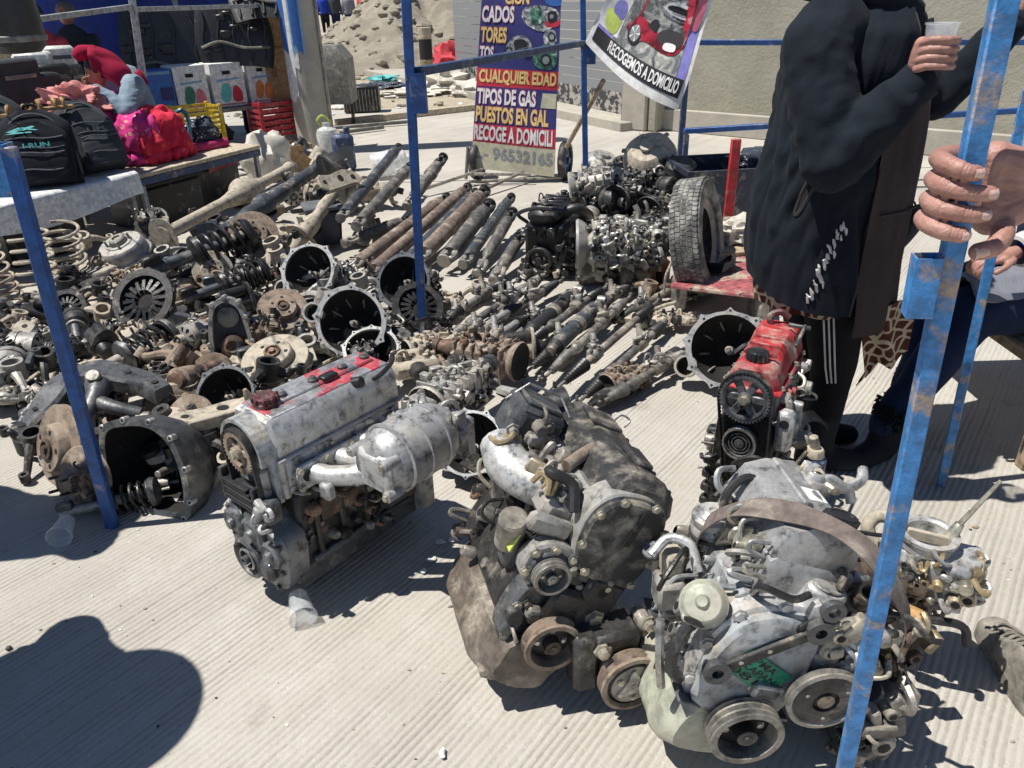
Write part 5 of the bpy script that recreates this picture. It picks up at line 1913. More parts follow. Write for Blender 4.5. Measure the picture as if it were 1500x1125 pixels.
for k in range(16):
    x, y = rp.uniform(-25, 70), rp.uniform(465, 585)
    kd = rp.choice([('link', 'dark'), ('caliper', 'tan'), ('caliper', 'dark'), ('link', 'tan'), ('starter', 'dark'), ('bracket', 'tan')])
    place(*kd, x, y, rp.uniform(0, .08), (rp.uniform(-30, 30), rp.uniform(-30, 30), rp.uniform(0, 360)), rp.uniform(.7, 1), where=near(x, y))
for x, y, a in ((20, 560, 20), (-5, 590, 60), (40, 535, 100)):
    place('alternator', 'grey', x, y, .02, (10, 5, a), 1.1, where='at the left end of the heap')
# ------------------------------------------------ big pressed control arm with hubs in front
def front_arm():
    o = P(70, 640)
    t = thing('subframe_arm', 'large dark grey pressed steel control arm sweeping round beside the blue post', 'control arm', (0, 0, 0))
    pts = [(35, 632, .08), (60, 600, .14), (95, 560, .20), (135, 543, .24), (175, 550, .24), (215, 560, .22), (240, 575, .20)]
    cs = spline([P(*p) for p in pts], 6)
    m = MB('dark_alloy')
    rings = []
    n = len(cs)
    for i, p in enumerate(cs):
        d = (cs[min(i + 1, n - 1)] - cs[max(i - 1, 0)]).normalized()
        s_ = V((-d.y, d.x, 0)).normalized()
        up = d.cross(s_) * -1
        up = V((0, 0, 1))
        w = .055 + .018 * math.sin(PI * i / n) - .02 * (i / n)
        h = .022
        rings.append([p + s_ * w + up * h * .4, p + s_ * w * .8 + up * h, p - s_ * w * .8 + up * h, p - s_ * w + up * h * .4, p - s_ * w + up * -h * 1.6, p - s_ * w * .85 - up * h * 1.4, p + s_ * w * .85 - up * h * .4, p + s_ * w - up * h * 1.6])
    m.loft(rings)
    m.build('pressing', t)
    for k in (5, 14, 26, 33):
        m = MB('inner_dark')
        q = cs[k] + V((0, 0, .0215))
        m.cyl(q, q + V((0, 0, .003)), .014, n=16)
        m.build('hole', t)
    m = MB('black_rubber')
    q = P(38, 640, .06)
    m.cyl(q - V((0, 0, .06)), q + V((.0, 0, .05)), .045, .045, 22)
    m.use('inner_dark').cyl(q + V((0, 0, .048)), q + V((0, 0, .053)), .016)
    m.build('bush', t)
    m = MB('dark_alloy')
    q = P(145, 565, .24)
    m.curve([q, q + V((.01, -.07, -.02)), q + V((-.02, -.16, -.08)), q + V((-.07, -.22, -.12))], [.05, .032, .026, .02], 10)
    m.curve([q + V((.0, -.06, -.03)), q + V((.09, -.10, -.04)), q + V((.18, -.10, -.07))], [.03, .026, .024], 10)
    m.use('worn_steel').cyl(q + V((-.01, 0, .02)), q + V((.0, -.02, .055)), .03, .026, 16)
    m.build('lower_link', t)
front_arm()
place('disc', 'rust', 98, 655, .12, d=(-.55, -.72, .35), s=1.15, label='rust-tan brake disc with caliper on edge behind the blue post')
place('hub', 'rust', 128, 700, .10, d=(-.3, -.8, .3), s=.9, label='rusty wheel hub in shade behind the blue post')
place('knuckle', 'dark', 60, 668, .02, (10, 0, 30), .8, label='dark steering knuckle lying below the large control arm')
place('cv', 'dark', 205, 612, .16, d=(.85, .10, -.10), s=.6, label='short black drive axle lying across the control arm')
place('drum', 'rust', 262, 600, .04, (70, 0, 20), 1.0, label='brown brake drum on edge between control arm and jagged housing')
place('arm', 'tan', 300, 640, .12, (5, -14, 30), 1.0, label='tan suspension arm lying between the square housing and the grey engine')
place('strut', 'grey', 250, 628, .15, d=(.9, .05, .02), s=.6, label='thin grey strut with ribbed boot lying on the tan arm')
place('bracket', 'tan', 320, 615, .17, (0, 6, 40), 1.0, label='tan bracket with bolts beside the rusty cam wheel')
def square_housing():
    """D-shaped open gearbox housing at the foot of the blue post"""
    t = thing('gearbox_housing', 'open dark D-shaped gearbox housing standing on edge at the foot of the blue post', 'gearbox housing', P(222, 752), -16)
    o = smooth_poly([(-.16, .02), (-.05, -.0), (.13, .0), (.155, .06), (.14, .17), (.09, .27), (.01, .315), (-.09, .31), (-.175, .275), (-.185, .17)], 5)
    i = [(x * .86 - .004, .155 + (z - .155) * .86) for x, z in o]
    back = [(x * .66, .16 + (z - .16) * .66) for x, z in o]
    TT = rot(-16, 'X')
    m = MB('dark_alloy')
    m.T = TT
    m.ringp(o, i, -.02, .004, FRONT)
    m.use('dark_alloy').loft([[(x, .018, z) for x, z in o], [(x * .96, .09, .155 + (z - .155) * .96) for x, z in o], [(x, .20, z) for x, z in back]], False)
    m.add([(x, .20, z) for x, z in back], [tuple(range(len(back)))])
    m.build('shell', t)
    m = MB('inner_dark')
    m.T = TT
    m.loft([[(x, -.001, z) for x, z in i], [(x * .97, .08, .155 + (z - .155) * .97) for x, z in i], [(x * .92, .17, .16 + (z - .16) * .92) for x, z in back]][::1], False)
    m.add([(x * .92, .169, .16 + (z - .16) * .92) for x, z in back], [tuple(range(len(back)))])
    m.build('inner_wall', t)
    m = MB('worn_steel')
    m.T = TT
    m.cyl((.0, .165, .13), (.005, .03, .125), .018, .012, 12)
    m.use('dark_alloy')
    for a in range(-70, 80, 24):
        m.box((.0, .14, .055), (.005, .02, .085), .002, tr(.0, 0, .13) @ rot(180 + a, 'Y') @ tr(0, 0, .0))
    m.build('input_shaft', t)
    m = MB('aluminium')
    m.T = TT
    for x, z in o[::5]:
        m.cyl((x * .985, .02, .155 + (z - .155) * .985), (x * .985, -.0065, .155 + (z - .155) * .985), .011, n=10)
        m.use('inner_dark').cyl((x * .985, -.006, .155 + (z - .155) * .985), (x * .985, -.008, .155 + (z - .155) * .985), .005, n=8)
        m.build('bolt_boss', t)
        m = MB('aluminium')
        m.T = TT
square_housing()
place('strut', 'grey', 88, 752, .035, d=(.95, .25, .08), s=.62, label='short strut lying in shade at the foot of the blue post')
place('cv', 'dark', 100, 728, .04, d=(.9, .2, .0), s=.5, label='stubby black drive joint lying in shade beside the short strut')
def plastic_cup(px, py, d, label, s=1.0):
    t = thing('plastic_cup', label, 'cup', P(px, py, .036 * s))
    m = MB('clear_plastic')
    m.lathe([(0, 0), (.024, 0), (.025, .003), (.036, .085), (.038, .086), (.038, .089), (.0352, .088), (.0236, .004), (0, .004)], axm((0, 0, 0), d) @ Matrix.Scale(s, 4), 28)
    m.build('cup_wall', t)
plastic_cup(436, 872, (.35, -.85, -.05), 'clear plastic cup on its side in front of the grey engine', 1.02)
plastic_cup(98, 762, (.2, -.9, .0), 'clear plastic cup on its side by the short strut', 1.0)
# ---------------------------------------------------------------- axles, drive shafts, steering racks: long things along a line
def along(name, label, cat, a, b, group=None, up=(0, 0, 1)):
    t = thing(name, label, cat, group=group)
    t.matrix_world = axm(a, b, up)
    return t, (V(b) - V(a)).length
def drive_shaft(a, b, r, mt, label, slip=False, group=None):
    t, L = along('drive_shaft', label, 'drive shaft', a, b, group)
    m = MB(mt)
    if slip:
        m.lathe([(0, .02), (r * .5, .02), (r * .5, L * .22), (r * .9, L * .26), (r, L * .3), (r, L - .1), (r * .8, L - .07), (0, L - .07)], None, 18)
    else:
        m.lathe([(0, .08), (r * .8, .08), (r, .10), (r, L - .10), (r * .8, L - .08), (0, L - .08)], None, 18)
        m.lathe([(r, L - .22), (r * 1.14, L - .215), (r * 1.14, L - .18), (r, L - .175)], None, 18)
    m.build('tube', t)
    for z, s in ((.0, 1), (L, -1)):
        m = MB('worn_steel' if s > 0 else 'cast_iron')
        for q in (-1, 1):
            m.curve([(q * r * .72, 0, z + s * .01), (q * r * .80, 0, z + s * .05), (q * r * .45, 0, z + s * .10)], [r * .30, r * .36, r * .5], 8, 3)
        m.cyl((-r * .9, 0, z + s * .02), (r * .9, 0, z + s * .02), r * .32, n=10)
        m.cyl((0, -r * .8, z + s * .02), (0, r * .8, z + s * .02), r * .32, n=10)
        m.lathe([(0, z - s * .03), (r * .85, z - s * .028), (r * .9, z - s * .012), (r * .5, z - s * .008), (r * .35, z + s * .02)], None, 12)
        m.build('universal_joint', t)
    return t
SH = [((500, 318, .30), (583, 216, .40), .036, 'shaft_blue', 0, 'dark drive shaft leaning highest of the row, behind the beige axle arm'),
      ((523, 330, .24), (600, 244, .32), .038, 'shaft_paint', 0, 'dark grey drive shaft leaning on the row beside the highest one'),
      ((598, 300, .18), (648, 232, .40), .042, 'shaft_paint', 0, 'thick dark drive shaft behind the blue post pointing up at the road'),
      ((508, 355, .10), (600, 320, .14), .036, 'shaft_paint', 0, 'grey drive shaft lying low beside the rearmost gearbox'),
      ((515, 392, .06), (653, 290, .18), .042, 'shaft_rust', 0, 'long rust-brown drive shaft lowest of the row left of the post'),
      ((540, 402, .06), (684, 275, .20), .040, 'shaft_rust', 0, 'long pale brown drive shaft crossing behind the blue post'),
      ((588, 388, .08), (695, 282, .20), .034, 'shaft_blue', 0, 'blue-grey drive shaft between two brown ones'),
      ((614, 378, .10), (709, 281, .24), .050, 'shaft_rust', 0, 'thickest brown drive shaft right of the blue post'),
      ((652, 380, .10), (716, 301, .24), .050, 'shaft_paint', 0, 'thick dark grey drive shaft with a collar next to the thickest brown one'),
      ((680, 385, .10), (748, 290, .22), .036, 'shaft_blue', 0, 'blue drive shaft beside the slim splined one'),
      ((700, 398, .04), (750, 312, .24), .036, 'shaft_paint', 1, 'slim stepped drive shaft with a narrow splined end'),
      ((725, 408, .04), (762, 348, .16), .038, 'shaft_paint', 1, 'short stepped drive shaft in front of the black engine')]
for a, b, r, mt, slip, lb in SH:
    drive_shaft(P(*a), P(*b), r, mt, lb, slip, 'drive shafts laid in a row')
def axle(a, b, r, mt, label, bulge=.5, br=.11):
    t, L = along('axle_housing', label, 'axle', a, b)
    m = MB(mt)
    zb = L * bulge
    pr = [(0, 0), (r * 1.3, 0), (r * 1.3, .03), (r, .05), (r, zb - .26), (r * 1.25, zb - .18)]
    pr += [(br * math.cos(q), zb + .11 * math.sin(q)) for q in (-.9, -.4, 0, .4, .9)]
    pr += [(r * 1.25, zb + .18), (r, zb + .26), (r, L - .05), (r * 1.3, L - .03), (r * 1.3, L), (0, L)]
    m.lathe(pr, None, 20)
    m.build('tube', t)
    m = MB('cast_iron')
    M = tr(0, 0, zb) @ rot(90, 'X')
    m.ringp(circ(br * 1.05, 24), circ(br * .72, 24), br * .72, br * .86, M)
    m.use('inner_dark').lathe([(0, br * .75), (br * .74, br * .75)], M, 22)
    m.build('differential_ring', t)
    m = MB(mt)
    m.prism(smooth_poly([(-.09, -.07), (.09, -.07), (.10, .05), (.04, .10), (-.06, .09)], 3), .0, .012, tr(0, 0, .01))
    m.box((.03, .07, .07), (.05, .10, .012), .004, rot(20, 'X'))
    m.build('end_flange', t)
    m = MB('worn_steel')
    m.lathe([(0, 0), (.06, 0), (.06, .01), (.02, .014), (.02, .08), (0, .08)], tr(0, 0, L), 16)
    m.build('hub_flange', t)
    return t
axle(P(238, 345, .16), P(425, 246, .26), .04, 'dusty_tan', 'long beige axle housing with swollen middle in front of the stall table', .58, .11)
axle(P(310, 352, .22), P(470, 243, .36), .045, 'shaft_blue', 'long black axle tube with a drum at its far end', .42, .075)
place('drum', 'dark', 484, 262, .36, d=(.75, .6, .3), s=1.3, label='dark brake drum with rusty rim at the far end of the black axle')
axle(P(440, 350, .14), P(505, 262, .42), .035, 'dusty_tan', 'beige rear axle beam leaning up towards the concrete pole', .2, .06)
place('bracket', 'tan', 490, 268, .42, (50, 0, 60), 1.1, label='beige bracket plate with holes standing at the top of the axle beam')
place('bracket', 'tan', 410, 345, .12, (20, 10, 10), 1.3, label='beige bracket plate with holes lying below the black axle')
place('alternator', 'grey', 430, 300, .05, (0, 0, 20), 1.2, label='grey alternator lying under the black axle')
place('hub', 'dark', 222, 330, .16, d=(-.2, -.6, .7), s=1.1, label='black drum brake backing plate at the near end of the beige axle')
place('knuckle', 'tan', 455, 250, .28, (0, 40, 30), 1.3, label='tan knuckle casting at the top of the axles beneath the concrete pole')
for x, y, z, v in ((330, 350, .06, 'dark'), (395, 320, .05, 'rust'), (455, 300, .04, 'tan'), (300, 330, .04, 'dark'), (370, 290, .03, 'tan'), (510, 300, .05, 'tan'), (350, 400, .05, 'dark'), (410, 385, .06, 'tan'), (475, 350, .05, 'dark'), (545, 345, .05, 'tan'), (560, 300, .04, 'tan')):
    place(rp.choice(['caliper', 'gearbox', 'knuckle', 'hub']), v, x, y, z, (rp.uniform(-20, 20), rp.uniform(-20, 20), rp.uniform(0, 360)), 1.1, where='under the axles and shafts')
t = thing('plastic_tub', 'dark blue plastic tub with a pale rim between axle beam and drive shafts', 'tub', P(480, 362, .0), 20)
m = MB('navy_plastic')
m.box((0, 0, .15), (.22, .20, .24), .02, None, .85)
m.build('tub_body', t)
m = MB('bag_trim')
m.box((0, 0, .28), (.25, .22, .03), .01)
m.build('rim', t)
def steering_rack(a, b, k, label, group=None):
    rg = random.Random(k * 7 + 1)
    t, L = along('steering_rack', label, 'steering rack', a, b, group)
    r = .019
    mt = ('dusty_iron', 'shaft_paint', 'dusty_aluminium', 'worn_steel')[k % 4]
    m = MB(mt)
    m.lathe([(0, L * .22), (r, L * .22), (r, L * .78), (0, L * .78)], None, 14)
    m.lathe([(r, L * .3), (r * 1.5, L * .31), (r * 1.5, L * .35), (r, L * .36)], None, 14)
    m.build('housing', t)
    m = MB('worn_steel')
    m.cyl((0, 0, 0), (0, 0, L), .007, .007, 8)
    m.build('tie_rod', t)
    for z0, z1 in ((L * .08, L * .25), (L * .92, L * .75)):
        m = MB(('black_rubber', 'shaft_paint', 'greasy_black')[k % 3])
        m.bellows((0, 0, z0), (0, 0, z1), r * .9, r * 1.75, 9)
        m.build('boot', t)
    m = MB(('dusty_aluminium', 'dusty_iron')[k % 2])
    zq = L * (.62 if k % 2 else .34)
    m.box((0, .01, zq), (.055, .06, .08), .012)
    m.cyl((0, .03, zq), (.03, .085, zq + .03), .018, .013, 12)
    greeble(m, rg, 5, (-.027, .04, zq - .04), (.055, 0, 0), (0, 0, .08), (0, 1, 0), ('dusty_aluminium', 'worn_steel'), 1.0)
    m.build('pinion_housing', t)
    for z in (0, L):
        m = MB('cast_iron')
        m.blob((0, 0, z), (.018, .018, .02), 1, .05)
        m.cyl((0, 0, z), (.0, .04, z), .009, .006, 8)
        m.build('ball_end', t)
RK = [((616, 500), (760, 410)), ((632, 512), (790, 408)), ((655, 515), (770, 440)), ((690, 490), (826, 408)), ((742, 500), (850, 420)), ((760, 512), (890, 418)), ((768, 548), (905, 430)),
      ((795, 556), (925, 432)), ((812, 572), (965, 440)), ((845, 592), (985, 462)), ((720, 462), (800, 400)), ((650, 470), (740, 412)), ((900, 470), (1010, 408)), ((880, 590), (1010, 512)), ((700, 510), (775, 462)), ((835, 480), (930, 412))]
for k, (a, b) in enumerate(RK):
    z = .04 + .02 * (k % 3)
    lb = '%s steering rack with %s boots and %s pinion box among the racks' % (('dust-brown', 'dark grey', 'pale silver', 'worn steel')[k % 4], ('black rubber', 'dusty grey', 'greasy black')[k % 3], ('silver', 'brown')[k % 2])
    steering_rack(P(a[0], a[1], z), P(b[0], b[1], z + .03), k, lb, 'steering racks fanned out on the road')
for a, b, r, lb in (((770, 492), (848, 425), .034, 'fat black shock absorber lying across the steering racks'), ((806, 515), (882, 440), .036, 'fat grey shock absorber with steel collar lying across the steering racks')):
    t, L = along('shock_absorber', lb, 'shock absorber', P(a[0], a[1], .10), P(b[0], b[1], .12))
    m = MB('black_rubber' if r < .035 else 'shaft_blue')
    m.cyl((0, 0, .06), (0, 0, L - .10), r, r, 18)
    m.build('body_tube', t)
    m = MB('worn_steel')
    m.lathe([(r, L * .45), (r * 1.12, L * .455), (r * 1.12, L * .52), (r, L * .525)], None, 18)
    m.build('collar', t)
    m = MB('worn_steel')
    m.cyl((0, 0, L - .10), (0, 0, L), .012)
    m.pipe((-.02, 0, L), (.02, 0, L), .024, .010, 12)
    m.build('rod_eye', t)
    m = MB('black_rubber')
    m.bellows((0, 0, 0), (0, 0, .07), r * .7, r * 1.1, 4)
    m.build('boot', t)
for x, y, v in ((880, 420, 'tan'), (930, 470, 'tan'), (960, 480, 'tan'), (945, 440, 'rust'), (985, 450, 'tan'), (905, 415, 'dark'), (830, 400, 'tan'), (700, 440, 'tan'), (1000, 480, 'grey'), (660, 450, 'tan'), (780, 402, 'dark')):
    place(rp.choice(['caliper', 'bracket', 'link', 'knuckle']), v if v != 'grey' else 'tan', x, y, .02, (rp.uniform(-15, 15), rp.uniform(-15, 15), rp.uniform(0, 360)), .75, where='among the steering racks')
place('gearbox', 'rust', 712, 545, .05, (0, 0, 150), .85, label='rust-orange differential case beside the steering racks')
place('starter', 'tan', 760, 525, .02, (0, 0, 10), 1.0, label='tan starter motor lying next to the rust-orange case')
place('gearbox', 'tan', 640, 530, .02, (0, 0, 30), .7, label='tan ribbed gearbox case behind the silver plenum')
place('gearbox', 'grey', 668, 600, .10, (0, 0, 60), .9, label='grey gearbox case standing behind the silver plenum')
place('pan', 'grey', 655, 640, .0, (0, 0, 60), 1.0, label='grey oil pan under the grey gearbox case')
place('caliper', 'tan', 610, 555, .04, (0, 0, 20), 1.2, label='tan casting with round pots behind the silver plenum')
place('bar', 'tan', 690, 690, .03, (0, 0, -45), .8, label='tan slotted steel bar beside the brown oil pan engine')
place('bell', 'dark', 690, 650, .15, d=(-.3, -.6, .7), spin=0, s=.7, label='dark clutch housing between grey and brown engines')
place('cv', 'rust', 880, 585, .05, d=(.70, .70, .02), s=.85, label='rusty drive axle with thick housing lying outermost of the racks')
place('gearbox', 'rust', 915, 572, .0, (0, 0, 38), .55, label='small rust-brown pinion case on the outermost rack')
# ---------------------------------------------------------------- black engine, gearbox on bricks, block cluster behind
def small_engine(px, py, rz, label, mats, s=1.0, group=None):
    rg = random.Random(int(px))
    t = thing('engine', label, 'engine', P(px, py), rz, group)
    a, b, c = mats
    t.scale = (s, s, s)
    m = MB(a)
    m.box((0, .2, .17), (.26, .40, .30), .02)
    for q, nn in (((-.13, .02, .04), (0, -1, 0)),):
        greeble(m, rg, 26, (-.12, .0, .04), (.24, 0, 0), (0, 0, .26), (0, -1, 0), mats, 1.5)
    greeble(m, rg, 26, (.13, .02, .04), (0, .36, 0), (0, 0, .26), (1, 0, 0), mats, 1.5)
    greeble(m, rg, 22, (-.13, .02, .04), (0, .36, 0), (0, 0, .26), (-1, 0, 0), mats, 1.5)
    m.build('block', t)
    m = MB(b)
    m.box((-.02, .17, .36), (.18, .38, .09), .03)
    for k in range(5):
        m.box((-.02, .03 + k * .07, .408), (.15, .012, .014), .004)
    greeble(m, rg, 12, (-.10, .0, .40), (.18, 0, 0), (0, .35, 0), (0, 0, 1), (b, c, 'worn_steel'), 1.2)
    m.build('valve_cover', t)
    m = MB(c)
    pulley(m, (-.03, -.05, .12), (0, -1, 0), .075, .04, 2, c, a, c, .5)
    m.build('crank_pulley', t)
    m = MB(b)
    m.curve([(.08, .05, .38), (.16, .08, .40), (.20, .18, .34), (.16, .30, .30)], [.025, .03, .03, .03], 10)
    m.curve([(-.1, -.02, .33), (-.15, -.04, .38), (-.05, -.05, .42), (.1, -.02, .41)], .011, 8)
    m.build('intake_pipe', t)
    return t
small_engine(800, 408, -20, 'compact black engine with pyramid-topped cover standing before the drive shafts', ('greasy_black', 'black_plastic', 'cast_iron'), 1.0)
for x, y, rz, mt, d, lb in ((866, 412, 8, 'stone_block', (.16, .14, .14), 'cream stone block under the left end of the gearbox'),
                            (905, 410, -12, 'orange_block', (.16, .12, .15), 'terracotta hollow brick under the middle of the gearbox'),
                            (930, 420, 4, 'stone_block', (.17, .15, .12), 'grey stone block lying between terracotta bricks'),
                            (960, 415, -20, 'orange_block', (.14, .16, .13), 'broken terracotta brick under the right end of the gearbox')):
    t = thing('building_block', lb, 'block', P(x, y), rz)
    m = MB(mt)
    m.box((0, 0, d[2] / 2), d, .018)
    me_ = m.build('block_body', t)
    if mt == 'orange_block':
        m = MB('inner_dark')
        for k in (-1, 1):
            m.box((k * d[0] * .22, -d[1] / 2 - .001, d[2] / 2), (d[0] * .26, .006, d[2] * .5), .002)
        m.build('hollow', t)
o = place('gearbox', 'grey', 915, 392, .13, (0, 0, -4), 1.35, label='silver automatic gearbox full of valves resting on bricks')
rg_ = random.Random(77)
m = MB('steel')
greeble(m, rg_, 60, (-.13, -.09, .07), (.25, 0, 0), (0, 0, .10), (0, -1, 0), ('steel', 'greasy_black', 'bright_aluminium', 'zinc'), .8)
greeble(m, rg_, 60, (-.13, -.08, .17), (.25, 0, 0), (0, .14, 0), (0, 0, 1), ('steel', 'greasy_black', 'bright_aluminium', 'zinc'), .8)
m.build('valve_body', o)
CL = [('alternator', 'grey', 868, 300, .05), ('alternator', 'dark', 905, 290, .10), ('starter', 'dark', 930, 300, .05), ('alternator', 'dark', 958, 300, .12), ('alternator', 'grey', 935, 268, .22), ('starter', 'dark', 960, 325, .03),
      ('gearbox', 'dark', 880, 325, .02), ('caliper', 'grey', 900, 270, .22), ('alternator', 'dark', 978, 292, .22), ('alternator', 'dark', 962, 262, .30), ('starter', 'grey', 915, 318, .06), ('gearbox', 'grey', 882, 288, .20), ('alternator', 'dark', 925, 335, .02),
      ('alternator', 'dark', 985, 335, .03), ('knuckle', 'dark', 905, 335, .02), ('caliper', 'dark', 945, 345, .02), ('starter', 'dark', 890, 345, .02), ('alternator', 'grey', 865, 335, .02), ('gearbox', 'dark', 955, 350, .0), ('alternator', 'dark', 915, 258, .25),
      ('gearbox', 'dark', 930, 300, .16), ('starter', 'dark', 985, 310, .14), ('alternator', 'dark', 895, 308, .15), ('gearbox', 'dark', 970, 318, .10)]
for k, (kd, v, x, y, z) in enumerate(CL):
    place(kd, v, x, y, z, (rp.uniform(-20, 20), rp.uniform(-20, 20), rp.uniform(-50, 50)), 1.05, where='stacked beside the tyre')
place('alternator', 'dark', 1000, 268, .32, d=(0, .9, .3), s=1.5, label='big black pulley wheel unit on top of the stack beside the dark blue bin')
def torque_tank(px, py, z, r, w, d, label, mt, strapm):
    t = thing('torque_converter', label, 'torque converter')
    c = P(px, py, z)
    t.matrix_world = Matrix.Translation(c) @ axm((0, 0, 0), d).to_3x3().to_4x4()
    m = MB(mt)
    m.lathe([(0, -w), (r * .6, -w), (r * .9, -w * .6), (r, -w * .1), (r, w * .1), (r * .9, w * .6), (r * .6, w), (r * .25, w), (r * .25, w * 1.25), (0, w * 1.25)], None, 28)
    m.build('shell', t)
    for k in range(6):
        m = MB(strapm)
        m.box((r * .55, 0, w * .86), (r * .75, .03, .018), .004, rot(60 * k, 'Z') @ rot(12, 'Y'))
        m.build('rib', t)
torque_tank(952, 232, .42, .19, .12, (-.3, -.6, .75), 'tan dented torque converter on top of the parts stack', 'dusty_tan', 'worn_steel')
torque_tank(880, 245, .22, .16, .10, (.2, -.3, .9), 'pale grey torque converter lying behind the blue post', 'dusty_aluminium', 'steel')
# ---------------------------------------------------------------- blue stall posts
def angle_post(name, label, base, top, w, mt, th=.005, rz=0.0):
    t = thing(name, label, 'post', base)
    a, b = V((0, 0, 0)), V(top) - V(base)
    m = MB(mt)
    m.T = axm(a, b, (math.sin(R(rz)), math.cos(R(rz)), 0))
    L = (b - a).length
    m.box((0, 0, L / 2), (w, w * .72, L), .003)
    m.build('tube', t)
    return t
def socket(t, at, w, h, mt, off=(0, 0, 0)):
    m = MB(mt)
    p = V(at) - V(t.location) + V(off)
    o = [(-w / 2, -w / 2), (w / 2, -w / 2), (w / 2, w / 2), (-w / 2, w / 2)]
    i = [(x * .82, y * .82) for x, y in o]
    m.ringp(o, i, -h / 2, h / 2, tr(*p))
    m.build('socket', t)
pa = angle_post('stall_post', 'short blue steel stall post leaning beside the open gearbox housing', P(165, 772), PY(12, 215, 1.98), .037, 'post_blue')
socket(pa, PY(8, 250, 1.98), .050, .13, 'pole_blue', (-.006, .012, 0))
B0, B1 = P(620, 497), PY(592, -60, 3.42)
pb = angle_post('stall_post', 'tall blue steel post standing among the gearboxes', B0, B1, .040, 'post_blue')
socket(pb, PY(609, 136, 3.42), .066, .16, 'post_blue', (.012, 0, 0))
C0, C1 = P(859, 325), PY(853, -40, 5.47)
pcx = angle_post('stall_post', 'tall blue steel post behind the black engine carrying the car banner', C0, C1, .037, 'post_blue')
socket(pcx, PY(858, 78, 5.47), .085, .13, 'post_blue', (.02, 0, 0))
t = thing('stall_rail', 'dark blue rail joining the two tall blue posts', 'rail', PY(611, 105, 3.42))
m = MB('navy_plate')
e = PY(855, 63, 5.44) - V(t.location)
m.T = axm((0, 0, 0), e)
m.box((0, 0, e.length / 2), (.045, .035, e.length), .003)
m.build('bar', t)
E0, E1 = PY(1230, 1160, .75), PY(1497, -120, .75)
dE = (E1 - E0).normalized()
E0 = E0 - dE * (E0.z / dE.z)
E2 = E0 + dE * (1.75 / dE.z)
tE = thing('stall_pole', 'flaking bright blue square steel pole gripped by a hand', 'post', E0)
m = MB('pole_blue')
m.T = axm((0, 0, 0), E2 - E0, (math.sin(R(12)), math.cos(R(12)), 0))
LE = (E2 - E0).length
m.box((0, 0, LE / 2), (.0215, .018, LE), .002)
m.build('tube', tE)
m = MB('pole_blue')
sk = E0 + dE * (1.215 / dE.z) - E0
m.T = tr(*(sk + V((-.0255, -.001, -.0)))) @ axm((0, 0, 0), dE, (math.sin(R(12)), math.cos(R(12)), 0)).to_3x3().to_4x4()
o_ = [(-.013, -.011), (.013, -.011), (.013, .011), (-.013, .011)]
m.ringp(o_, [(x * .84, y * .84) for x, y in o_], -.036, .030)
m.build('socket', tE)
D0, D1 = P(1378, 712), PY(1506, 130, 2.06)
pd = angle_post('stall_post', 'narrow blue post standing beside the seated person', D0, D1, .027, 'pole_blue', rz=30)
t = thing('rail_stand', 'blue steel stall frame with two long rails behind the standing person', 'rail stand', PY(1004, 210, 6.2))
og = V(t.location)
for a, b, w, mt in ((PY(1002, 192, 6.2), PY(1560, 158, 6.0), .05, 'post_blue'), (PY(1020, 62, 6.4), PY(1600, 62, 6.2), .05, 'post_blue')):
    m = MB(mt)
    v0 = a - og
    e = b - a
    m.T = tr(*v0) @ axm((0, 0, 0), e).to_3x3().to_4x4()
    m.box((0, 0, e.length / 2), (w, w * .8, e.length), .004)
    m.build('rail', t)
for a in (PY(1006, 192, 6.2), PY(1560, 158, 6.0)):
    m = MB('navy_plate')
    b = V((a.x, a.y, 0))
    q = a - og
    m.box((q.x, q.y, (a.z - .026) / 2 - og.z), (.04, .04, a.z - .026), .003)
    m.build('leg', t)
m = MB('navy_plate')
a = PY(1600, 62, 6.2)
m.box((a.x - og.x, a.y - og.y + .05, .8 - og.z), (.045, .045, 1.6), .003)
m.build('upright', t)
m = MB('navy_plate')
a = PY(1020, 62, 6.4)
m.box((a.x - og.x - .05, a.y - og.y + .05, .68 - og.z), (.045, .045, 1.36), .003)
m.build('upright', t)
# ---------------------------------------------------------------- advertising cart
BLc, BRc, TLc, TRc = PY(690, 246, 6.75), PY(812, 260, 6.62), PY(708, -40, 6.95), PY(824, -40, 6.86)
def cartf(u, v, e=0.0):
    p = BLc.lerp(BRc, u).lerp(TLc.lerp(TRc, u), v)
    p.y += .05 * max(0, u - .62) + .012 * math.sin(v * 13 + u * 3)
    return p + V((-.12, -1, 0)) * e
t = thing('advert_board', 'tall dark blue printed board on a wheeled hand cart', 'sign', (BLc.x, BLc.y, 0))
og = V(t.location)
m = MB('wood')
m.grid(lambda u, v: cartf(u, v, -.004) - og, 12, 20, .02)
m.build('board', t)
def sheet(fn, u0, u1, v0, v1, mt, e, m, nu=10, nv=4):
    m.use(mt)
    m.grid(lambda u, v: fn(u0 + (u1 - u0) * u, v0 + (v1 - v0) * v, e), nu, nv)
F = lambda e: (lambda u, v: cartf(u, v, e) - og)
m = MB('print_navy')
m.grid(lambda u, v: cartf(u, .165 + v * .835, .001) - og, 12, 20)
pr_ = m.build('printed_sheet', t)
m = MB('print_cream')
m.grid(lambda u, v: cartf(u, v * .165, .001) - og, 12, 4)
put_text(m, 'L.- 96532165', F(.003), .02, .97, .055, .125, 'print_grey', .03)
m.build('phone_strip', pr_)
m = MB('print_red')
VY = lambda y: (252 - y) / 292.
for y0, y1 in ((96, 123), (180, 209)):
    m.use('print_red').grid(lambda u, v: cartf(u, VY(y1) + (VY(y0) - VY(y1)) * v, .002) - og, 10, 2)
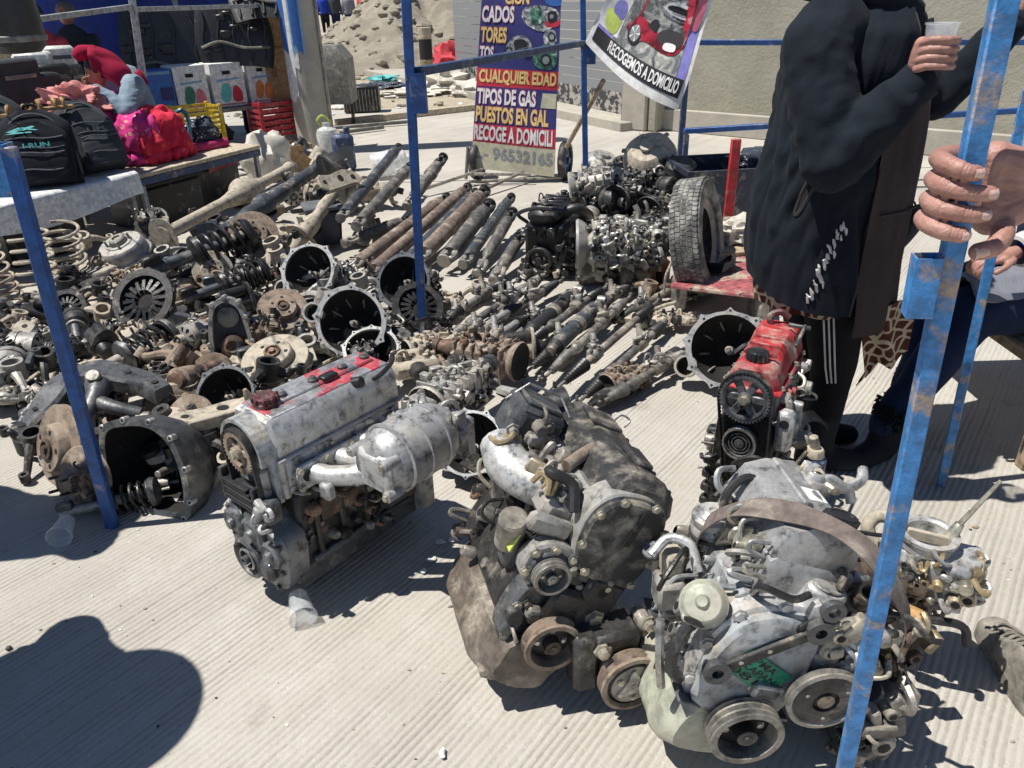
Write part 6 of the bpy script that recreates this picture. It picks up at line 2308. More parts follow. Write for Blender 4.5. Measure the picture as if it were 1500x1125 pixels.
rows = [('CADOS', .02, .42, 6, 29, 'print_white', 'print_pink'), ('TORES', .02, .34, 36, 58, 'print_yellow', 'print_orange'), ('TOS', .02, .19, 64, 84, 'print_white', 'print_pink'),
        ('CUALQUIER EDAD', .03, .98, 98, 120, 'print_yellow', 'print_orange'), ('TIPOS DE GAS', .02, .74, 126, 149, 'print_white', 'print_pink'),
        ('PUESTOS EN GAL', .02, .90, 153, 177, 'print_yellow', 'print_orange'), ('RECOGE A DOMICILI', .01, .96, 182, 206, 'print_white', 'print_pink'), ('CION', .3, .6, -14, 3, 'print_yellow', 'print_orange')]
for tx, u0, u1, y0, y1, c1, c2 in rows:
    put_text(m, tx, F(.004), u0 - .006, u1 + .006, VY(y1) - .004, VY(y0) + .004, c2, .06)
    put_text(m, tx, F(.006), u0, u1, VY(y1), VY(y0), c1, .03)
m.build('lettering', pr_)
m = MB('print_grey')
for pts, c in (([(.55, 8), (.75, 4), (.95, 10), (.98, 26), (.80, 40), (.62, 34), (.52, 22)], 'photo_grey'), ([(.62, 12), (.74, 8), (.78, 26), (.66, 30)], 'photo_green'), ([(.84, 14), (.94, 12), (.96, 24), (.86, 28)], 'print_black'),
               ([(.80, -14), (.99, -12), (.99, 4), (.82, 2)], 'print_blue'), ([(.82, 26), (.98, 22), (.98, 32), (.84, 34)], 'print_red'),
               ([(.34, 62), (.42, 50), (.52, 46), (.62, 52), (.66, 66), (.56, 74), (.40, 76)], 'photo_grey'), ([(.44, 54), (.56, 52), (.60, 62), (.46, 64)], 'print_black'),
               ([(.70, 68), (.80, 58), (.94, 60), (.98, 76), (.92, 92), (.76, 92), (.68, 82)], 'photo_green'), ([(.82, 40), (.93, 38), (.96, 54), (.86, 60), (.80, 52)], 'photo_grey')):
    put_poly(m, smooth_poly([(u, VY(y)) for u, y in pts], 3), F(.004 if c not in ('print_black', 'photo_green') else .005), c)
for cx, cy, r in ((.38, 70, .05), (.60, 70, .05), (.84, 80, .07), (.90, 47, .05), (.89, 19, .04)):
    for rr, c, e in ((r, 'print_black', .0062), (r * .62, 'print_grey', .0074)):
        put_poly(m, [(cx + rr * math.cos(2 * PI * k / 14), VY(cy) + rr * .45 * math.sin(2 * PI * k / 14)) for k in range(14)], F(e), c)
m.use('print_cream')
put_poly(m, [(.80, VY(150)), (.99, VY(150)), (.99, VY(128)), (.82, VY(128))], F(.004), 'print_cream')
m.build('printed_pictures', pr_)
m = MB('worn_steel')
for a, b in (((-.02, -.10, .03), (.80, -.08, .04)), ((-.02, -.12, .10), (.52, -.16, .09)), ((-.4, -.5, .06), (.1, -.05, .12)), ((.1, -.55, .05), (.45, -.1, .10)), ((-.05, 0, .03), (-.02, .02, .3)), ((.68, -.06, .03), (.66, .0, .35))):
    m.tube([V(a), V(b)], .014, 8)
m.build('cart_frame', t)
for c in (PY(828, 236, 6.75), PY(700, 250, 6.85)):
    m = MB('black_rubber')
    M = Matrix.Translation((c.x - og.x, c.y - og.y, .165)) @ rot(72, 'Z') @ rot(90, 'X')
    m.lathe([(.12, -.03), (.15, -.035), (.165, -.015), (.165, .015), (.15, .035), (.12, .03), (.12, -.03)], M, 28)
    w = m.build('wheel', t)
    m = MB('rim_blue')
    m.lathe([(0, -.012), (.12, -.012), (.125, -.025), (.125, .025), (.12, .012), (.03, .016), (.03, .04), (0, .04)], M, 24)
    m.use('inner_dark')
    for k in range(4):
        m.cyl(M @ V((.07 * math.cos(k * PI / 2), .07 * math.sin(k * PI / 2), -.0125)), M @ V((.07 * math.cos(k * PI / 2), .07 * math.sin(k * PI / 2), .0165)), .02)
    m.build('rim', w)
# ---------------------------------------------------------------- hanging banner with a red car
A_, B_, C_, D_ = PY(857, 62, 5.40), PY(990, 160, 5.15), PY(1062, -40, 5.2), PY(928, -72, 5.42)
def flagf(u, v, e=0.0):
    p = A_.lerp(B_, u).lerp(D_.lerp(C_, u), v)
    p = p + V((0, .05 * math.sin(u * 5 + v * 2.5) + .03 * math.sin(v * 6 - u * 3), -.06 * math.sin(PI * u) * (1 - v)))
    return p + V((-.15, -1, .0)) * e
t = thing('banner', 'hanging white-edged banner printed with a red pickup, tied to the blue post', 'banner', A_)
og2 = V(t.location)
G = lambda e: (lambda u, v: flagf(u, v, e) - og2)
m = MB('print_white')
m.grid(lambda u, v: flagf(u, v) - og2, 24, 24, .002)
m.build('banner_sheet', t)
m = MB('print_lilac')
put = lambda pts, c, e: put_poly(m, pts, G(e), c)
def quadg(u0, u1, v0, v1, c, e, n=14):
    m.use(c).grid(lambda a, b: flagf(u0 + (u1 - u0) * a, v0 + (v1 - v0) * b, e) - og2, n, n)
quadg(.04, .955, .08, 1.0, 'print_lilac', .0035)
quadg(.04, .955, .08, .22, 'print_black', .0055)
quadg(.20, .86, .22, .94, 'photo_street', .0050)
quadg(.04, .24, .25, .60, 'print_white', .0065, 8)
for pts, c, e in (([(.10, .28), (.20, .26), (.22, .40), (.14, .46), (.06, .42)], 'print_lime', .009), ([(.14, .34), (.23, .44), (.19, .56), (.10, .52)], 'print_lilac', .009),
                  ([(.28, .38), (.34, .52), (.36, .86), (.50, .96), (.76, .92), (.84, .72), (.84, .44), (.72, .34), (.50, .36), (.40, .34)], 'photo_red', .009),
                  ([(.52, .62), (.58, .74), (.80, .74), (.82, .60)], 'photo_grey', .012), ([(.54, .64), (.59, .71), (.79, .71), (.80, .62)], 'print_white', .0145), ([(.57, .655), (.60, .69), (.77, .69), (.78, .65)], 'print_black', .017),
                  ([(.58, .40), (.60, .50), (.80, .52), (.80, .42)], 'print_black', .012), ([(.66, .37), (.66, .42), (.76, .43), (.76, .38)], 'print_white', .0145),
                  ([(.46, .44), (.48, .54), (.54, .54), (.53, .44)], 'print_black', .012), ([(.42, .78), (.48, .90), (.56, .90), (.52, .78)], 'print_white', .012),
                  ([(.86, .60), (.86, .84), (.95, .80), (.94, .58)], 'print_pink', .009), ([(.80, .84), (.82, .98), (.95, .98), (.94, .86)], 'print_grey', .012)):
    put(smooth_poly(pts, 3), c, e)
for rr, c, e in ((.085, 'print_black', .012), (.06, 'print_grey', .0145)):
    put([(.37 + rr * .75 * math.cos(2 * PI * k / 18), .38 + rr * 1.15 * math.sin(2 * PI * k / 18)) for k in range(18)], c, e)
m.use('print_black')
for k in range(5):
    a = 2 * PI * k / 5
    put([(.37, .375), (.37 + .046 * math.cos(a), .38 + .07 * math.sin(a)), (.37 + .046 * math.cos(a + .3), .38 + .07 * math.sin(a + .3))], 'print_white', .017)
put_text(m, 'RECOGEMOS A DOMICILIO', G(.010), .20, .92, .105, .205, 'print_white', .03)
m.build('printed_sheet', t)
m = MB('wood')
a = PY(884, 118, 5.45) - og2
b = PY(830, 215, 5.9) - og2
m.tube([a, b], .018, 8)
m.use('black_rubber').curve([V((0, 0, 0)), PY(853, 62, 5.47) - og2], .004, 6)
m.build('stick', t)
# ---------------------------------------------------------------- tyre, bin, trolley on the right of the parts
tc_ = PY(1022, 350, 3.88)
t = thing('car_tyre', 'dusty worn car tyre standing upright beside the trolley', 'tyre')
axd = V((.90, -.42, .20)).normalized()
t.matrix_world = Matrix.Translation((tc_.x, tc_.y, .315)) @ axm((0, 0, 0), axd).to_3x3().to_4x4() @ Matrix.Diagonal((1, 1, .80, 1))
m = MB('tyre')
m.lathe([(.20, -.075), (.205, -.09), (.25, -.10), (.29, -.095), (.302, -.08), (.304, -.05), (.298, -.046), (.298, -.040), (.305, -.036), (.306, -.006), (.299, -.003), (.299, .003), (.306, .006), (.305, .036), (.298, .040), (.298, .046), (.304, .05), (.302, .08), (.29, .095), (.25, .10), (.205, .09), (.20, .075), (.20, -.075)], None, 60)
m.build('carcass', t)
m = MB('tyre')
for k in range(72):
    for j, z in enumerate((-.072, -.036, .0, .036, .072)):
        a = 360 * (k + (.5 if j % 2 else 0)) / 72
        m.box((.301, 0, z), (.014, .0235, .031), .0015, rot(a, 'Z') @ rot((12, -8, 0, 8, -12)[j], 'X'))
tb = m.build('tread_blocks', t)
tb['kind'] = 'stuff'
m = MB('grey_box')
m.lathe([(.0, -.02), (.06, -.02), (.15, -.05), (.195, -.07), (.20, -.06), (.20, .06), (.195, .07), (.15, .05)], None, 30)
m.build('rim', t)
t = thing('plastic_bin', 'dark navy open plastic bin behind the tyre and red bar', 'bin', P(1058, 335), 6)
m = MB('navy_plastic')
o = [(-.34, -.24), (.34, -.24), (.34, .24), (-.34, .24)]
m.ringp(o, [(x * .93, y * .92) for x, y in o], .02, .44)
m.add([(x * .93, y * .92, .06) for x, y in o], [(0, 1, 2, 3)])
m.build('bin_wall', t)
m = MB('navy_plastic')
m.ringp([(x * 1.08, y * 1.1) for x, y in o], o, .42, .455)
m.build('rim', t)
m = MB('pattern_cloth')
m.blob((.22, .1, .44), (.14, .12, .08), 3, .5, 3)
tag(m.build('rag', None, tr(*P(1058, 335))), 'black and white patterned rag on the corner of the navy bin', 'rag')
t = thing('hand_trolley', 'low trolley with pinkish tread-plate deck, upright red bar and black cloth', 'trolley', P(1060, 430))
og3 = V(t.location)
dk = [P(982, 418, .16), P(1130, 436, .16), P(1125, 372, .16), P(1012, 384, .16)]
m = MB('tread_red')
m.prism([((p - og3).x, (p - og3).y) for p in dk], .145, .16, None, .003)
rr_ = random.Random(4)
for k in range(130):
    u, v = rr_.random(), rr_.random()
    p = dk[0].lerp(dk[1], u).lerp(dk[3].lerp(dk[2], u), v) - og3
    m.box((p.x, p.y, .161), (.022, .006, .004), .001, None)
m.build('deck', t)
m = MB('wood')
q = [dk[3], dk[2], dk[2] + V((.05, .28, 0)), dk[3] + V((.10, .30, 0))]
m.prism([((p - og3).x, (p - og3).y) for p in q], .16, .185, None, .004)
m.build('plank', t)
m = MB('red_bar')
a, b = PY(1068, 322, 4.45) - og3, PY(1076, 210, 4.45) - og3
m.box(((a.x + b.x) / 2, a.y, (a.z + b.z) / 2 - .1), (.055, .03, b.z - a.z + .25), .004)
m.build('upright_bar', t)
m = MB('rust_tan')
m.box((a.x + .02, a.y - .05, .22), (.12, .10, .10), .01)
m.build('bar_foot', t)
m = MB('worn_steel')
q = dk[0] - og3
m.curve([q + V((-.03, 0, -.05)), q + V((-.02, .03, .04)), q + V((.03, .12, .10)), q + V((.02, .16, .13))], .007, 7)
m.build('handle_loop', t)
for p in (dk[0], dk[1]):
    e = p - og3
    m = MB('worn_steel')
    m.box((e.x * .8, e.y + .12, .075), (.05, .2, .13), .01)
    m.build('foot', t)
m = MB('black_leggings')
c0, c1 = P(1005, 400, .175), P(1085, 385, .19)
m.grid(lambda u, v: c0.lerp(c1, u) - og3 + V((-.03 * v, .12 * (v - .5) + .03 * math.sin(u * 8), .012 + .012 * math.sin(u * 9 + v * 4))), 16, 6, .004)
tag(m.build('cloth', None, tr(*og3)), 'black cloth strip lying across the trolley deck', 'cloth')
m = MB('white_sack')
c = P(1075, 352, .20)
m.blob((0, 0, .05), (.10, .07, .07), 5, .7, 3, 22, 14)
tag(m.build('paper_rag', None, tr(*c)), 'crumpled white rag on the trolley plank beside the standing person', 'rag')
for k, (x, y) in enumerate(((645, 795), (632, 820), (663, 792), (620, 838), (648, 1105))):
    m = MB('white_paper')
    w = P(x, y, .004)
    m.blob((0, 0, .004), (.016 - .002 * k, .012, .004), k + 2, .6, 3, 8, 5)
    tag(m.build('paper_scrap', None, tr(w.x, w.y, .004)), 'tiny pale scrap of paper on the concrete by the engines', 'paper scrap', 'paper scraps on the concrete')
# ---------------------------------------------------------------- concrete pole, cabinet, rubble
pp = P(466, 222)
t = thing('utility_pole', 'round concrete utility pole with torn blue and white posters', 'pole', pp)
m = MB('old_concrete')
m.lathe([(0, 0), (.20, 0), (.195, .5), (.185, 2.2), (.16, 6), (0, 6)], None, 32)
m.build('pole_shaft', t)
rq = random.Random(12)
for a0, a1, z0, z1, c in ((-170, -95, .85, 1.75, 'print_white'), (-165, -125, 1.05, 1.7, 'print_blue'), (-110, -72, 1.0, 1.6, 'print_sky'), (-105, -78, 1.05, 1.55, 'print_blue'), (-168, -110, .55, .95, 'print_white'), (-150, -128, 1.2, 1.5, 'print_sky')):
    m = MB(c)
    k = {'print_white': .002, 'print_blue': .0045, 'print_sky': .0035}[c]
    m.grid(lambda u, v: ((.199 - .012 * (z0 + (z1 - z0) * v) / 2.2 * .9 + k) * math.cos(R(a0 + (a1 - a0) * u)), (.199 - .012 * (z0 + (z1 - z0) * v) / 2.2 * .9 + k) * math.sin(R(a0 + (a1 - a0) * u)),
                         z0 + (z1 - z0) * v + (.10 * noise.noise(V((u * 5, z0 * 9, 2))) if v < .02 or v > .98 else 0)), 14, 12)
    m.build('poster', t)
m = MB('worn_steel')
m.tube([V((.19, -.07, 0)), V((.185, -.07, 3))], .016, 8)
m.build('conduit', t)
t = thing('utility_cabinet', 'grey-brown sloped metal cabinet behind the concrete pole', 'cabinet', (PY(500, 150, 10.2).x, 10.2, 0))
m = MB('grey_box')
z0, z1 = PY(500, 150, 10.2).z, PY(500, 66, 10.2).z
m.loft([[(-.22, -.2, z), (.16, -.2, z), (.16, .3, z), (-.22, .3, z)] for z in (z0, z1 - .15)] + [[(-.22, -.12, z1), (.04, -.12, z1), (.04, .3, z1), (-.22, .3, z1)]])
m.build('case', t)
for x in (-.18, .12):
    m = MB('cast_iron')
    m.box((x, .05, z0 / 2), (.04, .04, z0), .004)
    m.build('leg', t)
t = thing('black_crate', 'black ribbed plastic crate on the ground behind the concrete pole', 'crate', P(531, 166), 4)
m = MB('black_plastic')
m.box((0, .15, .18), (.50, .30, .36), .02)
m.build('crate_body', t)
for k in range(10):
    m = MB('grey_box')
    m.box((-.21 + k * .047, -.004, .17), (.012, .02, .28), .003)
    m.build('rib', t)
for a, b, lb, w in (((492, 180), (696, 157), 'long pale timber plank lying across the edge of the road', .10), ((490, 187), (600, 178), 'thin timber batten lying in front of the long plank', .05), ((497, 194), (562, 186), 'short dark batten lying on the road near the pole', .05)):
    p, q = P(*a, .04), P(*b, .04)
    t = thing('timber_plank', lb, 'plank', p)
    m = MB('wood_pale' if w > .06 else 'grey_box')
    m.T = axm((0, 0, 0), q - p)
    m.box((0, 0, (q - p).length / 2), (w, .08 if w > .06 else .04, (q - p).length), .006)
    m.build('plank_body', t)
for px, py, d, mt, lb, sd in ((668, 105, (.55, .4, .38), 'tarp_red', 'crumpled red and pink tarpaulin on the sand heap', 3), (650, 135, (.40, .3, .25), 'white_sack', 'torn white sack in front of the red tarpaulin', 5), (690, 140, (.35, .3, .15), 'white_sack', 'flat torn sack beside the printed board', 8), (600, 140, (.5, .3, .07), 'white_sack', 'trodden plastic sheet at the foot of the sand heap', 9), (560, 128, (.4, .3, .06), 'pattern_cloth', 'scattered rags at the foot of the sand heap', 11)):
    m = MB(mt)
    c = P(px, py)
    m.blob((0, 0, d[2] * .4), d, sd, .75, 2.6, 26, 16)
    tag(m.build('tarpaulin' if 'tarp' in mt else 'sack', None, tr(c.x, c.y, 0)), lb, 'tarpaulin' if 'tarp' in mt else 'sack')
m = MB('print_teal')
c = P(562, 121)
m.blob((0, 0, .05), (.28, .2, .06), 2, .7, 3, 16, 10)
tag(m.build('plastic_bag', None, tr(c.x, c.y, .02)), 'flattened teal plastic bag at the foot of the sand heap', 'bag')
t = thing('bollard', 'yellow and black striped timber bollard in front of the sand heap', 'bollard', P(628, 132), 0)
m = MB('wood_pale')
z1 = PY(622, 40, P(628, 132).y).z
for k, (a, b, mt) in enumerate(((0, .30, 'wood_pale'), (.30, .5, 'brass_yellow'), (.5, .82, 'print_black'), (.82, 1, 'wood_pale'))):
    m = MB(mt)
    m.cyl((0, 0, a * z1), (0, 0, b * z1), .11, .11, 14, .004)
    m.build('band', t)
def far_person(x, y, h, c1, c2, label):
    t = thing('person', label, 'person', (x, y, 0))
    m = MB(c2)
    for s in (-1, 1):
        capsule(m, (s * .09, 0, .06), (s * .10, 0, h * .48), .06, .09, 8)
        capsule(m, (s * .10, -.12, .05), (s * .10, .05, .05), .05, .05, 8)
    capsule(m, (0, 0, h * .5), (0, 0, h * .76), .15, .19, 10)
    for s in (-1, 1):
        capsule(m, (s * .20, 0, h * .80), (s * .27, -.04, h * .48), .06, .045, 8)
    capsule(m, (0, 0, h * .84), (0, 0, h * .88), .06, .06, 8)
    capsule(m, (0, -.01, h * .92), (0, -.01, h * .95), .095, .09, 10)
    me = remesh(m, .035, 2)
    mesh_obj('body', me, [c1, c2, 'skin_far', 'hair'], t, lambda q: 1 if q.z < h * .5 else (0 if q.z < h * .84 else (3 if q.z > h * .955 or q.y > .02 else 2)))
rf = random.Random(19)
for k, (x, y, c1, c2, w) in enumerate(((476, 24, 'royal_blue', 'black_leggings', 'blue top and black trousers'), (492, 25, 'charcoal_bag', 'dark_blue_cloth', 'grey top and navy trousers'), (512, 24, 'jeans_grey', 'dark_blue_cloth', 'pale grey top and navy trousers'),
                                    (534, 23, 'tarp_red', 'black_leggings', 'red top and black trousers'), (553, 20, 'black_bag', 'black_leggings', 'all black clothing'), (575, 16, 'crimson', 'dark_blue_cloth', 'crimson top and navy trousers'))):
    p = P(x, y)
    k2 = 34 / p.y
    far_person(p.x * k2, 34, rf.uniform(1.5, 1.7), c1, c2, 'distant person in %s beyond the sand heap' % w)
t = thing('market_slab', 'low concrete platform beyond the road with goods laid in front', 'platform', (P(470, 60).x, 27.5, 0), 8)
m = MB('old_concrete')
m.box((0, 0, .12), (7, 1.4, .5), .04)
m.build('slab', t)
for k, (x, y, mt, d) in enumerate(((515, 40, 'red_plastic', .28), (524, 52, 'yellow_plastic', .18), (545, 50, 'black_bag', .3), (497, 48, 'charcoal_bag', .25), (485, 58, 'grey_box', .3), (507, 57, 'jeans_grey', .25))):
    p = P(x, y)
    p = p * (20 / p.y)
    m = MB(mt)
    m.blob((0, 0, d * .5), (d, d * .8, d * .6), k, .6, 2.4, 16, 10)
    tag(m.build('goods_bundle', None, tr(p.x, 20 + k * .3, 0)), '%s bundle of goods on the ground before the far platform' % ('red', 'yellow', 'black', 'charcoal', 'brown-grey', 'pale blue-grey')[k], 'bundle')
def bicycle(x, y, rz, label):
    t = thing('bicycle', label, 'bicycle', (x, y, 0), rz)
    for wx in (-.5, .5):
        m = MB('black_rubber')
        m.tube([V((wx + .32 * math.cos(a), 0, .33 + .32 * math.sin(a))) for a in [2 * PI * k / 24 for k in range(24)]], .02, 6, True)
        w = m.build('wheel', t)
        m = MB('steel')
        for k in range(8):
            a = PI * k / 8
            m.tube([V((wx - .31 * math.cos(a), 0, .33 - .31 * math.sin(a))), V((wx + .31 * math.cos(a), 0, .33 + .31 * math.sin(a)))], .004, 4)
        m.build('spokes', w)
    m = MB('steel')
    for a, b in (((-.5, .33), (-.15, .33)), ((-.15, .33), (-.25, .85)), ((-.25, .8), (.35, .85)), ((-.15, .33), (.36, .8)), ((-.5, .33), (-.24, .8)), ((.5, .33), (.34, 1.0))):
        m.tube([V((a[0], 0, a[1])), V((b[0], 0, b[1]))], .018, 6)
    m.build('frame', t)
    m = MB('black_plastic')
    m.blob((-.25, 0, .88), (.13, .07, .04), 1, .1)
    m.build('saddle', t)
    m = MB('steel')
    m.tube([V((.3, -.25, 1.02)), V((.34, 0, 1.0)), V((.3, .25, 1.02))], .015, 6)
    m.build('handlebar', t)
q = P(690, 60)
bicycle(q.x * (17 / q.y) + .35, 17.6, 25, 'grey bicycle leaning behind the sand heap')
bicycle(q.x * (17 / q.y) + 1.1, 19.0, 40, 'grey bicycle farther back between sand heap and shutter')
# ---------------------------------------------------------------- people
def face_head(m, c, r, d):
    """head with brow, nose, chin and ears looking along d"""
    c, d = V(c), V(d).normalized()
    s = V((0, 0, 1)).cross(d).normalized()
    m.blob(c + d * r * .05, (r * .86, r * .86, r * 1.12), 1, .0, 1, 20, 14)
    m.blob(c + d * r * .30 - V((0, 0, r * .60)), (r * .52, r * .52, r * .5), 1, .0, 1, 16, 10)
    capsule(m, c + d * r * .86 + V((0, 0, r * .12)), c + d * r * 1.05 - V((0, 0, r * .22)), r * .09, r * .15, 10)
    capsule(m, c + d * r * .78 + s * r * .3 + V((0, 0, r * .22)), c + d * r * .78 - s * r * .3 + V((0, 0, r * .22)), r * .12, r * .12, 8)
    capsule(m, c + d * r * .76 + s * r * .2 - V((0, 0, r * .48)), c + d * r * .76 - s * r * .2 - V((0, 0, r * .48)), r * .09, r * .09, 8)
    for k in (-1, 1):
        m.blob(c + s * r * .86 * k, (r * .2, r * .2, r * .28), 2, 0, 1, 10, 8)
def eyes(t, c, r, d):
    c, d = V(c), V(d).normalized()
    s = V((0, 0, 1)).cross(d).normalized()
    for k in (-1, 1):
        m = MB('print_white')
        q = c + d * r * .80 + s * r * .32 * k + V((0, 0, r * .05))
        m.blob(q, (r * .13, r * .13, r * .08), 1, 0, 1, 10, 8)
        m.use('ink').blob(q + d * r * .09, (r * .06, r * .06, r * .06), 1, 0, 1, 8, 6)
        m.build('eye', t)
def hair_cap(t, c, r, d, name='hair', mt='hair'):
    c, d = V(c), V(d).normalized()
    m = MB(mt)
    m.blob(c - d * r * .16 + V((0, 0, r * .16)), (r * 1.0, r * 1.0, r * 1.12), 4, .08, 3, 20, 14)
    m.build(name, t)
def hand(name, parent, wrist, palm, fingers, thumb, rf=.0085, palm_r=.022, voxel=.002, mt='skin', nails=False, offs=V((0, 0, 0))):
    """fingers = list of joint lists (root inside the palm first)"""
    m = MB(mt)
    wrist, palm = V(wrist), [V(p) for p in palm]
    for p in palm:
        capsule(m, wrist, p, palm_r, palm_r * .82, 12)
    for a, b in zip(palm, palm[1:]):
        capsule(m, a, b, palm_r * .82, palm_r * .82, 12)
    tips = []
    for f, k in [(q, 1.0) for q in fingers] + [(thumb, 1.14)]:
        f = spline([V(p) for p in f], 2)
        n = len(f)
        for i in range(n - 1):
            r0 = rf * k * (1.12 - .26 * i / (n - 1))
            r1 = rf * k * (1.12 - .26 * (i + 1) / (n - 1))
            capsule(m, f[i], f[i + 1], r0, r1, 14)
        tips.append((f[-2], f[-1], rf * k * .86))
    me = remesh(m, voxel, 5, .5)
    if nails:
        for f in fingers + [thumb]:
            f = [V(p) for p in f]
            for i in range(1, len(f) - 1):
                d = (f[i + 1] - f[i - 1]).normalized()
                for off in (-.0032, 0, .0032):
                    q = f[i] + d * off
                    for v in me.vertices:
                        w = v.co - q
                        if w.length_squared < .00034:
                            t_ = abs(w.dot(d))
                            if t_ < .0016:
                                v.co -= (w - d * w.dot(d)).normalized() * .0009 * (1 - t_ / .0016)
    o = mesh_obj(name, me, [mt], parent)
    return o, tips
ph = E0 + dE * (1.302 / dE.z)
tp = thing('person', 'person at the edge gripping the blue pole, grey sleeve and worn grey sneaker', 'person', (1.30, 1.08, 0))
og = V(tp.location)
hp = ph - og
X, Yv = V((1, 0, 0)), V((0, 1, 0))
fing = []
for k, (dz, reach, out) in enumerate(((.0345, -.012, .003), (.0142, .006, .000), (-.0062, .004, -.003), (-.0260, -.012, -.008))):
    c = hp + dE * dz
    fing.append([c + V((.034, .026, 0)), c + V((.004, .034, .003)), c + V((-.024 + out * .4, .018, .003)), c + V((-.025 + out * .6, -.012, .001)), c + V((-.010 + reach * .5, -.0235, -.002)), c + V((.004 + reach, -.0235, -.003))])
thumb = [hp + V((.056, .022, -.026)), hp + V((.050, .000, -.036)), hp + V((.036, -.012, -.046)), hp + V((.020, -.014, -.050))]
wr = hp + V((.115, .030, .006))
palm = [hp + V((.040, .030, .032)), hp + V((.038, .032, .012)), hp + V((.040, .030, -.010)), hp + V((.048, .024, -.026))]
ho, tips = hand('hand', tp, wr, palm, fing, thumb, .0094, .023, .0014, 'skin', True)
for i, (a, b, r) in enumerate(tips):
    d = (b - a).normalized()
    m = MB('nail')
    nrm = V((.1, -1, .12))
    nrm = (nrm - d * nrm.dot(d)).normalized()
    c = b + nrm * (r * .86) - d * r * .20
    sd = d.cross(nrm)
    m.grid(lambda u, v: c + sd * (u - .5) * r * 1.30 + d * (v - .35) * r * 1.35 - nrm * r * (.36 * ((u - .5) * 2) ** 2 + .22 * max(0, v - .5) * 2) + nrm * r * .20, 8, 6, .0006)
    m.build('fingernail', ho)
sh = V((-.10, .0, 1.34))
m = MB('grey_sleeve')
el = wr + (sh - wr) * .52 + V((0, .02, -.10))
capsule(m, wr + (el - wr) * .22, el, .042, .058, 16)
capsule(m, el, sh, .06, .085, 16)
capsule(m, (.02, 0, .90), (.02, 0, 1.28), .17, .17, 18)
capsule(m, (-.10, 0, 1.32), (.16, 0, 1.32), .09, .09, 16)
capsule(m, (.20, 0, 1.30), (.24, -.02, 1.02), .075, .06, 14)
me = remesh(m, .011, 4)
wrinkle(me, .005, 14, 3)
mesh_obj('sweater', me, ['grey_sleeve'], tp)
m = MB('cuff_white')
cd_ = (el - wr).normalized()
m.lathe([(.040, 0), (.046, .003), (.048, .02), (.043, .024)], axm(wr + (el - wr) * .17, wr + (el - wr) * .5), 22)
m.build('cuff', tp)
m = MB('skin')
capsule(m, wr, wr + (el - wr) * .4, .028, .038, 14)
capsule(m, (.03, 0, 1.38), (.03, -.02, 1.46), .055, .05, 12)
face_head(m, (.03, -.03, 1.58), .098, (-.6, -.3, 0))
capsule(m, (.24, -.02, 1.0), (.22, -.06, .80), .04, .03, 12)
for k in range(4):
    capsule(m, (.22, -.085 + k * .02, .76), (.21, -.09 + k * .022, .69), .011, .009, 8)
capsule(m, (.22, -.05, .80), (.22, -.055, .74), .03, .03, 10)
capsule(m, (.20, -.09, .77), (.185, -.10, .72), .011, .01, 8)
me = remesh(m, .006, 3)
mesh_obj('body', me, ['skin'], tp)
eyes(tp, (.03, -.03, 1.58), .098, (-.6, -.3, 0))
hair_cap(tp, (.03, -.03, 1.58), .098, (-.6, -.3, 0))
m = MB('dark_blue_cloth')
f1 = V((1.185, 1.26, 0)) - og
f2 = V((.14, -.10, 0))
for f in (f1, f2):
    kx = .6 * f.x + .02
    capsule(m, (f.x + (.03 if f is f1 else .0), f.y - .07, .13), (kx + .10, f.y * .5, .50), .052, .075, 12)
    capsule(m, (kx + .10, f.y * .5, .50), (.03 if f is f1 else .08, .0, .88), .078, .10, 12)
capsule(m, (-.03, 0, .88), (.12, 0, .88), .13, .13, 14)
me = remesh(m, .012, 3)
wrinkle(me, .005, 12, 5)
mesh_obj('jeans', me, ['jeans_grey'], tp)
def sneaker(t, at, ang, L=.28):
    M = tr(at[0], at[1], 0) @ rot(ang, 'Z')
    sole = smooth_poly([(-.10, -.032), (0, -.036), (.10, -.046), (.165, -.03), (.178, .005), (.15, .045), (.06, .044), (-.06, .036), (-.105, .02)], 4)
    m = MB('shoe_sole')
    m.prism(sole, 0, .030, M, .004)
    for k in range(11):
        x = -.09 + k * .025
        m.box((x, -.042 - .006 * math.sin(k * .55), .012), (.012, .016, .02), .003, M)
    s_ = m.build('sole', t)
    m = MB('shoe_grey')
    n_ = len(sole)
    rings = []
    for j in range(9):
        v_ = j / 8
        ring = []
        for x, y in sole:
            top = .12 if x < 0 else .12 - .062 * min(1, x / .13)
            k_ = 1 - .50 * v_ ** 1.8
            xx = x * (1 - .06 * v_ * v_) if x < 0 else x * (1 - .30 * v_ ** 2)
            ring.append(M @ V((xx, y * k_ * .97, .028 + (top - .028) * math.sin(v_ * PI / 2))))
        rings.append(ring)
    m.loft(rings)
    for k in range(5):
        x = .015 + k * .020
        m.use('shoe_sole').curve([M @ V((x - .004, -.030, .088 - .006 * k)), M @ V((x + .004, 0, .112 - .010 * k)), M @ V((x - .004, .030, .088 - .006 * k))], .0035, 6)
    m.use('shoe_sole').curve([M @ V((.06, -.046, .035)), M @ V((.10, -.036, .058)), M @ V((.125, 0, .068)), M @ V((.10, .036, .058)), M @ V((.06, .044, .035))], .004, 6)
    m.use('inner_dark').lathe([(0, .001), (.026, 0)], M @ tr(-.055, 0, .119), 14)
    m.build('upper', t)
sneaker(tp, (f1.x, f1.y), 80)
sneaker(tp, (f2.x, f2.y), 100)
W0 = V((.975, 2.28, 0))
tw = thing('person', 'standing person in long black hooded jacket and brown apron holding a clear cup', 'person', W0)
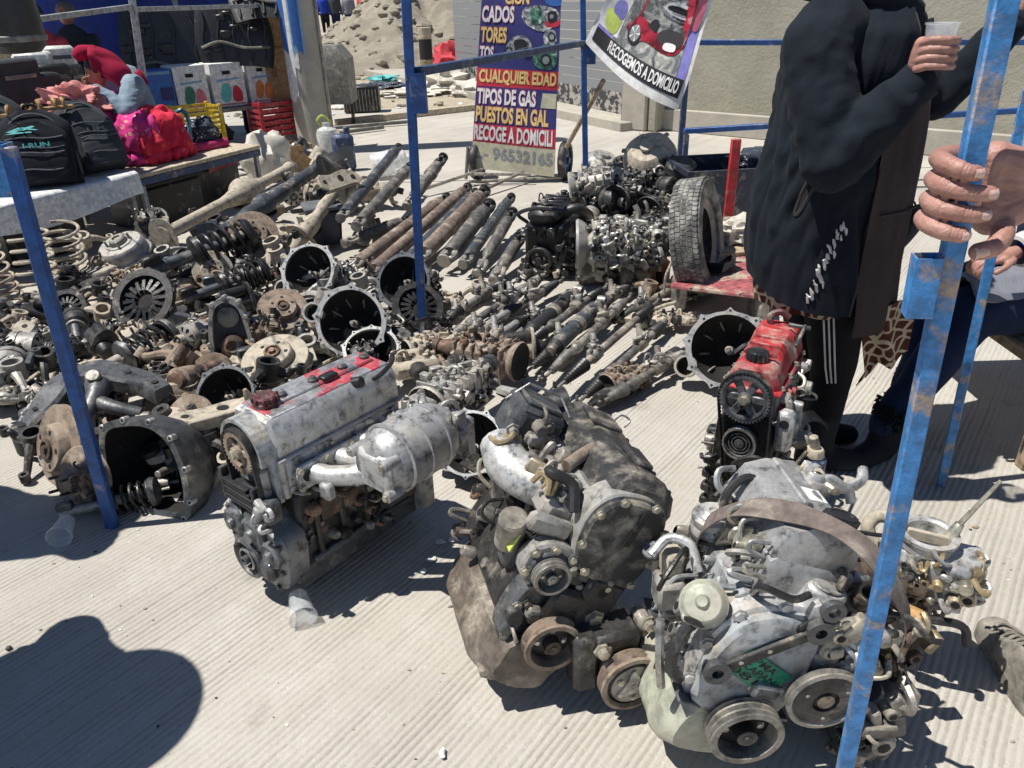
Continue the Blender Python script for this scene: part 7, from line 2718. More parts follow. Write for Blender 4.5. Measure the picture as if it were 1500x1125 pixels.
def ringpt(th, z, grow=0.0):
    Z = [.42, .60, .75, .95, 1.15, 1.30, 1.38, 1.44, 1.47]
    CX = [.03, .02, .005, .005, .01, .01, .015, .02, .03]
    HX = [.185, .205, .212, .205, .190, .17, .150, .112, .075]
    HY = [.185, .20, .205, .20, .20, .205, .195, .14, .08]
    k = max(0, min(len(Z) - 2, sum(1 for q in Z if q <= z) - 1))
    t_ = (z - Z[k]) / (Z[k + 1] - Z[k])
    L = lambda A: A[k] + (A[k + 1] - A[k]) * t_
    return V((L(CX) + (L(HX) + grow) * math.cos(th), (L(HY) + grow) * math.sin(th), z))
m = MB('black_leggings')
m.loft([[ringpt(2 * PI * k / 28, z, -.02) for k in range(28)] for z in (.60, .75, .95, 1.15, 1.30, 1.38, 1.44, 1.469)])
for hx, hy, fx, fy in ((.0, .09, .14, .07), (.02, -.08, .10, -.10)):
    capsule(m, (hx, hy, .72), (hx + .05, hy, .40), .105, .075, 14)
    capsule(m, (hx + .05, hy, .40), (fx - .04, fy, .10), .072, .05, 14)
    capsule(m, (fx - .05, fy, .05), (fx + .10, fy - .01, .035), .048, .038, 12)
    capsule(m, (fx - .06, fy, .04), (fx - .05, fy, .20), .055, .058, 12)
me = remesh(m, .013, 4)
mesh_obj('body', me, ['black_leggings', 'black_bag'], tw, lambda q: 1 if q.z < .22 else 0)
m = MB('white_stripe')
for k in range(3):
    m.tube([V((.0 - .03 + k * .016, -.172 + .002 * k, .60)), V((.03 - .02 + k * .015, -.160, .42)), V((.04 - .01 + k * .013, -.150, .36))], .0028, 6)
m.build('leg_stripes', tw)
def jk(u, v):
    z = .665 + v * .785
    a0 = R(-86 + 20 * v)
    a1 = R(-360 + 76 - 10 * v)
    th = a0 + (a1 - a0) * u
    p = ringpt(th, min(z, 1.465), .012)
    if v < .02:
        pass
    f = noise.noise(V((th * 1.7, z * 3.1, 1.7))) * .022 + (.5 - abs(noise.noise(V((th * 3.2 + z * 2, z * 3, 4))))) * .042 + (.5 - abs(noise.noise(V((th * 6, z * 8 - th * 3, 9))))) * .022 - .03
    f *= min(1, .3 + 2 * v) if v < .5 else min(1, .4 + 2 * (1 - v))
    dn = V((p.x, p.y, 0)).normalized()
    hem = .05 * math.sin(th * 1.3 + .5) * max(0, 1 - v * 5)
    back = max(0, -math.cos(th)) * .02 * max(0, 1 - abs(v - .25) * 3)
    return p + dn * (f + back) + V((0, 0, hem))
m = MB('black_jacket')
m.grid(jk, 110, 70, .006)
jo = m.build('jacket', tw, sharp=70)
m = MB('jacket_trim')
for u in (0.0, 1.0):
    m.tube([jk(u, k / 24) + V((0, -.004 if u == 0 else .004, 0)) for k in range(25)], .0042, 6)
m.build('zip_edge', jo)
m = MB('jacket_trim')
for us in (.33, .67):
    m.tube([jk(us, k / 24) + V((jk(us, k / 24).x, jk(us, k / 24).y, 0)).normalized() * .001 for k in range(22)], .0022, 5)
m.tube([jk(k / 60, .035) + V((jk(k / 60, .035).x, jk(k / 60, .035).y, 0)).normalized() * .001 for k in range(61)], .0018, 5)
m.build('seam', jo)
m = MB('jacket_trim')
pts = []
for k in range(26):
    a = 2 * PI * k / 26
    u_, v_ = .245 + .016 * math.cos(a) - .022 * math.sin(a) , .40 + .09 * math.sin(a)
    p = jk(u_, v_)
    pts.append(p + V((p.x, p.y, 0)).normalized() * .006)
m.tube(pts, .006, 6, True)
m.build('pocket_trim', jo)
m = MB('inner_dark')
m.add([p + V((p.x, p.y, 0)).normalized() * -.001 for p in pts], [tuple(range(len(pts)))])
m.build('pocket_opening', jo)
m = MB('white_stripe')
rw = random.Random(15)
for k in range(26):
    v_ = .04 + .26 * k / 26
    u_ = .150 - .05 * (k / 26) + rw.uniform(-.016, .016)
    w_ = rw.uniform(.005, .013) * (1.25 - k / 32)
    q = [jk(u_ + a * w_, v_ + a * .012 + rw.uniform(-.006, .006)) for a in (-1, -.3, .4, 1)]
    m.tube([p + V((p.x, p.y, 0)).normalized() * .007 for p in q], [.0015, .0045, .004, .0015], 5)
m.build('printed_motif', jo)
S1, E1_, H1 = V((.80, 2.11, 1.345)) - W0, V((.855, 2.01, 1.085)) - W0, V((1.005, 1.965, 1.265)) - W0
S2, E2_, H2 = V((1.08, 2.46, 1.34)) - W0, V((1.34, 2.47, 1.17)) - W0, V((1.475, 2.40, 1.375)) - W0
for S_, E_, H_ in ((S1, E1_, H1), (S2, E2_, H2)):
    m = MB('black_jacket')
    k = 1 if S_ is S1 else .8
    capsule(m, S_, S_.lerp(E_, .5), .082 * k, .082 * k, 18)
    capsule(m, S_.lerp(E_, .5), E_, .082 * k, .073 * k, 18)
    capsule(m, E_, E_.lerp(H_, .5), .078 * k, .068 * k, 18)
    capsule(m, E_.lerp(H_, .5), H_, .066 * k, .048 * k, 18)
    capsule(m, S_, S_ + V((.06, .06 if S_ is S1 else -.06, .03)), .082 * k, .095 * k, 16)
    me = remesh(m, .009, 4)
    ax = (E_ - S_).normalized()
    wrinkle(me, .0085, 6.5, 2.0 if S_ is S1 else 5.0, (2.2, 1.0, 1.5))
    wrinkle(me, .0018, 24, 4.0)
    so = mesh_obj('sleeve', me, ['black_jacket'], tw)
    d = (H_ - E_).normalized()
    m = MB('black_jacket')
    m.lathe([(.040 * k, -.03), (.051 * k, -.028), (.052 * k, .022), (.045 * k, .028), (.038 * k, .02)], axm(H_, H_ + d), 22)
    m.build('cuff', so)
m = MB('black_jacket')
m.curve([V((.10, -.10, 1.42)), V((.0, -.13, 1.47)), V((-.10, -.05, 1.50)), V((-.11, .06, 1.50)), V((-.02, .13, 1.47)), V((.10, .10, 1.42))], [.03, .04, .055, .055, .04, .03], 12)
m.build('hood', tw)
m = MB('jacket_trim')
m.curve([V((.13, -.10, 1.40)), V((.15, -.11, 1.33)), V((.165, -.12, 1.24))], [.022, .02, .012], 10)
m.build('fleece_lapel', tw)
def ap(u, v):
    z = .545 + v * .74
    th = R(-84 + 150 * u)
    p = ringpt(th, z, .020)
    f = noise.noise(V((th * 2.2, z * 3, 8))) * .014 + noise.noise(V((th * 7, z * 4, 3))) * .006
    return p + V((p.x, p.y, 0)).normalized() * f
m = MB('apron_brown')
m.grid(ap, 50, 46, .004)
ao = m.build('apron', tw, sharp=70)
m = MB('jacket_trim')
m.tube([ap(.05 + .5 * k / 14, .50) + V((.006, -.004, 0)) for k in range(15)], .003, 6)
m.tube([ap(.55, .5 - .35 * k / 12) + V((.006, -.004, 0)) for k in range(13)], .003, 6)
m.build('pocket_seam', ao)
m = MB('jacket_trim')
c = ap(.44, .46)
m.curve([c + V((.012, -.012, .02)), c + V((.02, -.02, -.01)), c + V((-.01, -.03, -.07)), c + V((-.05, -.035, -.14))], [.022, .026, .018, .006], 10)
tag(m.build('pocket_cloth', ao))
m = MB('giraffe')
m.grid(lambda u, v: ringpt(R(-100 - 170 * u), .60 + .09 * v, -.006 + .008 * math.sin(u * 30)), 60, 6, .003)
m.build('skirt_hem', tw)
m = MB('giraffe')
q0, q1, q2, q3 = PY(1262, 452, 2.12) - W0, PY(1342, 440, 2.12) - W0, PY(1330, 520, 2.16) - W0, PY(1268, 548, 2.16) - W0
def shawl(u, v):
    p = q3.lerp(q2, u).lerp(q0.lerp(q1, u), v)
    return p + V((0, .015 * math.sin(u * 9 + v), .02 * math.sin(u * 7) * (1 - v)))
m.grid(shawl, 20, 16, .003)
for k in range(4):
    a = shawl(.05 + .07 * k, 0)
    m.tube([a, a + V((-.012, 0, -.03)), a + V((-.02, .01, -.06))], [.006, .004, .002], 6)
m.build('shawl', tw)
hc = V((.06, -.02, 1.60))
m = MB('skin')
capsule(m, (.03, 0, 1.44), (.045, -.01, 1.53), .055, .05, 14)
face_head(m, hc, .098, (1, -.25, 0))
me = remesh(m, .005, 3)
mesh_obj('head', me, ['skin'], tw)
eyes(tw, hc, .098, (1, -.25, 0))
hair_cap(tw, hc, .098, (1, -.25, 0))
hw = H1 + (H1 - E1_).normalized() * .02
cc = V((1.032, 1.945, 1.305)) - W0          # cup axis foot
up = V((0, 0, 1))
fing = []
for k in range(4):
    z = .062 - .019 * k
    b = cc + V((-.035, -.012, z))
    fing.append([b + V((-.012, .0, -.004)), b + V((.0, -.022, .004)), b + V((.032, -.037, .004)), b + V((.060, -.022, .002)), b + V((.068, -.004, .0))])
thumb = [cc + V((-.045, .010, .02)), cc + V((-.030, .030, .045)), cc + V((.002, .040, .06)), cc + V((.022, .036, .066))]
ho, tips = hand('hand', tw, hw, [cc + V((-.042, -.004, .055)), cc + V((-.045, -.002, .035)), cc + V((-.045, .002, .012))], fing, thumb, .0088, .021, .0021)
h2, tips2 = hand('hand', tw, H2 + V((.005, 0, .02)), [H2 + V((.02, -.02, .07)), H2 + V((.03, 0, .07)), H2 + V((.03, .02, .06))],
                 [[H2 + V((.03, -.03 + .021 * k, .08)), H2 + V((.045, -.035 + .021 * k, .11)), H2 + V((.075, -.035 + .021 * k, .12)), H2 + V((.09, -.03 + .021 * k, .10))] for k in range(4)],
                 [H2 + V((.02, -.03, .06)), H2 + V((.045, -.05, .07)), H2 + V((.07, -.05, .08))], .0085, .02, .0028)
tcup = thing('plastic_cup', 'clear plastic cup held in the hand of the person in black', 'cup', W0 + cc)
m = MB('clear_plastic')
m.lathe([(0, 0), (.025, 0), (.026, .003), (.036, .095), (.0385, .096), (.0385, .100), (.0352, .098), (.0246, .004), (0, .004)], None, 28)
m.build('cup_wall', tcup)
T0 = V((1.95, 2.50, 0))
ts = thing('person', 'seated person with white cuffs, grey jeans lap and furry boots behind the narrow post', 'person', T0)
m = MB('dark_blue_cloth')
capsule(m, (0, 0, .55), (-.02, 0, .95), .17, .18, 16)
capsule(m, (-.02, -.16, .98), (-.02, .16, .98), .09, .09, 12)
for s in (-1, 1):
    capsule(m, (0, .09 * s, .52), (-.43, .09 * s - .12, .53), .11, .085, 14)
    capsule(m, (-.43, .09 * s - .12, .53), (-.58 + .08 * s, .10 * s - .16, .14), .08, .055, 14)
me = remesh(m, .013, 4)
wrinkle(me, .006, 10, 2)
mesh_obj('body', me, ['dark_blue_cloth'], ts)
m = MB('jeans_grey')
m.grid(lambda u, v: (-.12 - .36 * u, -.10 - .10 * u - .22 * math.sin((v - .5) * 1.1) * .9, .565 + .085 * math.cos((v - .5) * 2.6) + .010 * noise.noise(V((u * 6, v * 8, 2)))), 20, 18, .012)
m.build('lap_cloth', ts)
m = MB('royal_blue')
capsule(m, (-.03, -.2, .98), (-.16, -.27, .82), .075, .06, 12)
capsule(m, (-.16, -.27, .82), (-.36, -.30, .78), .058, .048, 12)
me = remesh(m, .01, 3)
wrinkle(me, .005, 16, 2)
mesh_obj('sleeve', me, ['royal_blue'], ts)
m = MB('cuff_white')
m.lathe([(.035, 0), (.050, .004), (.054, .06), (.050, .09), (.04, .094)], axm((-.33, -.297, .785), (-.45, -.32, .75)), 20)
m.build('cuff', ts)
fw = V((-.42, -.312, .757))
hand('hand', ts, fw, [fw + V((-.05, -.03, -.01)), fw + V((-.055, -.005, -.012)), fw + V((-.05, .02, -.014))], [[fw + V((-.06, -.033 + .02 * k, -.012)), fw + V((-.095, -.035 + .021 * k, -.022)), fw + V((-.115, -.034 + .021 * k, -.045)), fw + V((-.112, -.032 + .02 * k, -.064))] for k in range(4)],
     [fw + V((-.03, -.04, -.01)), fw + V((-.06, -.06, -.025)), fw + V((-.085, -.062, -.04))], .0085, .021, .0028)
m = MB('skin')
capsule(m, (-.02, 0, 1.04), (-.03, 0, 1.12), .055, .05, 12)
face_head(m, (-.05, -.01, 1.24), .098, (-1, -.3, -.1))
mesh_obj('head', remesh(m, .006, 3), ['skin'], ts)
eyes(ts, (-.05, -.01, 1.24), .098, (-1, -.3, -.1))
hair_cap(ts, (-.05, -.01, 1.24), .098, (-1, -.3, -.1))
for s in (-1, 1):
    m = MB('black_bag')
    b = V((-.58 + .08 * s, .10 * s - .16, 0))
    capsule(m, b + V((.0, 0, .05)), b + V((0.02, 0, .18)), .055, .06, 12)
    capsule(m, b + V((.0, 0, .04)), b + V((-.10, -.06, .035)), .05, .042, 12)
    me = remesh(m, .01, 2)
    bo = mesh_obj('boot', me, ['black_bag'], ts)
    m = MB('black_leggings')
    rb = random.Random(6)
    for k in range(320):
        a = rb.uniform(0, 2 * PI)
        z = rb.uniform(.14, .22)
        p = b + V((.02 + .058 * math.cos(a), .058 * math.sin(a), z))
        m.tube([p, p + V((.016 * math.cos(a), .016 * math.sin(a), rb.uniform(-.022, .008)))], [.005, .001], 4)
    fo = m.build('fur_trim', bo)
    fo['kind'] = 'stuff'
t = thing('wooden_bench', 'low dark bench under the seated person', 'bench', (2.0, 2.5, 0))
m = MB('wood')
m.box((0, 0, .38), (.60, .9, .05), .008)
m.build('seat', t)
for x in (-.25, .25):
    for y in (-.35, .35):
        m = MB('wood')
        m.box((x, y, .1775), (.05, .05, .355), .005)
        m.build('leg', t)
def skirted(name_label, loc, rz, c1, c2, shoe=True, h=1.55):
    t = thing('person', name_label, 'person', loc, rz)
    m = MB(c2)
    for s in (-1, 1):
        capsule(m, (0, .09 * s, .84), (.01, .09 * s, .46), .11, .08, 14)
        capsule(m, (.01, .09 * s, .46), (.0, .09 * s, .12), .078, .06, 14)
    capsule(m, (0, 0, .85), (0, 0, 1.18), .16, .17, 16)
    capsule(m, (0, -.16, 1.22), (0, .16, 1.22), .09, .09, 14)
    for s in (-1, 1):
        capsule(m, (0, .19 * s, 1.2), (.05, .29 * s, .95), .075, .065, 12)
        capsule(m, (.05, .29 * s, .95), (.10, .25 * s, .74), .062, .045, 12)
        capsule(m, (.02, .09 * s, .05), (.0, .09 * s, .3), .05, .06, 10)
    capsule(m, (0, 0, 1.26), (.01, 0, 1.34), .055, .05, 12)
    me = remesh(m, .014, 4)
    wrinkle(me, .006, 8, 3, (2, 2, .6))
    mesh_obj('body', me, [c1, c2, 'skin_far'], t, lambda q: 1 if q.z < .86 else (0 if q.z < 1.29 else 2))
    m = MB('skin_far')
    face_head(m, (.02, 0, h - .13), .098, (1, 0, 0))
    mesh_obj('head', remesh(m, .007, 3), ['skin_far'], t)
    eyes(t, (.02, 0, h - .13), .098, (1, 0, 0))
    hair_cap(t, (.02, 0, h - .13), .098, (1, 0, 0))
    for s in (-1, 1):
        hq = V((.11, .25 * s, .70))
        hand('hand', t, (.10, .25 * s, .73), [hq + V((-.02, 0, -.03)), hq + V((0, 0, -.035)), hq + V((.02, 0, -.03))], [[hq + V((-.03 + .02 * k, 0, -.05)), hq + V((-.03 + .02 * k, .0, -.085)), hq + V((-.025 + .02 * k, -.012 * s, -.115))] for k in range(4)],
             [hq + V((.03, 0, -.01)), hq + V((.045, 0, -.04)), hq + V((.045, -.01 * s, -.065))], .0085, .021, .0035, 'skin_far')
        sneaker(t, (.03, .09 * s), 0)
    return t
tl = skirted('person in charcoal top and dark trousers beside the road, toe of a worn shoe showing', (-1.60, 1.17, 0), 12, 'charcoal_bag', 'dark_blue_cloth')
m = MB('charcoal_bag')
m.lathe([(.10, 1.50), (.20, 1.46), (.205, 1.467), (.12, 1.52), (.115, 1.60), (.08, 1.63), (0, 1.635)], None, 30)
m.build('shadow_hat', tl)  # hat added out of view to round off the cast shadow
m = MB('charcoal_bag')
m.lathe([(.08, 1.33), (.17, 1.26), (.25, 1.02), (.27, .90), (.26, .90), (.16, 1.24), (.07, 1.32)], Matrix.Diagonal((.75, 1, 1, 1)), 30)
m.build('shawl', tl)  # wrap added out of view to widen this person's cast shadow
skirted('person in blue knit top and black trousers standing by the heap of parts', (-2.02, 1.93, 0), 60, 'knit_blue', 'black_leggings', True, 1.7)
# ---------------------------------------------------------------- stall of bags and car mats on the left
SE = V((.46, .88, 0)).normalized()
SN = V((-.88, .46, 0)).normalized()
SQ = V((-2.99, 4.5, 0))
ang = math.degrees(math.atan2(SE.y, SE.x))
def stall_table(label, s0, s1, dep, h, top, legm):
    o = SQ + SE * s0
    t = thing('stall_table', label, 'table', o, ang)
    L = s1 - s0
    m = MB(top)
    m.box((L / 2, dep / 2, h - .015), (L, dep, .03), .005)
    m.build('table_top', t)
    m = MB('navy_plate')
    m.box((L / 2, .012, h - .058), (L - .01, .022, .05), .003)
    m.build('edge_rail', t)
    for x in (.03, L - .03):
        for y in (.04, dep - .04):
            m = MB(legm)
            m.box((x, y, (h - .032) / 2), (.035, .035, h - .032), .003)
            m.build('leg', t)
    return t, L
t1, L1 = stall_table('low stall table covered with a white plastic sheet carrying backpacks', -1.3, .93, .85, .45, 'wood', 'grey_paint')
m = MB('white_sheet')
def drape(u, v):
    x = -.02 + (L1 + .04) * u
    if v < .6:
        return V((x, .85 - .87 * (v / .6), .454 + .004 * math.sin(x * 9)))
    w = (v - .6) / .4
    return V((x, -.022 - .02 * math.sin(x * 7) * w - .015 * w, .454 - w * (.17 + .03 * math.sin(x * 5))))
m.grid(drape, 60, 24, .002)
m.build('plastic_sheet', t1, sharp=70)
t2, L2 = stall_table('wooden stall table with grey legs on which the woman in pink sits', .97, 2.15, .80, .43, 'wood_pale', 'grey_paint')
for k, (s, d, lb) in enumerate(((-.5, .35, 'black filler crate added to darken the space under the sheeted table'), (.35, .40, 'black storage crate under the corner of the sheeted table'), (1.3, .3, 'black filler crate added to darken the near end under the wooden table'), (1.85, .45, 'black filler crate added to darken the far end under the wooden table'), (-1.1, .3, 'black filler crate added to darken the outer end under the sheeted table'))):  # black boxes, mostly added to keep the space under the tables dark
    t = thing('dark_fill_crate', lb, 'crate', SQ + SE * s + SN * d, ang)
    m = MB('black_plastic')
    m.box((0, 0, .15), (.55, .40, .30), .02)
    m.build('crate_body', t)
    m = MB('black_plastic')
    m.box((0, 0, .315), (.58, .43, .03), .01)
    m.build('lid', t)
t = thing('folding_cart', 'folded hand cart with two yellow wheels under the wooden table', 'cart', P(262, 285), 62)
for k, s in enumerate((-.17, .17)):
    c = V((s, 0, .09))
    m = MB('black_rubber')
    M = tr(*c) @ rot(90, 'X') @ rot(30 if k else 20, 'Y')
    m.lathe([(.055, -.022), (.08, -.024), (.088, -.01), (.088, .01), (.08, .024), (.055, .022), (.055, -.022)], M, 24)
    w = m.build('wheel', t)
    m = MB('yellow_plastic')
    m.lathe([(0, -.016), (.05, -.016), (.058, -.02), (.058, .02), (.05, .016), (.02, .012), (.018, .026), (0, .026)], M, 22)
    m.use('inner_dark').lathe([(.0, .0265), (.010, .0268)], M, 10)
    m.build('rim', w)
m = MB('cast_iron')
m.tube([V((-.17, 0, .09)), V((.17, 0, .09))], .012, 8)
m.tube([V((-.14, 0, .09)), V((-.14, .25, .12)), V((.14, .25, .12)), V((.14, 0, .09))], .012, 8)
m.build('axle_frame', t)
def backpack(at, face, tilt, w, h, d, mt, label, trim, logo=None):
    t = thing('backpack', label, 'backpack', at, math.degrees(math.atan2(face[1], face[0])) + 90)
    T = rot(-tilt, 'X')
    def shell(w_, h_, d_, y0, z0, mtl, pinch=.82):
        m = MB(mtl)
        m.T = T
        rings = []
        for j in range(13):
            v = j / 12
            k = math.sin(PI * min(1, .12 + v * .88) ** 1.0) ** .28 if v > .5 else (.72 + .28 * min(1, v * 4))
            kk = (1 - max(0, (v - .72) / .28) ** 2.2 * .62)
            pts = []
            for q in range(24):
                a = 2 * PI * q / 24
                ca, sa = math.cos(a), math.sin(a)
                e = .55
                x = w_ / 2 * kk * (abs(ca) ** e) * (1 if ca > 0 else -1) * (.93 + .07 * math.sin(PI * v))
                y = d_ / 2 * (.75 + .25 * math.sin(PI * min(1, v * 1.1))) * (abs(sa) ** e) * (1 if sa > 0 else -1) * (1 - .45 * max(0, (v - .75) / .25))
                f = .006 * noise.noise(V((x * 16, y * 16, v * 9)))
                pts.append((x + f, y0 + y + f, z0 + h_ * v))
            rings.append(pts)
        m.loft(rings)
        return m
    m = shell(w, h, d, 0, 0, mt)
    b = m.build('main_body', t, sharp=60)
    m = shell(w * .86, h * .80, d * .40, -d * .52, .005, mt)
    p = m.build('front_pocket', t, sharp=60)
    m = shell(w * .74, h * .40, d * .2, -d * .72, .012, mt)
    m.build('lower_pocket', t, sharp=60)
    for zz, ww, yy in ((.47, .70, -.735), (.60, .72, -.73), (.40, .68, -.83), (.18, .66, -.835)):
        m = MB(trim)
        m.T = T
        m.tube([V((w * ww * (k / 8 - .5), d * yy + .012 * (2 * k / 8 - 1) ** 2, h * zz + .008 * math.sin(k * .8))) for k in range(9)], .004, 6)
        m.build('zip', p)
    m = MB(trim)
    m.T = T
    arc = []
    for k in range(21):
        a = PI * k / 20
        arc.append(V((w * .47 * math.cos(a), -d * .30, h * (.10 + .84 * math.sin(a) ** .7))))
    m.tube(arc, .006, 6)
    m.build('piping', b)
    m = MB(mt)
    m.T = T
    for s in (-1, 1):
        m.curve([(s * w * .2, d * .3, h * .95), (s * w * .3, d * .6, h * .7), (s * w * .34, d * .6, h * .3), (s * w * .4, d * .4, h * .1)], .018, 8)
    m.curve([(-.04, d * .2, h * .95), (-.03, d * .22, h * 1.08), (.03, d * .22, h * 1.08), (.04, d * .2, h * .95)], .010, 8)
    m.build('straps', t)
    if logo:
        m = MB('print_teal')
        m.T = T
        fn = lambda u, v: V((w * (u - .5) * .8, -d * .765, h * (.46 + .13 * v)))
        put_text(m, logo, fn, .30, .72, .10, .58, 'print_teal' if logo != 'LIM' else 'bag_trim', .03)
        if logo == 'I-RUN':
            f2 = lambda u, v: V((w * (u - .5) * .8, -d * .74 + .02 * v, h * (.66 + .12 * v)))
            for pts in ([(.10, .3), (.30, .75), (.42, .70), (.24, .2)], [(.24, .45), (.52, .85), (.56, .72), (.36, .35)], [(.08, .05), (.20, .22), (.48, .20), (.50, .08)], [(.40, .50), (.55, .30), (.60, .36), (.46, .58)]):
                put_poly(m, pts, f2, 'print_teal')
        m.build('logo', p)
    return t
backpack((-2.94, 4.96, .458), (.42, -.90), 16, .44, .46, .20, 'black_bag', 'black backpack with turquoise lettering standing on the white sheet', 'bag_trim', 'I-RUN')
backpack((-2.78, 5.36, .458), (.80, -.60), 24, .36, .48, .22, 'charcoal_bag', 'charcoal backpack with several zips beside the lettered black one', 'bag_trim', 'LIM')
backpack((-3.42, 5.35, .458), (.55, -.83), 8, .42, .52, .22, 'charcoal_bag', 'dark grey backpack standing behind the lettered black one', 'bag_trim')
backpack((-3.75, 4.70, .458), (.6, -.8), 8, .42, .50, .22, 'black_bag', 'black backpack at the far left of the sheeted table', 'bag_trim')
t = thing('sandals', 'pair of tan leather sandals lying on top of the backpacks', 'sandals', (-3.10, 5.15, .86), 20)
for k in (0, 1):
    m = MB('leather_tan')
    M = tr(.0 + .17 * k, .05 * k, .02 * k) @ rot(20 * k, 'Z')
    m.prism(smooth_poly([(-.12, -.03), (.02, -.035), (.12, -.04), (.14, .02), (.08, .045), (-.08, .03), (-.13, .0)], 4), 0, .02, M)
    for x in (-.06, .03, .08):
        m.curve([M @ V((x, -.035, .015)), M @ V((x, -.025, .055)), M @ V((x, .02, .06)), M @ V((x, .038, .015))], .012, 8)
    m.build('sandal', t)
for k, (px, py, Y_, d, mt, lb) in enumerate(((52, 100, 6.6, (.26, .2, .24), 'white_plastic', 'white plastic box among the goods behind the backpacks'), (88, 88, 7.0, (.24, .2, .22), 'white_plastic', 'second white plastic box beside the woman in red scarf'), (58, 135, 6.1, (.30, .22, .26), 'black_plastic', 'black hard case behind the pink bundle'),
                                         (72, 118, 6.4, (.28, .2, .24), 'black_plastic', 'black speaker box between the white boxes'), (18, 120, 5.9, (.36, .2, .30), 'charcoal_bag', 'dark case with pale edge at the back of the sheeted table'), (100, 118, 6.7, (.2, .2, .24), 'black_plastic', 'narrow black box behind the seated woman'),
                                         (20, 92, 7.4, (.3, .2, .2), 'brass_yellow', 'yellow-brown carton at the back of the stall'))):
    c = PY(px, py, Y_)
    t = thing('goods_box', lb, 'box', (c.x, c.y, c.z - d[2] / 2), 20 + 12 * k)
    m = MB(mt)
    m.box((0, 0, d[2] / 2), d, .02)
    m.build('case', t)
    m = MB('grey_box' if mt != 'white_plastic' else 'bag_trim')
    m.box((0, -d[1] / 2 - .004, d[2] * .62), (d[0] * .7, .012, .03), .004)
    m.build('clasp', t)
    t = thing('trestle', 'dark trestle carrying the %s' % ' '.join(lb.split()[:4]), 'trestle', (c.x, c.y, 0), 20 + 12 * k)
    m = MB('black_plastic')
    hh = c.z - d[2] / 2 - .002
    m.box((0, 0, hh / 2), (d[0] * .8, d[1] * .8, hh), .01)
    m.build('trestle_body', t)
t = thing('stall_canopy', 'grey-blue steel stall frame roofed with a dark blue tarpaulin', 'stall canopy', (-3.3, 6.9, 0))
og = V(t.location)
for a, b in ((PY(192, -10, 6.35), PY(222, 200, 6.35)), (PY(40, 30, 5.3), PY(192, 10, 6.35)), (PY(192, 14, 6.35), PY(395, 8, 8.6))):
    m = MB('grey_paint')
    e = b - a
    m.T = tr(*(a - og)) @ axm((0, 0, 0), e).to_3x3().to_4x4()
    m.box((0, 0, e.length / 2), (.045, .035, e.length), .003)
    m.build('bar', t)
corner = [V((-5.6, 7.0, 0)), V((-5.6, 10.2, 0)), V((-3.6, 10.2, 0)), V((-3.55, 9.3, 0))]
for p in corner:
    m = MB('grey_paint')
    m.box((p.x - og.x, p.y - og.y, 1.05), (.045, .045, 2.1), .003)
    m.build('upright', t)
m = MB('tarp_blue')
m.grid(lambda u, v: (-5.8 + 2.25 * u - og.x - .2 * v, 7.0 + 3.4 * v - og.y, 2.12 - .10 * math.sin(PI * u) * math.sin(PI * v) + .03 * math.sin(u * 9)), 30, 30, .004)
m.build('roof_tarp', t)
m = MB('tarp_blue')
m.grid(lambda u, v: (-6.2 + 3.6 * u - og.x, 10.1 - og.y + .05 * math.sin(u * 14), .3 + 1.8 * v), 40, 12, .004)
m.build('back_tarp', t)
def liner(px0, px1, py0, py1, Y_, label, sd, lean=.12, rz=18):
    a, b = PY(px0, py1, Y_), PY(px1, py0, Y_)
    w, h = b.x - a.x, b.z - a.z
    t = thing('moulded_liner', label, 'plastic liner', ((a.x + b.x) / 2, Y_, a.z), rz)
    w /= math.cos(R(rz))
    rl = random.Random(sd)
    m = MB('liner_black')
    def f(u, v):
        d = .03 * math.sin(PI * u) ** .3 + .02 * math.sin(PI * v)
        return V((w * (u - .5) * (.88 + .12 * math.sin(PI * v)), lean * v - d, h * v + .04 * math.sin(PI * u)))
    m.grid(f, 24, 20, -.008)
    m.build('panel', t)
    for k in range(5):
        m = MB('liner_black')
        u = .10 + .2 * k
        m.tube([f(u + .02 * math.sin(q), .08 + .84 * q / 10) + V((0, -.02, 0)) for q in range(11)], .012, 6)
        m.build('rib', t)
    for k in range(9):
        m = MB('liner_black')
        u, v = rl.uniform(.08, .8), rl.uniform(.3, .85)
        p = f(u, v)
        m.box((p.x, p.y - .016, p.z), (w * rl.uniform(.08, .16), .03, h * rl.uniform(.06, .14)), .01)
        m.build('raised_pad', t)
    m = MB('grey_box')
    m.curve([f(.05, .38) + V((0, -.03, 0)), f(.3, .42) + V((0, -.03, 0)), f(.6, .30) + V((0, -.03, 0)), f(.95, .34) + V((0, -.03, 0))], .014, 8)
    m.build('moulded_edge', t)
liner(204, 318, 14, 150, 8.4, 'large moulded black plastic liner hung under the blue canopy, beside the grey bar', 1)
liner(302, 388, 10, 104, 8.45, 'moulded black plastic liner hung next to the cardboard carton', 2)
liner(345, 420, -50, 34, 8.3, 'grey-edged black liner hung high over the cardboard carton', 3, .4)
s0, s1 = PY(208, 172, 7.75), PY(436, 140, 8.75)
t = thing('shelf_bench', 'long dark shelf board carrying the white cartons', 'shelf', (s0.x, s0.y, 0), math.degrees(math.atan2(s1.y - s0.y, s1.x - s0.x)))
Ls = V((s1.x - s0.x, s1.y - s0.y)).length
hz = (s0.z + s1.z) / 2 - .02
m = MB('grey_box')
m.box((Ls / 2, .18, hz - .02), (Ls, .45, .04), .006)
m.build('board', t)
for x in (.06, Ls - .06):
    m = MB('grey_box')
    m.box((x, .18, (hz - .042) / 2), (.05, .40, hz - .042), .004)
    m.build('trestle', t)
sdir = V((s1.x - s0.x, s1.y - s0.y, 0)).normalized()
snrm = V((-sdir.y, sdir.x, 0))
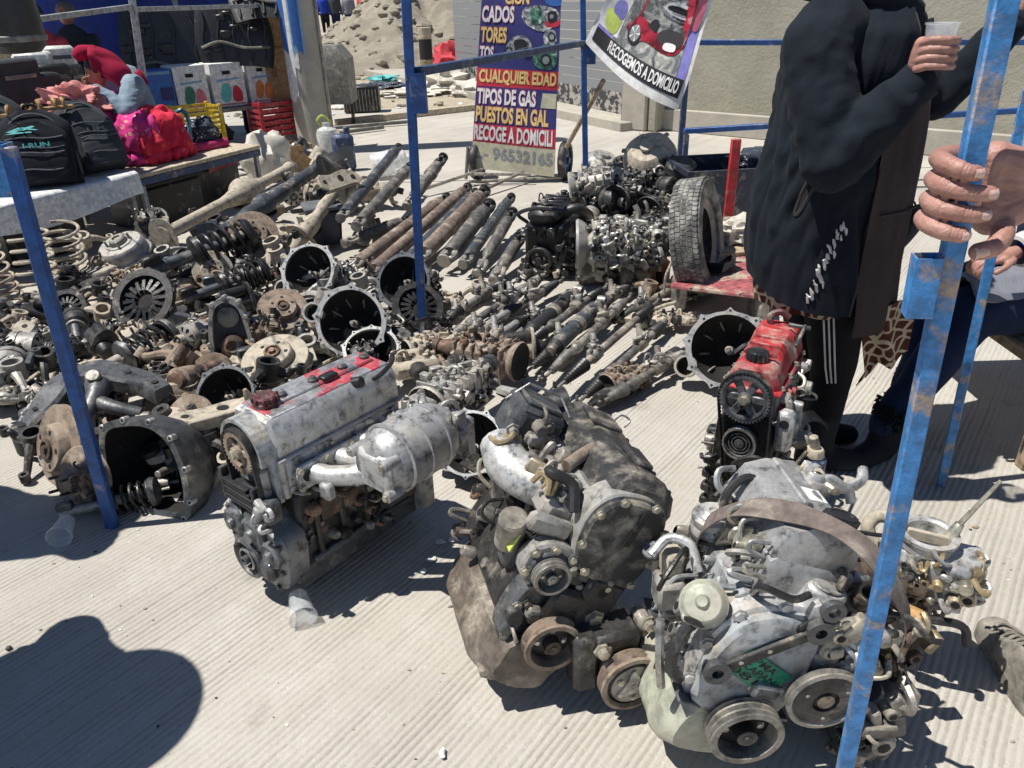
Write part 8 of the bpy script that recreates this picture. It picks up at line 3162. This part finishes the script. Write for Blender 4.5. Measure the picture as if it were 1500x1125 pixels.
def carton(px, py, s, w, d, h, mt, label, prints, name='carton'):
    o = V((s0.x, s0.y, 0)) + sdir * s + snrm * .02
    t = thing(name, label, 'carton', (o.x, o.y, hz + .002), math.degrees(math.atan2(sdir.y, sdir.x)))
    m = MB(mt)
    m.box((w / 2, d / 2, h / 2), (w, d, h), .006)
    m.build('box_body', t)
    if prints:
        m = MB(prints[0][0])
        for c, pts, e in prints:
            put_poly(m, pts if len(pts) <= 4 else smooth_poly(pts, 3), lambda u, v: V((w * u, -.002 - e * .0018, h * v)), c)
        m.build('printing', t)
def sL(px):
    best = min(range(200), key=lambda k: abs(_pxof(V((s0.x, s0.y, hz)) + sdir * (Ls * k / 199)) - px))
    return Ls * best / 199
def _pxof(p):
    v = CAM_M.transposed() @ (p - V((0, 0, CAM_H)))
    return 750 + CAM_F * v.x / -v.z
def fruit(c1, c2):
    return [('inner_dark', [(.36, .74), (.60, .74), (.60, .82), (.36, .82)], 1), (c1, [(.22, .22), (.30, .50), (.46, .54), (.56, .40), (.50, .18), (.34, .12)], 1), (c2, [(.58, .14), (.60, .40), (.72, .48), (.86, .34), (.84, .12)], 1),
            ('print_sky', [(.16, .58), (.84, .62), (.84, .66), (.16, .63)], 1), ('print_pink', [(.10, .05), (.9, .05), (.9, .08), (.10, .08)], 1)]
xs = [sL(q) for q in (216, 263, 316, 369, 410, 436)]
carton(0, 0, xs[0] + .02, (xs[1] - xs[0]) * .95, .30, .40, 'print_blue', 'blue printed carton with orange foot standing at the near end of the shelf', [('print_sky', [(.05, .90), (.95, .90), (.95, .96), (.05, .96)], 1), ('print_navy', [(.55, .3), (.95, .3), (.95, .6), (.55, .6)], 1), ('print_orange', [(.1, .02), (.2, .26), (.45, .22), (.55, .02)], 1), ('print_lime', [(.45, .02), (.6, .2), (.9, .16), (.98, .02)], 2)])
for k, (c1, c2) in enumerate((('print_green', 'print_pink'), ('print_teal', 'print_red'), ('print_orange', 'print_orange'))):
    carton(0, 0, xs[1 + k] + .015, (xs[2 + k] - xs[1 + k]) * .90, .34, .42, 'white_paper', 'white fruit carton printed with a %s fruit picture on the dark shelf' % ('green', 'turquoise', 'orange')[k], fruit(c1, c2))
carton(0, 0, xs[4] - .10, .30, .34, .86, 'cardboard', 'tall brown cardboard carton leaning by the concrete pole', [('print_brown', [(.25, .28), (.42, .28), (.42, .40), (.25, .40)], 1), ('print_brown', [(.45, .60), (.85, .60), (.85, .63), (.45, .63)], 1), ('print_yellow', [(.0, .93), (1, .93), (1, 1), (0, 1)], 1)])
for px, py, Y_, w, h, mt, lb in ((412, 196, 8.5, .52, .36, 'red_plastic', 'dark red slatted plastic crate under the shelf by the pole'), (292, 196, 7.4, .36, .26, 'yellow_plastic', 'yellow slatted plastic crate behind the seated woman')):
    c = P(px, py) * 1.0
    k = Y_ / c.y
    t = thing('slatted_crate', lb, 'crate', (c.x * k, Y_, 0), 40)
    z0 = PY(px, py, Y_).z
    o = [(-w / 2, -.16), (w / 2, -.16), (w / 2, .16), (-w / 2, .16)]
    zb = max(0, z0)
    n_s = 6
    for q in range(n_s):
        m = MB(mt)
        z = zb + h * (q + .1) / n_s
        m.ringp(o, [(x * .95, y * .92) for x, y in o], z, z + h / n_s * .55)
        m.build('slat', t)
    for x, y in o:
        m = MB(mt)
        m.box((x * .985, y * .97, (zb + h) / 2), (.035, .03, zb + h), .004)
        m.build('corner_post', t)
for px, py, d, mt, lb, sd in ((395, 262, (.22, .18, .24), 'white_sack', 'white cloth sack at the far end of the beige axle', 3), (330, 205, (.10, .1, .1), 'charcoal_bag', 'dark bag at the end of the wooden table', 6), (425, 200, (.30, .2, .14), 'black_bag', 'heap of black plastic bags under the red crate', 7), (455, 195, (.2, .18, .12), 'black_bag', 'small black bag against the concrete pole', 8), (375, 195, (.12, .12, .3), 'dark_blue_cloth', 'blue roll of cloth standing under the shelf', 9)):
    c = P(px, py)
    m = MB(mt)
    m.blob((0, 0, d[2] * .8), d, sd, .4, 2.4, 24, 14)
    tag(m.build('cloth_sack' if 'sack' in lb else 'bundle', None, tr(c.x, c.y, 0)), lb, 'sack' if 'sack' in lb else 'bundle')
c = P(425, 252)
t = thing('open_carton', 'open cardboard carton with metal fittings behind the axles', 'carton', (c.x, c.y, 0), 35)
m = MB('cardboard')
o = [(-.2, -.15), (.2, -.15), (.2, .15), (-.2, .15)]
m.ringp(o, [(x * .95, y * .94) for x, y in o], 0, .26)
m.build('box_wall', t)
m = MB('dusty_tan')
greeble(m, random.Random(5), 30, (-.17, -.12, .18), (.34, 0, 0), (0, .24, 0), (0, 0, 1), ('dusty_tan', 'steel', 'rust_tan'), 2.4)
m.build('fittings', t)
c = P(484, 232)
t = thing('water_jug', 'clear plastic jug with yellow-green handle at the foot of the concrete pole', 'jug', (c.x, c.y, 0))
t.scale = (.8, .8, .8)
m = MB('cloudy_plastic')
m.lathe([(0, 0), (.13, 0), (.14, .02), (.14, .30), (.12, .36), (.05, .40), (.05, .44), (0, .44)], None, 26)
m.build('jug_body', t)
m = MB('print_lime')
m.curve([(-.05, 0, .40), (-.10, -.02, .47), (-.03, -.02, .53), (.05, 0, .46), (.05, 0, .42)], .014, 8)
m.build('handle', t)
c = P(507, 250)
t = thing('oil_bottle', 'dark blue oil bottle with grey label behind the drive shafts', 'bottle', (c.x, c.y, 0), 20)
m = MB('navy_plate')
m.box((0, 0, .17), (.20, .12, .34), .03)
m.cyl((.05, 0, .33), (.05, 0, .40), .03)
m.build('bottle_body', t)
m = MB('bag_trim')
m.box((0, -.062, .16), (.14, .006, .16), .001)
m.build('label', t)
c = P(548, 262)
t = thing('plastic_container', 'cloudy plastic canister lying behind the drive shafts', 'canister', (c.x, c.y, 0), 10)
m = MB('cloudy_plastic')
m.lathe([(0, 0), (.10, 0), (.11, .015), (.11, .24), (.08, .30), (.035, .32), (.035, .36), (0, .36)], tr(0, 0, .11) @ rot(80, 'Y'), 24)
m.build('canister_body', t)
c = PY(14, 30, 3.3)
t = thing('hanging_bag', 'rounded black bag hanging at the corner of the stall above the short post', 'bag', (c.x, c.y, c.z))
m = MB('black_plastic')
m.lathe([(0, -.12), (.08, -.115), (.105, -.09), (.11, -.04), (.105, .2), (.09, .24), (0, .24)], None, 28)
m.build('bag_body', t)
m = MB('grey_box')
m.lathe([(.108, -.075), (.114, -.07), (.114, -.055), (.108, -.05)], None, 28)
m.build('seam', t)
m = MB('black_plastic')
m.tube([V((-.05, 0, .23)), V((0, 0, .42)), V((.05, 0, .23))], .008, 6)
m.build('strap', t)
hk = c + V((0, 0, .42))
t = thing('hanging_line', 'cord strung above the stall carrying the black bag', 'cord', hk)
m = MB('black_rubber')
pst = V((-4.29, 6.9, 1.46)) if False else V((-5.6, 7.0, 2.08))
m.tube([V((0, 0, 0)), (pst - hk) * .5 + V((0, 0, -.02)), pst - hk], .004, 6)
m.tube([V((0, 0, 0)), V((.45, -1.3, .3))], .004, 6)
m.build('cord', t)
w0 = V((-2.72, 6.02, .43))
tq = thing('person', 'seated person in crimson head cloth, blue knit sweater and pink flowered skirt', 'person', w0)
G_ = lambda x, y, Y_: PY(x, y, Y_) - w0
hd = G_(143, 103, 6.05)
shR, shL = G_(196, 128, 6.0), G_(172, 122, 6.3)
elb, hnd = G_(186, 163, 5.82), G_(132, 128, 5.84)
m = MB('knit_blue')
capsule(m, G_(205, 185, 6.1), (shR + shL) / 2, .17, .15, 16)
capsule(m, shR, elb, .085, .075, 14)
capsule(m, elb, elb.lerp(hnd, .82), .072, .05, 14)
capsule(m, shL, G_(160, 160, 6.1), .08, .07, 12)
capsule(m, G_(160, 160, 6.1), G_(128, 150, 5.95), .06, .045, 12)
capsule(m, shR, shL, .09, .09, 12)
me = remesh(m, .012, 4)
wrinkle(me, .006, 12, 2, (1, 1, 2))
mesh_obj('body', me, ['knit_blue'], tq)
m = MB('skin_far')
face_head(m, hd, .095, (-.75, -.55, -.35))
capsule(m, hd - V((-.02, -.02, .08)), (shR + shL) / 2 + V((0, 0, .02)), .05, .06, 10)
mesh_obj('head', remesh(m, .007, 3), ['skin_far'], tq)
eyes(tq, hd, .095, (-.75, -.55, -.35))
hair_cap(tq, hd, .095, (-.75, -.55, -.35))
m = MB('crimson')
def scarf(u, v):
    a = -PI * .10 + 1.25 * PI * u - PI * .55
    r = .125 + .055 * v + .016 * math.sin(u * 17 + v * 4) + .02 * noise.noise(V((u * 9, v * 5, 1)))
    z = .125 * math.cos(v * 1.75) + .03
    f = V((.75, .55, 0)).normalized()
    s = V((-f.y, f.x, 0))
    k = math.sin(min(v * 1.9, PI / 2))
    p = hd + f * (math.cos(a) * r * k + .02 + .12 * v * max(0, math.cos(a))) + s * math.sin(a) * r * k + V((0, 0, z - .22 * v * v * max(0, math.cos(a) + .3)))
    return p + V((-.05, -.035, .01)) * (1 - v) * .6
m.grid(scarf, 44, 24, .006)
m.curve([hd + V((.02, .0, .12)), hd + V((-.06, -.05, .12)), hd + V((-.10, -.08, .09))], [.05, .055, .03], 14)
m.blob(hd + V((.20, .10, -.10)), (.10, .08, .09), 4, .5, 3, 16, 10)
m.build('head_cloth', tq, sharp=70)
hand('hand', tq, elb.lerp(hnd, .85), [hnd + V((.01, -.02, .0)), hnd + V((.01, 0, .01)), hnd + V((.01, .02, .01))], [[hnd + V((0, -.03 + .02 * k, .01)), hnd + V((-.025, -.03 + .02 * k, .035)), hnd + V((-.02, -.03 + .02 * k, .06)), hnd + V((0, -.03 + .02 * k, .07))] for k in range(4)],
     [hnd + V((.02, -.03, 0)), hnd + V((.0, -.05, .02)), hnd + V((.0, -.05, .045))], .0085, .021, .0035, 'skin_far')
for nm, mt, cs_ in (('skirt', 'pink_skirt', ((175, 192, 5.95, .22, .19), (205, 197, 5.85, .21, .16), (160, 170, 5.95, .15, .16), (146, 190, 5.78, .15, .13))), ('overskirt', 'red_skirt', ((232, 194, 5.92, .18, .17), (250, 203, 5.98, .14, .11), (215, 210, 5.80, .16, .10)))):
    m = MB(mt)
    for x, y, Y_, r, hh in cs_:
        c = G_(x, y, Y_)
        m.blob((c.x, c.y, max(c.z, .06)), (r, r, hh), 2, .1, 2, 18, 12)
        m.blob((c.x, c.y, .05), (r * 1.05, r, .05), 2, .1, 2, 18, 8)
    me = remesh(m, .013, 3)
    wrinkle(me, .028, 8, 3 if nm == 'skirt' else 7, (1.4, 1.4, .7))
    wrinkle(me, .006, 24, 5)
    for v_ in me.vertices:
        v_.co.z = max(v_.co.z, .004)
    mesh_obj(nm, me, [mt], tq)
m = MB('stocking')
fo = G_(205, 218, 5.78)
capsule(m, fo + V((.05, .05, .02)), fo + V((-.08, -.02, .0)), .05, .042, 12)
capsule(m, fo + V((-.08, -.02, .0)), fo + V((-.15, -.02, .0)), .042, .032, 12)
mesh_obj('foot', remesh(m, .008, 3), ['stocking'], tq)
c = PY(108, 150, 5.75)
m = MB('pink_bundle')
m.blob((0, 0, 0), (.20, .13, .11), 3, .75, 3.4, 60, 34)
tag(m.build('cloth_bundle', None, tr(c.x, c.y, c.z)), 'pale pink folded cloth bundle on top of the charcoal backpack', 'bundle')
c = P(298, 214, .44)
m = MB('pattern_cloth')
m.blob((0, 0, .10), (.14, .12, .11), 5, .35, 3, 26, 16)
tag(m.build('cloth_bundle', None, tr(c.x, c.y, c.z)), 'black and white patterned bundle at the end of the wooden table', 'bundle')
c0, c1 = P(228, 232, .44), P(332, 212, .44)
m = MB('floral_cloth')
m.curve([c0, c0.lerp(c1, .3) + V((0, .03, .03)), c0.lerp(c1, .6) + V((0, -.02, .02)), c1 + V((0, 0, .02))], [.03, .045, .035, .04], 10)
o = m.build('braided_cloth')
tag(o, 'braided pink and teal cloth along the edge of the wooden table', 'cloth')
t = thing('steering_lock', 'teal steel steering lock with crook handle beside the patterned bundle', 'steering lock', P(282, 220, .44))
m = MB('teal_steel')
m.curve([(0, 0, .0), (.0, .02, .12), (.0, .04, .24), (-.03, .05, .29), (-.08, .05, .28), (-.10, .05, .24)], .016, 10)
m.curve([(-.02, .0, .04), (-.12, .05, .10), (-.20, .08, .12)], .012, 8)
m.build('shaft', t)
m = MB('red_plastic')
a, b = P(240, 262, .30), P(352, 232, .32)
m.grid(lambda u, v: a.lerp(b, .55 + .45 * u) + V((.02 * v, .03 * math.sin(u * 6), .10 * (v - .5) + .03 * u)), 10, 5, .004)
tag(m.build('red_cloth'), 'red cloth hanging under the end of the wooden table', 'cloth')
def stall_person(px, py, Y_, c1, c2, label, hood=None):
    c = PY(px, py, Y_)
    t = thing('person', label, 'person', (c.x, Y_, 0))
    m = MB(c1)
    for s in (-1, 1):
        capsule(m, (s * .09, 0, .06), (s * .10, 0, .75), .06, .10, 10)
        capsule(m, (s * .20, 0, 1.15), (s * .27, -.08, .85), .07, .055, 10)
        capsule(m, (s * .27, -.08, .85), (s * .15, -.26, .90), .05, .04, 10)
    capsule(m, (0, 0, .8), (0, 0, 1.12), .16, .18, 14)
    capsule(m, (0, 0, 1.2), (0, 0, 1.28), .06, .055, 10)
    mesh_obj('body', remesh(m, .018, 3), [c1, c2], t, lambda q: 1 if q.z < .76 else 0)
    m = MB('skin_far')
    face_head(m, (0, -.01, 1.40), .095, (0, -1, 0))
    mesh_obj('head', remesh(m, .008, 2), ['skin_far'], t)
    eyes(t, (0, -.01, 1.40), .095, (0, -1, 0))
    hair_cap(t, (0, -.01, 1.40), .095, (0, -1, 0), 'hood' if hood else 'hair', hood or 'hair')
stall_person(52, 40, 8.0, 'tarp_red', 'dark_blue_cloth', 'person in red and pink top standing at the back of the stall')
stall_person(97, 20, 8.6, 'charcoal_bag', 'black_leggings', 'person in grey hood standing behind the stall', 'grey_sleeve')
